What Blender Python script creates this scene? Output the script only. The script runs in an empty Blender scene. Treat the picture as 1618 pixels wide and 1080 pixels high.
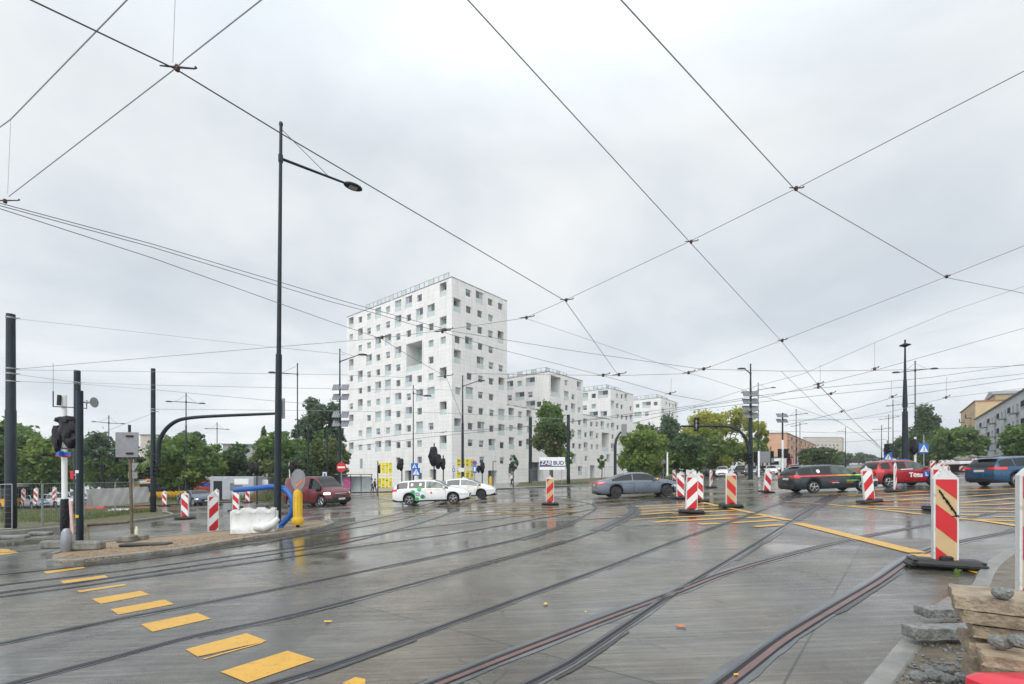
import bpy, math, random
import numpy as np
from mathutils import Vector, Matrix
random.seed(7)
sc = bpy.context.scene
C = sc.collection
PI = math.pi
# ---------------------------------------------------------------- camera
FP, CX, HY, CH, S = 748.0, 809.0, 750.0, 1.6, 0.039
cam = bpy.data.cameras.new('camera'); co = bpy.data.objects.new('camera', cam); C.objects.link(co)
co.location = (0, 0, CH); co.rotation_euler = (PI/2, 0, 0)
cam.sensor_width = 36; cam.lens = FP/1618*36; cam.shift_y = 210/1618
cam.clip_start = 0.1; cam.clip_end = 6000
sc.camera = co
# ---------------------------------------------------------------- sky, sun, exposure
SUN_EL, SUN_AZ = math.radians(48), math.radians(205)
w = bpy.data.worlds.new('World'); sc.world = w; w.use_nodes = True
nt = w.node_tree; nt.nodes.clear()
def N(t, kind, **kw):
    n = t.nodes.new(kind)
    for k, v in kw.items(): setattr(n, k, v)
    return n
def lk(t, a, b): t.links.new(a, b)
def mth(t, op, a, b=None, c=None):
    n = N(t, 'ShaderNodeMath', operation=op)
    for i, v in enumerate((a, b, c)):
        if v is None: continue
        if isinstance(v, (int, float)): n.inputs[i].default_value = v
        else: lk(t, v, n.inputs[i])
    return n.outputs[0]
def mixc(t, f, a, b, bt='MIX'):
    n = N(t, 'ShaderNodeMix', data_type='RGBA', blend_type=bt)
    for s, v in ((0, f), (6, a), (7, b)):
        if isinstance(v, (int, float)): n.inputs[s].default_value = v
        elif isinstance(v, tuple): n.inputs[s].default_value = (*v, 1) if len(v) == 3 else v
        else: lk(t, v, n.inputs[s])
    return n.outputs[2]
def ramp(t, f, stops):
    n = N(t, 'ShaderNodeValToRGB'); e = n.color_ramp.elements
    while len(e) < len(stops): e.new(.5)
    for i, (p, c) in enumerate(stops):
        e[i].position = p; e[i].color = (*c, 1) if len(c) == 3 else c
    lk(t, f, n.inputs[0]); return n.outputs[0]
tc = N(nt, 'ShaderNodeTexCoord'); sep = N(nt, 'ShaderNodeSeparateXYZ'); lk(nt, tc.outputs['Generated'], sep.inputs[0])
sx, sy, sz = sep.outputs
den = mth(nt, 'ADD', mth(nt, 'MAXIMUM', sz, 0.0), 0.22)
cv = N(nt, 'ShaderNodeCombineXYZ')
lk(nt, mth(nt, 'DIVIDE', sx, den), cv.inputs[0]); lk(nt, mth(nt, 'DIVIDE', sy, den), cv.inputs[1])
n1 = N(nt, 'ShaderNodeTexNoise'); n1.inputs['Scale'].default_value = 1.0; n1.inputs['Detail'].default_value = 6; n1.inputs['Roughness'].default_value = .52; n1.inputs['Distortion'].default_value = .3
lk(nt, cv.outputs[0], n1.inputs['Vector'])
cl = ramp(nt, n1.outputs[0], [(.34, (.68, .74, .80)), (.45, (.79, .845, .89)), (.54, (.90, .94, .965)), (.66, (1.02, 1.03, 1.03))])
sky = N(nt, 'ShaderNodeTexSky', sky_type='NISHITA', sun_disc=False, sun_elevation=SUN_EL, sun_rotation=SUN_AZ)
skm = mixc(nt, 1.0, sky.outputs[0], (.10, .10, .10), 'MULTIPLY')
col = mixc(nt, .94, skm, cl)
# an overcast sky is brightest overhead and round the hidden sun, behind the camera
zen = mth(nt, 'MULTIPLY', mth(nt, 'SMOOTH_MIN', mth(nt, 'MAXIMUM', mth(nt, 'SUBTRACT', sz, .55), 0), .4, .1), 2.2)
bk = mth(nt, 'MULTIPLY', mth(nt, 'MAXIMUM', mth(nt, 'ADD', mth(nt, 'MULTIPLY', sy, -1.0), mth(nt, 'MULTIPLY', sx, -.30)), 0), 1.3)
hor = mth(nt, 'MULTIPLY', mth(nt, 'MAXIMUM', mth(nt, 'SUBTRACT', .35, mth(nt, 'ABSOLUTE', sz)), 0), .35)
lum = mth(nt, 'ADD', mth(nt, 'ADD', mth(nt, 'ADD', zen, bk), hor), 1.0)
bg = N(nt, 'ShaderNodeBackground'); lk(nt, col, bg.inputs[0]); lk(nt, mth(nt, 'MULTIPLY', lum, .98), bg.inputs[1])
ow = N(nt, 'ShaderNodeOutputWorld'); lk(nt, bg.outputs[0], ow.inputs[0])
sd = bpy.data.lights.new('sun', 'SUN'); sd.energy = .9; sd.angle = math.radians(25); sd.color = (1, .97, .93)
so = bpy.data.objects.new('sun', sd); C.objects.link(so)
dirv = Vector((math.sin(SUN_AZ)*math.cos(SUN_EL), math.cos(SUN_AZ)*math.cos(SUN_EL), math.sin(SUN_EL)))
so.rotation_euler = dirv.to_track_quat('Z', 'Y').to_euler(); so.location = (0, 0, 60)
sc.view_settings.view_transform = 'Standard'; sc.view_settings.look = 'None'
sc.view_settings.exposure = 0; sc.view_settings.gamma = 1
sc.cycles.max_bounces = 6; sc.cycles.volume_bounces = 0; sc.cycles.use_denoising = True

# ---------------------------------------------------------------- geometry of the place (pixel -> point)
def gz(x): return S*x
def G(px, py, h=0.0):
    dx, dz = (px-CX)/FP, (HY-py)/FP
    t = (CH-h)/(S*dx-dz)
    return Vector((dx*t, t, S*dx*t+h))
def GP(px, Y, h=0.0):
    x = (px-CX)/FP*Y; return Vector((x, Y, gz(x)+h))
def P(px, py, Y): return Vector(((px-CX)/FP*Y, Y, CH+(HY-py)/FP*Y))
def PZ(px, py, z):
    Y = (z-CH)*FP/(HY-py); return P(px, py, Y)
def top(py, Y): return CH+(HY-py)/FP*Y       # world z of a pixel row at depth Y

# ---------------------------------------------------------------- materials
MC = {}
def mat(name, col, rough=.6, metal=0., var=.12, vs=3., bump=0., bs=20., spec=.5, trans=0., emit=None, es=0., coat=0., col2=None, alpha=None):
    if name in MC: return MC[name]
    m = bpy.data.materials.new(name); m.use_nodes = True; t = m.node_tree
    b = t.nodes['Principled BSDF']
    tcn = N(t, 'ShaderNodeTexCoord')
    if var > 0 or col2:
        n = N(t, 'ShaderNodeTexNoise'); n.inputs['Scale'].default_value = vs; n.inputs['Detail'].default_value = 5; n.inputs['Roughness'].default_value = .6
        lk(t, tcn.outputs['Object'], n.inputs['Vector'])
        c2 = col2 or tuple(min(1, c*(1+var)) for c in col); c1 = col if col2 else tuple(c*(1-var) for c in col)
        o = ramp(t, n.outputs[0], [(.32, c1), (.68, c2)]); lk(t, o, b.inputs['Base Color'])
        r = mth(t, 'ADD', mth(t, 'MULTIPLY', n.outputs[0], .25*rough), rough*.87); lk(t, r, b.inputs['Roughness'])
    else:
        b.inputs['Base Color'].default_value = (*col, 1); b.inputs['Roughness'].default_value = rough
    b.inputs['Metallic'].default_value = metal; b.inputs['Specular IOR Level'].default_value = spec
    if coat: b.inputs['Coat Weight'].default_value = coat; b.inputs['Coat Roughness'].default_value = .04
    if emit: b.inputs['Emission Color'].default_value = (*emit, 1); b.inputs['Emission Strength'].default_value = es
    if alpha is not None: b.inputs['Alpha'].default_value = alpha
    if bump:
        n2 = N(t, 'ShaderNodeTexNoise'); n2.inputs['Scale'].default_value = bs; n2.inputs['Detail'].default_value = 4
        lk(t, tcn.outputs['Object'], n2.inputs['Vector'])
        bp = N(t, 'ShaderNodeBump'); bp.inputs['Strength'].default_value = bump; bp.inputs['Distance'].default_value = .02
        lk(t, n2.outputs[0], bp.inputs['Height']); lk(t, bp.outputs[0], b.inputs['Normal'])
    MC[name] = m; return m

def mat_wet(name, c1, c2):
    m = bpy.data.materials.new(name); m.use_nodes = True; t = m.node_tree; b = t.nodes['Principled BSDF']
    g = N(t, 'ShaderNodeNewGeometry')
    def mapped(rot=0, scl=(1, 1, 1), loc=(0, 0, 0)):
        mp = N(t, 'ShaderNodeMapping'); mp.inputs['Rotation'].default_value = (0, 0, rot); mp.inputs['Scale'].default_value = scl; mp.inputs['Location'].default_value = loc
        lk(t, g.outputs['Position'], mp.inputs[0]); return mp.outputs[0]
    def noise(sc_, det=6, rough=.6, rot=0, scl=(1, 1, 1), dist=0, loc=(0, 0, 0)):
        n = N(t, 'ShaderNodeTexNoise'); n.inputs['Scale'].default_value = sc_; n.inputs['Detail'].default_value = det; n.inputs['Roughness'].default_value = rough; n.inputs['Distortion'].default_value = dist
        lk(t, mapped(rot, scl, loc), n.inputs['Vector']); return n.outputs[0]
    def step(v, a, b_): return ramp(t, v, [(a, (0, 0, 0)), (b_, (1, 1, 1))])
    big = noise(.20, 7, .66, .2, (1, 1.4, 1), .5); mid = noise(1.3, 7, .70); fine = noise(30, 5, .75); grit = noise(160, 2, .8)
    patch = noise(.55, 5, .62, .67, (1, .30, 1), .4, (7, 3, 0)); stain = noise(2.6, 6, .72, 0, (1, 1, 1), .8, (3, 1, 0))
    c = ramp(t, mid, [(.28, c1), (.72, c2)])
    warm = mixc(t, step(noise(.35, 4, .6, 0, (1, 1, 1), 0, (11, 5, 0)), .40, .62), (.92, .98, 1.06), (1.12, 1.0, .84)); c = mixc(t, 1, c, warm, 'MULTIPLY')
    # brushed finish: fine scratches across the slabs
    st = noise(4.2, 5, .72, .12, (.09, 4.2, 1)); st3 = noise(9, 4, .7, .12, (.12, 5.5, 1), 0, (2, 8, 0))
    c = mixc(t, mth(t, 'MULTIPLY', step(st, .47, .60), .42), c, tuple(x*1.55 for x in c2)); c = mixc(t, mth(t, 'MULTIPLY', step(st3, .50, .62), .50), c, tuple(x*.45 for x in c1))
    c = mixc(t, mth(t, 'MULTIPLY', step(grit, .54, .68), .6), c, tuple(x*.35 for x in c1)); c = mixc(t, mth(t, 'MULTIPLY', step(grit, .54, .68), .0), c, tuple(x*1.7 for x in c2))
    c = mixc(t, mth(t, 'MULTIPLY', step(patch, .44, .62), .50), c, tuple(x*.50 for x in c1)); c = mixc(t, mth(t, 'MULTIPLY', step(stain, .60, .70), .55), c, tuple(x*.38 for x in c1))
    vo = N(t, 'ShaderNodeTexVoronoi', feature='DISTANCE_TO_EDGE'); vo.inputs['Scale'].default_value = .42
    wv = N(t, 'ShaderNodeVectorMath', operation='ADD'); lk(t, mapped(), wv.inputs[0]); n3 = N(t, 'ShaderNodeTexNoise'); n3.inputs['Scale'].default_value = 1.6; lk(t, mapped(), n3.inputs['Vector']); lk(t, n3.outputs['Color'], wv.inputs[1]); lk(t, wv.outputs[0], vo.inputs['Vector'])
    crk = mth(t, 'MULTIPLY', mth(t, 'LESS_THAN', vo.outputs['Distance'], .0045), step(noise(.7, 2, .5, 0, (1, 1, 1), 0, (5, 5, 0)), .50, .58)); c = mixc(t, mth(t, 'MULTIPLY', crk, .7), c, (.02, .02, .018))
    br = N(t, 'ShaderNodeTexBrick'); br.offset = 0.0
    br.inputs['Color1'].default_value = (1, 1, 1, 1); br.inputs['Color2'].default_value = (.72, .73, .74, 1); br.inputs['Mortar'].default_value = (.22, .24, .19, 1)
    br.inputs['Scale'].default_value = 1; br.inputs['Mortar Size'].default_value = .013; br.inputs['Mortar Smooth'].default_value = .4; br.inputs['Brick Width'].default_value = 6.2; br.inputs['Row Height'].default_value = 4.7
    lk(t, mapped(rad_(40), (1, 1, 1), (.7, 1.3, 0)), br.inputs['Vector']); c = mixc(t, .85, c, br.outputs[0], 'MULTIPLY')
    lk(t, c, b.inputs['Base Color'])
    pud = step(big, .40, .58); st2 = noise(3.0, 5, .70, .12, (.14, 3.0, 1))
    rr = mth(t, 'ADD', mth(t, 'MULTIPLY', pud, -.26), .33)
    rr = mth(t, 'ADD', rr, mth(t, 'MULTIPLY', mth(t, 'SUBTRACT', st2, .5), .55)); rr = mth(t, 'ADD', rr, mth(t, 'MULTIPLY', mth(t, 'SUBTRACT', mid, .5), .30)); rr = mth(t, 'MINIMUM', mth(t, 'MAXIMUM', rr, .045), .5)
    lk(t, rr, b.inputs['Roughness']); b.inputs['Specular IOR Level'].default_value = .72
    bp = N(t, 'ShaderNodeBump'); bp.inputs['Distance'].default_value = .004
    lk(t, mth(t, 'SUBTRACT', .60, mth(t, 'MULTIPLY', pud, .50)), bp.inputs['Strength'])
    h = mth(t, 'ADD', mth(t, 'ADD', fine, mth(t, 'MULTIPLY', st3, .9)), mth(t, 'MULTIPLY', grit, .5)); lk(t, h, bp.inputs['Height'])
    lk(t, bp.outputs[0], b.inputs['Normal']); MC[name] = m; return m
def rad_(d): return math.radians(d)
def mat_worn(name, c, under, amt, rough=.4):
    """paint or film with scuffs and dirt of its own"""
    m = bpy.data.materials.new(name); m.use_nodes = True; t = m.node_tree; b = t.nodes['Principled BSDF']; tcn = N(t, 'ShaderNodeTexCoord')
    def nz(s_, d=6, r=.7, scl=(1, 1, 1)):
        mp = N(t, 'ShaderNodeMapping'); mp.inputs['Scale'].default_value = scl; lk(t, tcn.outputs['Object'], mp.inputs[0])
        n = N(t, 'ShaderNodeTexNoise'); n.inputs['Scale'].default_value = s_; n.inputs['Detail'].default_value = d; n.inputs['Roughness'].default_value = r; lk(t, mp.outputs[0], n.inputs['Vector']); return n.outputs[0]
    o = ramp(t, nz(3), [(.3, tuple(x*.86 for x in c)), (.7, c)])
    a = ramp(t, nz(11, 8, .8, (1, 1.6, 1)), [(.60-amt*.12, (0, 0, 0)), (.70-amt*.10, (1, 1, 1))]); o = mixc(t, mth(t, 'MULTIPLY', a, .35+.5*amt), o, under)
    a2 = ramp(t, nz(70, 3, .8), [(.52, (0, 0, 0)), (.72, (1, 1, 1))]); o = mixc(t, mth(t, 'MULTIPLY', a2, .30*amt+.08), o, under)
    lk(t, o, b.inputs['Base Color']); b.inputs['Roughness'].default_value = rough; MC[name] = m; return m
M_STEEL = mat('pole_paint', (.009, .018, .025), .45, 0, .25, 2, spec=.32)
M_DARK = mat('dark_paint', (.008, .012, .016), .5, 0, .15, 2, spec=.3)
M_BLACK = mat('black_plastic', (.007, .007, .009), .42, 0, .2, 4, spec=.28)
M_BAG = mat('black_bag', (.006, .006, .009), .24, 0, .2, 6, bump=1.0, bs=11, spec=.28)
M_GALV = mat('galvanised', (.30, .31, .32), .45, .6, .15, 6)
M_GREYBK = mat('sign_back', (.24, .24, .25), .5, .3, .12, 5)
M_RUST = mat('rusty_paint', (.17, .145, .085), .6, .1, .3, 9, col2=(.10, .06, .035))
M_WHITE = mat('white_paint', (.78, .78, .77), .45, 0, .06, 3)
M_WHITEP = mat_worn('white_plastic', (.68, .68, .66), (.30, .28, .24), .45, .42)
M_RED = mat_worn('red_film', (.60, .016, .020), (.20, .05, .045), .25)
M_BEIGE = mat_worn('beige_film', (.60, .42, .21), (.30, .22, .13), .25, .5)
M_YEL = mat_worn('yellow_plastic', (.70, .43, .012), (.25, .17, .03), .3)
M_BLUE = mat('blue_plastic', (.010, .095, .36), .35, 0, .10, 5)
M_SBLUE = mat('sign_blue', (.012, .12, .48), .35, 0, .05, 5)
M_RUB = mat('black_rubber', (.010, .010, .011), .42, 0, .3, 12, bump=.4, bs=25)
M_CONC = mat('concrete', (.10, .095, .08), .42, 0, .2, 6, bump=.5, bs=30, col2=(.24, .23, .20))
M_KERB = mat('kerb_stone', (.13, .13, .115), .32, 0, .2, 3.5, bump=.4, bs=30, col2=(.26, .26, .24))
M_WIRE = mat('wire', (.08, .085, .092), .5, .3, 0)
M_WIREL = mat('wire_pale', (.36, .38, .40), .5, .3, 0)
M_INS = mat('insulator', (.09, .035, .025), .4, 0, .2, 8)
M_ORG = mat('orange_lens', (.9, .16, .01), .4, 0, 0)
M_PANEL = mat('solar_back', (.16, .17, .19), .5, .2, .15, 4)
M_CELL = mat('solar_cell', (.02, .03, .06), .12, 0, .1, 4)

# ---------------------------------------------------------------- mesh builder
class MB:
    def __init__(s): s.v = []; s.f = []; s.m = []; s.mi = 0
    def add(s, vs, fs, mi=None):
        o = len(s.v); s.v += [tuple(v) for v in vs]; mi = s.mi if mi is None else mi
        for f in fs: s.f.append([o+i for i in f]); s.m.append(mi)
        return s
    def box(s, c, d, rz=0, mi=None, tp=1.0, ry=0, rx=0):
        R = Matrix.Rotation(rz, 3, 'Z') @ Matrix.Rotation(ry, 3, 'Y') @ Matrix.Rotation(rx, 3, 'X')
        vs = []
        for z in (-.5, .5):
            k = tp if z > 0 else 1
            for x, y in ((-.5, -.5), (.5, -.5), (.5, .5), (-.5, .5)):
                vs.append(Vector(c)+R @ Vector((x*d[0]*k, y*d[1]*k, z*d[2])))
        return s.add(vs, [(0, 3, 2, 1), (4, 5, 6, 7), (0, 1, 5, 4), (1, 2, 6, 5), (2, 3, 7, 6), (3, 0, 4, 7)], mi)
    def bbox(s, c, d, b=.02, rz=0, mi=None):
        # box with bevelled vertical edges and top
        x, y, z = d[0]/2, d[1]/2, d[2]/2; R = Matrix.Rotation(rz, 3, 'Z')
        def ring(xx, yy, bb, zz):
            return [(xx-bb, -yy, zz), (xx, -yy+bb, zz), (xx, yy-bb, zz), (xx-bb, yy, zz), (-xx+bb, yy, zz), (-xx, yy-bb, zz), (-xx, -yy+bb, zz), (-xx+bb, -yy, zz)]
        rs = [ring(x-b, y-b, b, -z), ring(x, y, b, -z+b), ring(x, y, b, z-b), ring(x-b, y-b, b, z)]
        vs = [Vector(c)+R @ Vector(p) for r in rs for p in r]; fs = []
        for k in range(3):
            for i in range(8): fs.append((k*8+i, k*8+(i+1) % 8, k*8+8+(i+1) % 8, k*8+8+i))
        fs.append(tuple(range(7, -1, -1))); fs.append(tuple(range(24, 32)))
        return s.add(vs, fs, mi)
    def tube(s, pts, rs, n=8, mi=None, cap=True):
        pts = [Vector(p) for p in pts]
        if not hasattr(rs, '__len__'): rs = [rs]*len(pts)
        vs = []; fs = []; up = None
        for i, p in enumerate(pts):
            d = (pts[min(i+1, len(pts)-1)]-pts[max(i-1, 0)])
            d = d.normalized() if d.length > 1e-9 else Vector((0, 0, 1))
            if up is None: up = Vector((0, 0, 1)) if abs(d.z) < .9 else Vector((1, 0, 0))
            a = d.cross(up); a = a.normalized() if a.length > 1e-6 else d.orthogonal().normalized()
            b = a.cross(d).normalized(); up = b
            for k in range(n):
                t = 2*PI*k/n; vs.append(p+(a*math.cos(t)+b*math.sin(t))*rs[i])
        for i in range(len(pts)-1):
            for k in range(n): fs.append((i*n+k, i*n+(k+1) % n, (i+1)*n+(k+1) % n, (i+1)*n+k))
        if cap: fs.append(tuple(range(n-1, -1, -1))); fs.append(tuple(range((len(pts)-1)*n, len(pts)*n)))
        return s.add(vs, fs, mi)
    def lathe(s, prof, n=16, c=(0, 0, 0), axis='Z', mi=None, cap=True):
        vs = []; fs = []
        for r, z in prof:
            for k in range(n):
                t = 2*PI*k/n; p = (r*math.cos(t), r*math.sin(t), z)
                if axis == 'Y': p = (p[0], p[2], p[1])
                if axis == 'X': p = (p[2], p[0], p[1])
                vs.append((p[0]+c[0], p[1]+c[1], p[2]+c[2]))
        for i in range(len(prof)-1):
            for k in range(n): fs.append((i*n+k, i*n+(k+1) % n, (i+1)*n+(k+1) % n, (i+1)*n+k))
        if cap: fs.append(tuple(range(n))); fs.append(tuple(range((len(prof)-1)*n, len(prof)*n)))
        return s.add(vs, fs, mi)
    def ell(s, c, r, nu=10, nv=7, mi=None, jit=0):
        vs = []; fs = []
        for j in range(nv+1):
            a = PI*j/nv
            for i in range(nu):
                t = 2*PI*i/nu; k = 1+(random.uniform(-jit, jit) if jit else 0)
                vs.append((c[0]+r[0]*k*math.sin(a)*math.cos(t), c[1]+r[1]*k*math.sin(a)*math.sin(t), c[2]+r[2]*k*math.cos(a)))
        for j in range(nv):
            for i in range(nu): fs.append((j*nu+i, j*nu+(i+1) % nu, (j+1)*nu+(i+1) % nu, (j+1)*nu+i))
        return s.add(vs, fs, mi)
    def ext(s, poly, d, mi=None):
        # extrude a 3D polygon by vector d
        n = len(poly); d = Vector(d); vs = [Vector(p) for p in poly]+[Vector(p)+d for p in poly]
        fs = [tuple(range(n)), tuple(range(2*n-1, n-1, -1))]+[(i, (i+1) % n, n+(i+1) % n, n+i) for i in range(n)]
        return s.add(vs, fs, mi)
    def build(s, name, mats, parent=None, smooth=False, kind=None):
        me = bpy.data.meshes.new(name); me.from_pydata(s.v, [], s.f)
        if not isinstance(mats, (list, tuple)): mats = [mats]
        for m in mats: me.materials.append(m)
        me.polygons.foreach_set('material_index', s.m)
        if smooth:
            me.polygons.foreach_set('use_smooth', [True]*len(me.polygons))
        me.update()
        if smooth and hasattr(me, 'set_sharp_from_angle'): me.set_sharp_from_angle(angle=math.radians(38))
        o = bpy.data.objects.new(name, me); C.objects.link(o)
        if parent: o.parent = parent
        if kind: o['kind'] = kind
        return o
def thing(name, label, cat, loc=(0, 0, 0), rz=0, group=None, tilt=False, rot=None):
    o = bpy.data.objects.new(name, None); C.objects.link(o); o.empty_display_size = .2
    o.location = loc; o.rotation_euler = (0, 0, rz)
    if tilt:
        f = Vector((math.cos(rz), math.sin(rz), S*math.cos(rz))).normalized(); n = Vector((-S, 0, 1)).normalized(); l = n.cross(f)
        o.rotation_euler = Matrix((f, l, n)).transposed().to_euler()
    if rot is not None: o.rotation_euler = rot
    return tag(o, label, cat, group)
def tag(o, label, cat, group=None):
    o['label'] = label; o['category'] = cat
    if group: o['group'] = group
    return o
def text_mesh(txt, size, name, m, parent, M4, ext=.004, bold=0):
    cu = bpy.data.curves.new(name, 'FONT'); cu.body = txt; cu.size = size; cu.extrude = ext; cu.align_x = 'CENTER'; cu.align_y = 'CENTER'; cu.offset = bold
    to = bpy.data.objects.new(name, cu); C.objects.link(to)
    dg = bpy.context.evaluated_depsgraph_get(); me = bpy.data.meshes.new_from_object(to.evaluated_get(dg))
    bpy.data.objects.remove(to); me.transform(M4); me.materials.clear(); me.materials.append(m); me.name = name
    o = bpy.data.objects.new(name, me); C.objects.link(o)
    if parent: o.parent = parent
    return o
def copy_tree(o, parent=None):
    c = o.copy(); C.objects.link(c)
    if parent: c.parent = parent
    for ch in [x for x in C.objects if x.parent == o]: copy_tree(ch, c)
    return c
# ================================================================ SETTING
def struct(o): o['kind'] = 'structure'; return o
def sheet(name, poly, h, m, mi=0):          # polygon (list of ground xy) laid h above the sloping ground
    mb = MB(); mb.add([(x, y, gz(x)+h) for x, y in poly], [tuple(range(len(poly)))])
    return mb.build(name, m)
M_ROAD = mat_wet('wet_concrete', (.066, .060, .050), (.185, .170, .142))
M_ASPH = mat('far_asphalt', (.06, .06, .062), .35, 0, .2, .3)
g = MB(); R_ = 1100
xs = [-R_, -500, -200, -80, -30, -10, 10, 30, 80, 200, 500, R_]; ys = [-300, -30, -5, 10, 30, 60, 120, 300, 800, R_]
vs = [(x, y, gz(x)) for y in ys for x in xs]; nx = len(xs)
g.add(vs, [(j*nx+i, j*nx+i+1, (j+1)*nx+i+1, (j+1)*nx+i) for j in range(len(ys)-1) for i in range(nx-1)])
struct(g.build('ground', M_ROAD))

def chain(pts, h=0.0, n=6):
    # pixel chain -> ground points, smoothed
    q = [G(px, py) for px, py in pts]
    if len(q) > 2:
        out = []
        for i in range(len(q)-1):
            p0 = q[max(i-1, 0)]; p1 = q[i]; p2 = q[i+1]; p3 = q[min(i+2, len(q)-1)]
            d1 = (p2-p1).length; k = max(3, min(n*2, int(d1/.5)))
            m1 = (p2-p0)*.5*min(1, d1/max(1e-6, (p1-p0).length)) if i > 0 else (p2-p1)
            m2 = (p3-p1)*.5*min(1, d1/max(1e-6, (p3-p2).length)) if i < len(q)-2 else (p2-p1)
            for j in range(k):
                t = j/k; t2 = t*t; t3 = t2*t
                out.append((2*t3-3*t2+1)*p1+(t3-2*t2+t)*m1+(-2*t3+3*t2)*p2+(t3-t2)*m2)
        out.append(q[-1]); q = out
    return q
def extend(q, a=0, b=0):
    if a: q = [q[0]+(q[0]-q[1]).normalized()*a]+q
    if b: q = q+[q[-1]+(q[-1]-q[-2]).normalized()*b]
    return q
def ribbon(mb, q, w, off=0., h=.004, mi=0, th=.0, rough=0):
    L = []; Rr = []
    if rough:
        qq = []
        for a_, b_ in zip(q, q[1:]):
            k_ = max(1, min(40, int((b_-a_).length/.16))); qq += [a_.lerp(b_, i_/k_) for i_ in range(k_)]
        q = qq+[q[-1]]
    wa = wb = 0
    for i, p in enumerate(q):
        d = q[min(i+1, len(q)-1)]-q[max(i-1, 0)]; d.z = 0; d.normalize(); nrm = Vector((-d.y, d.x, 0))
        if rough:
            wa = .8*wa+random.uniform(-1, 1)*rough+(rough*3.5 if random.random() < .012 else 0); wb = .8*wb+random.uniform(-1, 1)*rough+(rough*3.5 if random.random() < .012 else 0)
        a = p+nrm*(off+w/2+wa); b = p+nrm*(off-w/2-wb)
        L.append((a.x, a.y, gz(a.x)+h)); Rr.append((b.x, b.y, gz(b.x)+h))
    n = len(q)
    mb.add(L+Rr, [(i, i+1, n+i+1, n+i) for i in range(n-1)], mi)
M_SEAL = mat('rail_sealant', (.100, .105, .110), .18, 0, .3, 1.5)
M_RAIL = mat('rail_steel', (.075, .076, .082), .26, .3, .3, 2)
M_GROOVE = mat('rail_groove', (.008, .008, .009), .6, 0, 0)
M_RRUST = mat('rail_rust', (.12, .07, .065), .35, .2, .2, 3, col2=(.20, .11, .10))
M_SKID = mat('dark_seam', (.022, .022, .022), .25, 0, .3, 1.2)
def rail(mb, q, hot=True, rust=False, flip=1, far=1.0):
    if rust:
        ribbon(mb, q, .24, -.02, .004, 0, rough=.014); ribbon(mb, q, .024, .030, .010, 1); ribbon(mb, q, .036, 0, .009, 2); ribbon(mb, q, .055, -.048, .010, 3, rough=.0015); ribbon(mb, q, .012, -.084, .009, 2)
    else:
        ribbon(mb, q, .15, -.01, .004, 0, rough=.010); ribbon(mb, q, .040, .034, .010, 1); ribbon(mb, q, .042, -.006, .009, 2); ribbon(mb, q, .014, -.036, .010, 1)
    # damp grime and old joint filler beside the rail
    L = sum((b-a).length for a, b in zip(q, q[1:])); acc = []; d = 0
    qq = []
    for a_, b_ in zip(q, q[1:]):
        k_ = max(1, min(200, int((b_-a_).length/.3))); qq += [a_.lerp(b_, i_/k_) for i_ in range(k_)]
    i = 0
    while i < len(qq)-3:
        if random.random() < .16:
            n_ = random.randint(2, 11); seg = qq[i:i+n_]
            if len(seg) > 2: ribbon(mb, seg, random.uniform(.015, .06), random.choice((-1, 1))*random.uniform(.085, .15), .0062, 4, rough=.008)
            i += n_
        i += 1
RM = [M_SEAL, M_RAIL, M_GROOVE, M_RRUST, M_SKID]
def track(name, rails, dark=()):
    mb = MB()
    for r in rails:
        pts, kw = r; a, b = kw.pop('ext', (0, 0)); q = extend(chain(pts), a, b); rail(mb, q, **kw)
    for pts, w_ in dark: ribbon(mb, chain(pts), w_, 0, .0065, 4, rough=.02)
    return struct(mb.build(name, RM))
# main street track, crossing bottom centre to the right
track('tram_track', [
    ([(836, 1080), (900, 1047), (1066.5, 935.5), (1192, 860), (1267, 812), (1321, 781)], dict(ext=(3, 14))),
    ([(1138, 1080), (1240, 1004), (1376, 923), (1470, 867), (1600, 838)], dict(rust=True, ext=(3, 20)))],
    dark=[([(1250, 822), (1288, 800), (1322, 780)], .5), ([(1215, 800), (1245, 788), (1272, 777)], .35)])
track('tram_track', [
    ([(685, 1080), (805, 1033), (950, 977.6), (1066.5, 934.5), (1131, 909), (1196, 889), (1352, 850), (1470, 828), (1618, 800)], dict(rust=True, ext=(3, 30))),
    ([(433, 1080), (500, 1060), (604, 1024), (728, 979), (852, 934), (950, 899), (1090, 846), (1196, 809), (1240, 792), (1270, 779)], dict(ext=(3, 12)))])
track('tram_track', [
    ([(18, 1080), (192, 1035), (309, 1004), (450, 974.5), (635, 927), (821, 877), (900, 854), (951, 836), (985, 820), (1002, 808), (1000, 801), (975, 793)], dict(ext=(3, 6))),
    ([(0, 1017), (192, 977), (278, 961), (450, 928), (635, 889.5), (821, 851), (888, 831), (927, 813), (941, 803), (934, 796), (905, 791)], dict(ext=(3, 6)))],
    dark=[([(945, 838), (985, 820), (1003, 808), (998, 800)], .5), ([(820, 853), (888, 832), (920, 818)], .3)])
track('tram_track', [
    ([(0, 943), (130, 926), (204, 915), (420, 886), (549, 866), (728, 841), (842, 821), (960, 801), (1060, 786)], dict(ext=(3, 6))),
    ([(0, 924), (198, 901), (330, 883), (450, 867), (549, 851), (648, 836), (784, 820), (870, 806), (975, 790)], dict(ext=(3, 6)))])
track('tram_track', [
    ([(0, 936), (130, 919), (420, 877), (548, 857), (652, 830), (700, 815), (725, 803), (736, 798)], dict(ext=(3, 6))),
    ([(25, 905), (204, 887), (402, 859), (520, 840), (590, 829), (644, 818), (676, 807), (700, 795)], dict(ext=(3, 6)))])
track('tram_track', [
    ([(400, 862), (520, 836), (580, 822), (628, 812), (657, 802), (690, 792)], dict(ext=(0, 6))),
    ([(500, 794), (548, 788.5), (582, 787.5), (624, 791), (640, 797)], dict(ext=(10, 0)))])
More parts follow.
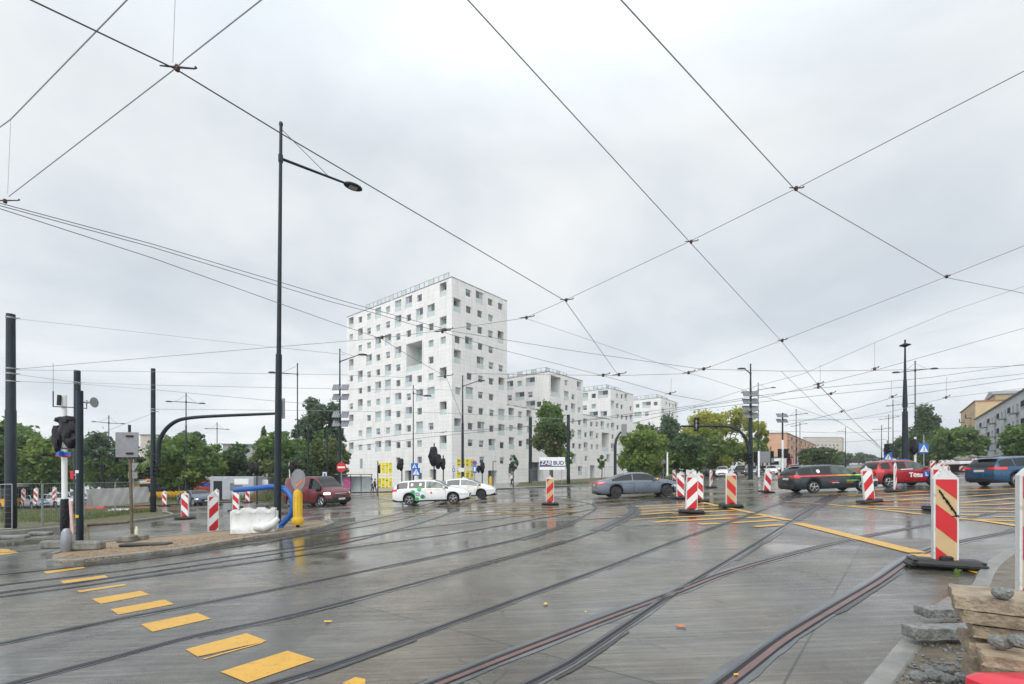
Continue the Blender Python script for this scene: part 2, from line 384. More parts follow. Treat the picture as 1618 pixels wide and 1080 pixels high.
# ---- road markings
M_MARK = mat_worn('yellow_marking', (.66, .36, .03), (.16, .12, .07), .55, .36)
M_MARK2 = mat_worn('worn_marking', (.50, .27, .055), (.13, .11, .08), 1.3, .32)
mk = MB()
def quad(z6):
    q = [G(x/3.236, 850+y/3.236) for x, y in z6]; mk.add([(p.x, p.y, gz(p.x)+.0045) for p in q], [(0, 1, 2, 3)])
for z6 in ([(220, 172), (425, 147), (437, 153), (240, 182)], [(308, 220), (535, 190), (558, 203), (330, 237)], [(392, 270), (635, 235), (645, 242), (410, 278)],
           [(468, 312), (720, 270), (765, 290), (515, 337)], [(565, 365), (840, 315), (892, 338), (605, 392)], [(720, 442), (1010, 383), (1078, 413), (780, 480)],
           [(948, 570), (1262, 487), (1365, 527), (1010, 608)], [(1035, 618), (1340, 533), (1348, 536), (1045, 621)], [(1128, 685), (1470, 577), (1612, 622), (1265, 742)],
           [(1748, 745), (1816, 712), (1868, 722), (1868, 760)], [(0, 55), (50, 58), (50, 62), (0, 66)], [(0, 62), (70, 64), (90, 68), (0, 74)], [(0, 76), (80, 72), (100, 74), (0, 87)]):
    quad(z6)
def line(px, w_, mi=0, mb=None):
    mb = mb or mk; q = chain(px, n=3)
    if len(px) == 2:
        a, b = q; k = max(2, int((b-a).length/1.5)); q = [a.lerp(b, i/k) for i in range(k+1)]
    ribbon(mb, q, w_, 0, .012, mi, rough=.005)
line([(1260, 826.5), (1450, 873.5)], .30); line([(1452, 876), (1568, 909)], .26)
line([(1102, 792), (1189, 810.5)], .22); line([(1196, 812), (1247, 822)], .24)
line([(1310, 797), (1400, 806), (1460, 813)], .2); line([(1515, 819), (1560, 824), (1620, 833)], .2)
hz = [  # near-level hatch strokes: x0,y0,x1,y1
 (1058, 823.7, 1158, 818.5), (1058, 817.6, 1176, 812.6), (1062, 811, 1160, 806.5), (1062, 806, 1148, 802.3), (1062, 801.5, 1140, 799), (1064, 797.8, 1115, 795.6),
 (1157, 826, 1228, 822), (1192, 832.3, 1237, 829), (1105, 828.4, 1136, 827), (1181, 818.6, 1212, 816.2),
 (924, 819.8, 984, 816.6), (995, 821.5, 1058, 817), (1033, 825.5, 1062, 822.5), (1012, 813, 1062, 809.6), (1012, 808.5, 1060, 806), (1010, 804, 1060, 801.5), (1005, 800.5, 1060, 797.5),
 (960, 806, 990, 804.6), (955, 810.5, 986, 809), (944, 803, 985, 801.4), (880, 816.3, 918, 815), (812, 815.6, 918, 807.3), (790, 811, 914, 806.9),
 (780, 806.5, 900, 803), (770, 803, 905, 799.6), (764, 799.6, 910, 796), (760, 796.6, 900, 794), (945, 796.5, 1000, 794), (948, 791, 1010, 789),
 (640, 806.5, 725, 802), (700, 803.2, 780, 800.5), (655, 802, 690, 800.7), (735, 807.5, 790, 804), (728, 811.5, 800, 808.5), (760, 814, 860, 810.5),
 (606, 818, 690, 812), (640, 812, 690, 809), (690, 799, 760, 797), (700, 796.5, 760, 794.6)]
for x0, y0, x1, y1 in hz: line([(x0, y0), (x1, y1)], .30 if x0 < 1150 else .26, 1 if x0 < 1000 else 0)
ry = [(1380, 778, 1618, 772.5), (1340, 783, 1470, 776), (1470, 776, 1600, 772), (1365, 787.5, 1470, 780.5), (1500, 786, 1605, 779), (1340, 792, 1470, 789.5), (1400, 791.5, 1470, 786.5),
      (1518, 794.5, 1605, 787), (1350, 795.5, 1470, 794.8), (1330, 799.5, 1470, 802), (1518, 798.5, 1580, 797), (1580, 797, 1608, 794.5), (1518, 802.5, 1612, 804), (1518, 808.5, 1612, 809),
      (1400, 803.5, 1470, 806.5), (1518, 813.5, 1548, 814), (1570, 816.5, 1612, 817), (1530, 820.5, 1614, 824), (1240, 777.8, 1370, 775), (1345, 776, 1400, 773), (1530, 766, 1560, 764.8), (1600, 771.5, 1640, 776)]
for x0, y0, x1, y1 in ry: line([(x0, y0), (x1, y1)], .24, 0)
for px, w_, mi in (([(1048, 778.5), (1200, 774.5), (1240, 770)], .35, 1), ([(1170, 762.5), (1240, 764), (1262, 762)], .5, 1), ([(900, 781.5), (936, 780)], .35, 1), ([(880, 784.5), (940, 782)], .3, 1),
                   ([(548, 785.8), (620, 780.5)], .9, 1), ([(1182, 785), (1210, 784)], .3, 1), ([(1240, 792), (1300, 796.5)], .2, 1), ([(1290, 782), (1345, 779.3)], .22, 0)):
    line(px, w_, mi)
struct(mk.build('road_marking', [M_MARK, M_MARK2]))

# ---- kerbs and islands
def kerb(mb, px, w_=.16, hh=.13, h0=0, pts=None):
    q = chain(px) if pts is None else pts
    L = []; n = len(q)
    for i, p in enumerate(q):
        d = q[min(i+1, n-1)]-q[max(i-1, 0)]; d.z = 0; d.normalize(); nr = Vector((-d.y, d.x, 0))
        a = p+nr*w_/2; b = p-nr*w_/2; c_ = .02
        for v, z in ((a, h0-.05), (a, h0+hh-c_), (p+nr*(w_/2-c_), h0+hh), (p-nr*(w_/2-c_), h0+hh), (b, h0+hh-c_), (b, h0-.05)):
            L.append((v.x, v.y, gz(v.x)+z))
    fs = [(i*6+k, i*6+k+1, i*6+7+k, i*6+6+k) for i in range(n-1) for k in range(5)]+[(0, 1, 2, 3, 4, 5), tuple((n-1)*6+k for k in range(6))]
    mb.add(L, fs)
M_SAND = mat('wet_sand', (.19, .13, .075), .7, 0, .3, 9, bump=1.0, bs=45, col2=(.34, .25, .16))
M_GRASS = mat('grass_ground', (.045, .06, .016), .8, 0, .3, 2.5, bump=.8, bs=25, col2=(.14, .115, .055))
M_PAVE = mat('pavement_slabs', (.20, .19, .18), .35, 0, .18, 1.2, col2=(.30, .28, .26))
k = MB()
front = [(80, 892), (122, 892), (153, 888), (224, 880), (300, 870.5), (366, 858.5), (459, 844), (513, 834.5)]
back = [(560, 821), (509, 826), (450, 831.5), (366, 842), (240, 853.5), (153, 862), (80, 882)]
kerb(k, front); kerb(k, back); kerb(k, [(513, 834.5), (524, 830), (520, 826.5), (509, 826)])
struct(k.build('kerb', M_KERB))
k = MB(); kerb(k, [(-60, 848), (26, 842), (98, 835.5), (204, 826), (255, 819), (272, 815), (262, 811), (248, 812)]); struct(k.build('kerb', M_KERB))
k = MB(); kerb(k, [(820, 772), (870, 769.5), (938, 766.8), (990, 763.5)], .25, .14); kerb(k, [(545, 779), (605, 777), (700, 773.5), (820, 772)], .25, .12)
kerb(k, [(1170, 760.5), (1240, 757), (1262, 753)], .25, .12); struct(k.build('kerb', M_KERB))
def poly_px(px, h=0.): return [(p.x, p.y) for p in [G(a, b) for a, b in px]]
sand = poly_px([(82, 891), (122, 891), (153, 887), (224, 879), (300, 869.5), (366, 857.5), (459, 843), (512, 834), (520, 829), (509, 827), (450, 832.5), (366, 843), (240, 854.5), (153, 863), (84, 883)])
struct(sheet('sand', sand, .105, M_SAND))
struct(sheet('grass_verge', poly_px([(-160, 862), (-60, 848), (26, 842), (98, 835.5), (204, 826), (255, 819), (268, 815), (248, 810), (130, 803), (0, 808), (-160, 815)]), .09, M_GRASS))
Dr = Vector((.635, .772, 0)); Dl = Vector((-.772, .635, 0))
tw = Vector((-10.16, 80, 0))
def xy(v): return (v.x, v.y)
a0 = G(545, 779); a1 = G(820, 772); a2 = G(938, 766.8); a3 = G(990, 763.5)
struct(sheet('pavement', [xy(a0+Vector((-40, 6, 0))), xy(a0), xy(a1), xy(a2), xy(a3), xy(a3+Dr*150), xy(tw+Dr*190+Vector((6, 0, 0))), xy(tw+Dl*80+Dr*150), xy(tw+Dl*90)], .10, M_PAVE))
struct(sheet('lawn', [xy(G(812, 770.2)), xy(G(932, 766)), xy(G(985, 763)), xy(a3+Dr*60), xy(tw+Dr*80+Vector((7, -2, 0))), xy(tw+Dr*14+Vector((3, -2, 0)))], .13, M_GRASS))
struct(sheet('lawn', [xy(G(1262, 757)), xy(G(1345, 753)), xy(G(1400, 741)), xy(G(1380, 737)), xy(G(1300, 742)), xy(G(1240, 748)), xy(G(1236, 753))], .08, M_GRASS))
struct(sheet('lawn', [(-150, 40), (-24.5, 46), (-19, 50), (-22, 58), (-40, 75), (-75, 120), (-200, 120)], .06, M_GRASS))
struct(sheet('lawn', [xy(G(1462, 748)), xy(G(1540, 744)), xy(G(1700, 735)), (160, 60), (220, 200), xy(G(1440, 735))], .06, M_GRASS))
# right-hand work area behind the curved kerb
kc = [(1640, 862), (1603, 872), (1574, 890), (1556, 912), (1548, 930), (1520, 945), (1494, 962), (1466, 990), (1442, 1018), (1418, 1050), (1392, 1084)]
q = extend(chain(kc), 6, 1.2); k = MB(); kerb(k, None, .17, .05, pts=q); struct(k.build('kerb', M_KERB))
M_DIRT = mat('wet_dirt', (.085, .07, .05), .5, 0, .3, 6, bump=1, bs=30, col2=(.20, .165, .12))
struct(sheet('dirt', [xy(p) for p in q]+[(2.0, .4), (60, .4), (60, q[0].y)], .035, M_DIRT))
# far side ground haze comes at the end of the script
# ================================================================ BUILDINGS
def mat_facade(name, c, row=.72, wd=2.9):
    m = bpy.data.materials.new(name); m.use_nodes = True; t = m.node_tree; b = t.nodes['Principled BSDF']
    tcn = N(t, 'ShaderNodeUVMap'); br = N(t, 'ShaderNodeTexBrick'); lk(t, tcn.outputs[0], br.inputs['Vector'])
    br.inputs['Color1'].default_value = (*c, 1); br.inputs['Color2'].default_value = (*[x*.955 for x in c], 1); br.inputs['Mortar'].default_value = (*[x*.74 for x in c], 1)
    br.inputs['Scale'].default_value = 1; br.inputs['Brick Width'].default_value = wd; br.inputs['Row Height'].default_value = row; br.inputs['Mortar Size'].default_value = .018
    n = N(t, 'ShaderNodeTexNoise'); n.inputs['Scale'].default_value = .35; n.inputs['Detail'].default_value = 6; lk(t, tcn.outputs[0], n.inputs['Vector'])
    o = ramp(t, n.outputs[0], [(.3, (.90, .90, .895)), (.7, (1, 1, 1))])
    mp = N(t, 'ShaderNodeMapping'); mp.inputs['Scale'].default_value = (1.6, .09, 1); lk(t, tcn.outputs[0], mp.inputs[0]); n2 = N(t, 'ShaderNodeTexNoise'); n2.inputs['Scale'].default_value = 1.5; n2.inputs['Detail'].default_value = 6; lk(t, mp.outputs[0], n2.inputs['Vector'])
    o2 = ramp(t, n2.outputs[0], [(.50, (1, 1, 1)), (.72, (.87, .86, .845))]); o = mixc(t, 1, o, o2, 'MULTIPLY')
    lk(t, mixc(t, 1, br.outputs[0], o, 'MULTIPLY'), b.inputs['Base Color']); b.inputs['Roughness'].default_value = .7
    MC[name] = m; return m
M_FAC = mat_facade('white_facade', (.83, .815, .79))
M_GLASS = mat('window_glass', (.06, .075, .085), .07, 0, .5, .35, spec=1.)
M_GLASS2 = mat('pale_glass', (.32, .42, .39), .12, 0, .15, 1, spec=.7)
M_FRAME = mat('window_frame', (.55, .57, .57), .5, 0, 0)
M_FRAMED = mat('dark_frame', (.10, .11, .115), .5, 0, 0)
M_GUARD = mat('glass_guard', (.50, .56, .55), .15, 0, .1, 1, spec=.7)
class Face:
    def __init__(s, o, d, n, L, z0, z1):
        s.o = Vector(o); s.d = Vector(d).normalized(); s.n = Vector(n).normalized(); s.L = L; s.z0 = z0; s.z1 = z1; s.wins = []
    def pt(s, u, z, out=0.): 
        p = s.o+s.d*u+s.n*out; return Vector((p.x, p.y, z))
    def hit(s, px, py):
        dx = (px-CX)/FP; # camera at origin
        den = dx*s.n.x+s.n.y; t = (s.o.x*s.n.x+s.o.y*s.n.y)/den
        p = Vector((dx*t, t, 0)); return (p-Vector((s.o.x, s.o.y, 0))).dot(s.d), CH+(HY-py)/FP*t
    def wall(s, mb, uvs, rev=True, rm=1):
        W = [w_ for w_ in s.wins if 0 < w_[0]-w_[2]/2 and w_[0]+w_[2]/2 < s.L and w_[1]+w_[3]/2 < s.z1 and w_[1]-w_[3]/2 > s.z0]
        s.wins = W
        us = sorted({0, s.L}|{round(w_[0]+k*w_[2]/2, 4) for w_ in W for k in (-1, 1)}); zs = sorted({s.z0, s.z1}|{round(w_[1]+k*w_[3]/2, 4) for w_ in W for k in (-1, 1)})
        idx = {}; vs = []
        def vi(i, j):
            if (i, j) not in idx: idx[(i, j)] = len(vs); vs.append((us[i], zs[j]))
            return idx[(i, j)]
        fs = []
        for j in range(len(zs)-1):
            zc = (zs[j]+zs[j+1])/2; run = []
            for i in range(len(us)-1):
                uc = (us[i]+us[i+1])/2
                if not any(abs(uc-w_[0]) < w_[2]/2 and abs(zc-w_[1]) < w_[3]/2 for w_ in W): fs.append((vi(i, j), vi(i+1, j), vi(i+1, j+1), vi(i, j+1)))
        mb.add([s.pt(u, z) for u, z in vs], fs, 0); uvs += [[vs[i] for i in f] for f in fs]
        if rev:
            for u, z, w_, h, dp, kd in W:
                a, b, c_, d_ = u-w_/2, u+w_/2, z-h/2, z+h/2
                q = [(a, c_), (b, c_), (b, d_), (a, d_)]
                vv = [s.pt(x, y) for x, y in q]+[s.pt(x, y, -dp) for x, y in q]
                ff = [(0, 1, 5, 4), (1, 2, 6, 5), (2, 3, 7, 6), (3, 0, 4, 7)]
                mb.add(vv, ff, 0); uvs += [[(dp*k_*.1+.2, .2) for k_ in range(4)]]*4
def building(name, label, faces, extra, roofpoly, zr, fm, rm, parent_loc, cat='apartment block', group=None, winfn=None, lbl=None):
    root = thing(name, label, cat, parent_loc, group=group)
    mb = MB(); uvs = []
    for f in faces: f.wall(mb, uvs)
    o = mb.build('wall', fm, root); o.location = -Vector(parent_loc)
    uv = o.data.uv_layers.new(name='UVMap'); k = 0
    for pi, p in enumerate(o.data.polygons):
        for li, l in enumerate(p.loop_indices): uv.data[l].uv = uvs[pi][li] if li < len(uvs[pi]) else (0, 0)
    r = MB()
    if roofpoly: r.ext([(x, y, zr-.25) for x, y in roofpoly], (0, 0, .22)); ro = r.build('roof', rm, root); ro.location = -Vector(parent_loc)
    for f in faces:
        for w_ in f.wins: 
            wo = winfn(f, w_, root)
            if wo: wo.location = -Vector(parent_loc)
    return root
def bar(mb, f, u0, u1, z0, z1, out, th, mi):
    vs = [f.pt(u, z, o_) for o_ in (out, out-th) for u, z in ((u0, z0), (u1, z0), (u1, z1), (u0, z1))]
    mb.add(vs, [(0, 1, 2, 3), (7, 6, 5, 4), (0, 4, 5, 1), (1, 5, 6, 2), (2, 6, 7, 3), (3, 7, 4, 0)], mi)
def win_white(f, w_, root):
    u, z, ww, h, dp, kd = w_; mb = MB(); a, b, c_, d_ = u-ww/2, u+ww/2, z-h/2, z+h/2; o = -dp
    fr = .085
    if kd == 'D':      # dark open doorway with inner glazing
        bar(mb, f, a, b, c_, d_, o, .05, 3); bar(mb, f, a, b, c_+(d_-c_)*.72, c_+(d_-c_)*.76, o+.03, .05, 1); bar(mb, f, u-.04, u+.04, c_, d_, o+.03, .05, 1)
        return mb.build('doorway', [M_GLASS, M_FRAMED, M_GUARD, M_GLASS], root)
    gl = 4 if random.random() < .25 else 0
    bar(mb, f, a+.002, b-.002, c_+.002, d_-.002, o+.02, .04, 4 if kd == 'B' else gl)
    for x0, x1, y0, y1 in ((a, b, c_, c_+fr), (a, b, d_-fr, d_), (a, a+fr, c_+fr, d_-fr), (b-fr, b, c_+fr, d_-fr)): bar(mb, f, x0, x1, y0, y1, o+.07, .06, 1)
    if kd == 'S' and random.random() < .35: bl_ = random.uniform(.3, .8); bar(mb, f, a+fr, b-fr, d_-fr-(h-2*fr)*bl_, d_-fr, o+.03, .005, 6)
    if kd in 'T': bar(mb, f, u+ww*.10-.035, u+ww*.10+.035, c_+fr, d_-fr, o+.065, .05, 1)
    if kd in 'TL':
        g0 = c_+.02; g1 = c_+h*.40; oo = -.10
        bar(mb, f, a+.02, b-.02, g0, g1, oo, .02, 2); bar(mb, f, a+.01, b-.01, g1, g1+.05, oo+.02, .05, 5)
        if kd == 'T':   # pale blind behind one casement
            bar(mb, f, a+ww*.62, b-fr, c_+fr, d_-fr, o+.03, .005, 6)
    if kd == 'B':
        bar(mb, f, a+.02, b-.02, c_+.02, c_+1.05, -.15, .02, 2); bar(mb, f, a+.01, b-.01, c_+1.05, c_+1.12, -.13, .06, 5)
        for k in range(1, 4): bar(mb, f, a+ww*k/4-.04, a+ww*k/4+.04, c_, d_, o+.08, .06, 1)
        bar(mb, f, a, b, c_+h*.48, c_+h*.52, o+.09, .06, 1)
    if kd == 'Y':
        return None
    return mb.build('balcony' if kd == 'B' else 'loggia' if kd == 'L' else 'window', [M_GLASS, M_FRAME, M_GUARD, M_GLASS, M_GLASS2, M_WHITE, M_BLIND], root)
M_BLIND = mat('blind', (.36, .40, .41), .5, 0, .1, 1)
M_YM = mat('mural_yellow', (.78, .64, .01), .6, 0, .04, 2); M_YM2 = mat('mural_print', (.30, .24, .02), .6, 0, .3, 3)
KIND = {'S': (1.32, 1.22, .28), 'T': (1.95, 2.15, .28), 'L': (1.75, 2.35, 1.2)}
def z5(l): return [(520+x/5.393, 420+y/5.393, k) for x, y, k in l]
def z6(l): return [(520+x/4.91, 600+y/4.91, k) for x, y, k in l]
def z7(l): return [(780+x/4.91, 560+y/4.91, k) for x, y, k in l]
ZR = [33.5-2.92*i for i in range(12)]
def addw(f, lst, rows=None, sc_=1.0, snap=True):
    for px, py, k in lst:
        u, z = f.hit(px, py)
        if rows and snap: z = min(rows, key=lambda r: abs(r-z))
        if isinstance(k, tuple): kd, ww, h, dp = k
        else: kd = k; ww, h, dp = KIND[k]
        f.wins.append((u, z, ww*sc_, h*sc_, dp, kd))
nL = Vector((-.635, -.772, 0)); nR = Vector((.772, -.635, 0))
# normals: left face looks toward the camera side, right face toward the street
nL = -Vector((.635, .772, 0)); nR = Vector((.772, -.635, 0))
gb = gz(-10)-.4
fL = Face(tw, Dl, nL, 32.3, gb-1.2, 35.2); fR = Face(tw, Dr, nR, 14.5, gb, 35.2)
LW = []
X5 = {188: 'L S L S ', }
rows5 = {188: {0: 'L', 1: 'S', 3: 'L', 4: 'S', 6: 'S', 7: 'L', 9: 'L'}, 265: {0: 'S', 1: 'L', 2: 'S', 4: 'L', 5: 'S', 6: 'L', 8: 'S', 9: 'S'},
  339: {0: 'S', 1: 'S', 2: 'S', 3: 'T', 4: 'S', 5: 'S', 6: 'S', 7: 'S', 8: 'T', 9: 'S'}, 418: {0: 'T', 1: 'S', 2: 'T', 3: 'S', 4: 'S', 5: 'T', 6: 'S', 7: 'T', 8: 'S', 9: 'T'},
  501: {0: 'S', 1: 'S', 2: 'T', 3: 'S', 4: 'T', 5: 'T', 6: 'S', 7: 'T', 8: 'S', 9: 'T'}, 588: {0: 'T', 1: 'T', 2: 'S', 3: 'T', 4: 'S', 5: 'S', 6: 'T', 7: 'S', 8: 'T', 9: 'S', 10: 'S'},
  678: {0: 'T', 1: 'S', 2: 'S', 5: 'T', 6: 'S', 7: 'T', 8: 'S', 9: 'S'}, 770: {0: 'S', 1: 'T', 2: 'T', 5: 'S', 6: 'T', 7: 'S', 8: 'T', 9: 'S', 10: 'S', 11: 'S'},
  868: {1: 'T', 2: 'S', 3: 'S', 4: 'S', 5: 'S', 6: 'T', 8: 'S'}, 971: {0: 'L', 2: 'L', 3: 'S', 5: 'L', 7: 'L', 9: 'L'}}
for x5, rr in rows5.items():
    px = 520+x5/5.393; u, _ = fL.hit(px, 600)
    for r, kd in rr.items():
        ww, h, dp = KIND[kd]; fL.wins.append((u, ZR[r], ww, h, dp, kd))
u, z = fL.hit(654.3, 562); fL.wins.append((u, (ZR[3]+ZR[4])/2-.15, 4.5, 5.3, 2.8, 'B'))
u, z = fL.hit(645, 750); fL.wins.append((u, ZR[11]-.4, 2.0, 2.9, .9, 'D')); u, z = fL.hit(684, 748); fL.wins.append((u, ZR[11]-.4, 1.7, 3.2, .9, 'D'))
addw(fR, z5([(1187, 242, 'S'), (1283, 280, 'T'), (1375, 315, 'S'), (1460, 350, 'S'), (1092, 343, 'L'), (1190, 380, 'S'), (1285, 415, 'S'), (1377, 447, 'S'), (1192, 518, 'S'), (1287, 548, 'S'),
  (1377, 578, 'S'), (1463, 603, 'L'), (1095, 630, 'S'), (1192, 660, 'T'), (1290, 685, 'S'), (1380, 710, 'S'), (1095, 768, 'L'), (1290, 820, 'T'), (1382, 842, 'S'), (1465, 862, 'S'), (1197, 935, 'S'),
  (1292, 955, 'S'), (1383, 972, 'S'), (1470, 990, 'L'), (1100, 1058, 'S'), (1198, 1065, 'T'), (1292, 1080, 'S'), (1383, 1090, 'S')]), ZR)
addw(fR, z6([(1097, 220, 'S'), (1180, 230, 'S'), (1263, 242, 'S'), (1338, 255, 'T'), (1000, 345, 'L'), (1097, 348, 'S'), (1180, 355, 'T'), (1262, 362, 'S'), (1340, 370, 'T'),
  (1098, 475, 'S'), (1183, 478, 'S'), (1265, 483, 'T'), (1343, 487, 'S'), (1187, 604, 'S'), (1343, 604, 'S')]), ZR)
fR.wins.append((fR.hit(778.5, 750)[0], ZR[11]-.55, 2.5, 3.2, 1.6, 'D'))
M_ROOF = mat('roof_gravel', (.30, .30, .30), .8)
def box_poly(o, L, D_): return [xy(o), xy(o+Dr*L), xy(o+Dr*L+Dl*D_), xy(o+Dl*D_)]
def back_faces(o, L, D_, z0, z1, left=True):
    fs = [Face(o+Dl*D_, Dr, -nR, L, z0, z1), Face(o+Dr*L, Dl, -nL, D_, z0, z1)]
    return fs
def roof_rail(root, loc, pts, z0, h=1.15, n=9, nm='roof_railing'):
    mb = MB()
    for a, b in zip(pts, pts[1:]):
        a = Vector(a); b = Vector(b); L = (b-a).length; k = max(2, int(L/1.25))
        for i in range(k+1):
            p = a.lerp(b, i/k); mb.tube([(p.x, p.y, z0), (p.x, p.y, z0+h)], .06, 4)
        for zz in (h, .55, .1): mb.tube([(a.x, a.y, z0+zz), (b.x, b.y, z0+zz)], .04, 4)
        for i in range(0, k, 3):
            p = a.lerp(b, i/k); q = a.lerp(b, (i+1)/k); mb.add([(p.x, p.y, z0), (q.x, q.y, z0), (q.x, q.y, z0+h), (p.x, p.y, z0+h)], [(0, 1, 2, 3)], 1)
    o = mb.build(nm, [M_RAILP, M_GUARD], root); o.location = -Vector(loc)
M_RAILP = mat('railing_paint', (.27, .32, .32), .5, 0, .1, 2)
GWB = 'stepped white apartment blocks'
loc = (tw.x, tw.y, gz(tw.x))
tower = building('apartment_tower', 'tallest white apartment tower with scattered square windows and yellow painted panels at its foot', [fL, fR]+back_faces(tw, 14.5, 32.3, gb, 35.2), None,
    box_poly(tw, 14.5, 32.3), 35.2, M_FAC, M_ROOF, loc, 'apartment tower', GWB, win_white)
roof_rail(tower, loc, [tw+Dl*27+Dr*1.2, tw+Dl*2+Dr*1.2], 35.2, 1.55)
def mural(f, px0, px1, py0, py1, cols, root, loc):
    u0, _ = f.hit(px0, 750); u1, _ = f.hit(px1, 750); 
    if u0 > u1: u0, u1 = u1, u0
    z1 = f.hit((px0+px1)/2, py0)[1]; z0 = f.hit((px0+px1)/2, py1)[1]; mb = MB(); bar(mb, f, u0, u1, z0, z1, .05, .08, 0); g_ = .16; cw = (u1-u0)/cols
    for c in range(cols):
        for r0, r1 in ((0, .44), (.48, .54), (.58, 1)):
            a, b = u0+c*cw+g_, u0+(c+1)*cw-g_*.4; zz0, zz1 = z0+(z1-z0)*r0+.08, z0+(z1-z0)*r1-.05
            bar(mb, f, a, b, zz0, zz1, .08, .02, 1)
            if r1-r0 > .2:
                zt = zz0+.2
                while zt < zz1-.35:
                    hh = random.uniform(.12, .30); ww = random.uniform(.45, .9)*(b-a); s_ = a+random.uniform(.05, .2)*(b-a)
                    if random.random() < .75: bar(mb, f, s_, min(b-.03, s_+ww), zt, zt+hh, .086, .004, 2)
                    zt += hh+random.uniform(.12, .5)
    o = mb.build('mural_panel', [M_WHITE, M_YM, M_YM2], root); o.location = -Vector(loc)
mural(fL, 598, 620.5, 730, 773, 4, tower, loc); mural(fR, 720.5, 748.5, 724, 756, 4, tower, loc)
bl = MB(); u, z = fL.hit(571, 732); bar(bl, fL, u-.45, u+.45, z-1, z+1, .03, .03, 0); o = bl.build('blind_window', [M_RAILP], tower); o.location = -Vector(loc)
# low wing + block 2, wing + block 3, wing + block 4
wing_rows = ZR[6:]
def block(label, t0, t1, t2, zw, zb, wl, fl, fr, big=None, wingw=()):
    # wing from t0..t1, block t1..t2 along the street face
    o0 = tw+Dr*t0; o1 = tw+Dr*t1; z0 = gz(o0.x)-.6; D_ = 30
    fw = Face(o0, Dr, nR, t1-t0, z0, zw); fb = Face(o1, Dr, nR, t2-t1, z0, zb); fl_ = Face(o1, Dl, nL, D_, zw-.1, zb)
    for f, l in ((fw, wl), (fb, fr), (fl_, fl)):
        for px, py, k in l:
            u, z = f.hit(px, py)
            if isinstance(k, tuple): kd, ww, h, dp = k
            else: kd = k; ww, h, dp = KIND[k]
            f.wins.append((u, z, ww, h, dp, kd))
    loc = (o0.x, o0.y, gz(o0.x))
    fb2 = [Face(o1+Dl*D_, Dr, -nR, t2-t1, z0, zb), Face(o0+Dl*D_, Dr, -nR, t1-t0, z0, zw), Face(tw+Dr*t2, Dl, -nL, D_, z0, zb)]
    b = building('apartment_block', label, [fw, fb, fl_]+fb2, None, box_poly(o1, t2-t1, D_), zb, M_FAC, M_ROOF, loc, 'apartment block', GWB, win_white)
    r = MB(); r.ext([(x, y, zw-.25) for x, y in box_poly(o0, t1-t0, D_)], (0, 0, .22)); o = r.build('roof', M_ROOF, b); o.location = -Vector(loc)
    roof_rail(b, loc, [o1+Dl*22+Dr*1.5, o1+Dl*2+Dr*1.5, o1+Dl*2+Dr*(t2-t1-4)], zb, 1.3)
    return b, fw, fb, fl_, loc
W2 = ('T', 2.6, 1.9, .3); W3 = ('T', 2.9, 2.0, .3)
block('white block right of the tower, a leafy tree and a company board at its foot', 14.5, 28.7, 42.6, 15.3, 24.1,
  z7([(138, 460, 'L'), (207, 465, 'S'), (275, 475, 'L'), (137, 572, 'S'), (207, 580, 'L'), (275, 583, 'S'), (140, 687, 'L'), (210, 690, 'S'), (275, 693, 'T'), (145, 800, 'S'), (140, 915, 'T'), (60, 800, 'S')])+[(847, 745, ('D', 5.2, 4.0, 1.5))],
  z7([(126, 240, 'T'), (200, 225, 'S'), (283, 210, W2), (123, 335, 'S'), (203, 323, W2), (283, 310, 'S'), (285, 392, W2), (350, 385, 'S')]),
  z7([(563, 220, 'S'), (663, 245, 'T'), (565, 320, 'T'), (617, 328, 'S'), (567, 413, 'S'), (618, 415, 'T'), (665, 430, 'S'), (617, 517, 'S'), (668, 527, 'S'), (620, 613, 'S'), (668, 620, 'T'), (622, 708, 'S'), (670, 712, 'S'), (622, 805, 'T'), (672, 900, 'T'),
      (500, 600, 'S'), (545, 605, 'T'), (450, 690, 'S'), (540, 700, 'S')])+z7([(483, 250, ('B', 3.9, 4.6, 2.4))]))
block('white block third from the left, behind a small tree and the slim right pole', 42.6, 56.6, 70.2, 16.2, 24.4,
  z7([(712, 530, 'T'), (760, 540, 'S'), (803, 540, 'S'), (845, 550, 'T'), (888, 553, 'S'), (715, 622, 'S'), (760, 628, 'T'), (803, 630, 'S'), (715, 716, 'T'), (763, 716, 'S'), (805, 716, 'S'), (718, 805, 'S'), (890, 805, 'T')])
    +z7([(868, 680, ('B', 4.0, 4.9, 2.2))])+z7([(768, 912, ('D', 2.3, 3.4, 1.2))]),
  z7([(708, 328, 'T'), (775, 320, 'S'), (848, 308, W3), (707, 412, 'S'), (776, 402, 'S'), (853, 470, 'T'), (775, 470, W2)]),
  z7([(958, 320, 'S'), (995, 325, 'S'), (1028, 333, 'T'), (922, 388, 'T'), (960, 397, 'S'), (995, 405, 'S'), (1065, 418, 'S'), (963, 480, 'S'), (997, 485, 'S'), (1032, 490, 'S'), (1068, 495, 'T'), (925, 560, 'T'), (963, 565, 'S'), (925, 637, 'S'), (925, 720, 'T')]))
block('white apartment block farthest along the row, its top showing above the pale green trees', 70.2, 90, 104.7, 16.5, 26.2,
  z7([(1110, 600, 'S'), (1150, 600, 'S')]),
  z7([(1116, 398, 'S'), (1186, 390, W3), (1256, 380, 'S'), (1118, 468, W2), (1187, 460, 'S'), (1120, 537, 'S')]),
  z7([(1340, 378, 'S'), (1367, 390, 'S'), (1392, 398, 'S'), (1415, 405, 'T'), (1315, 445, 'T'), (1367, 450, 'S'), (1393, 458, 'S')]))

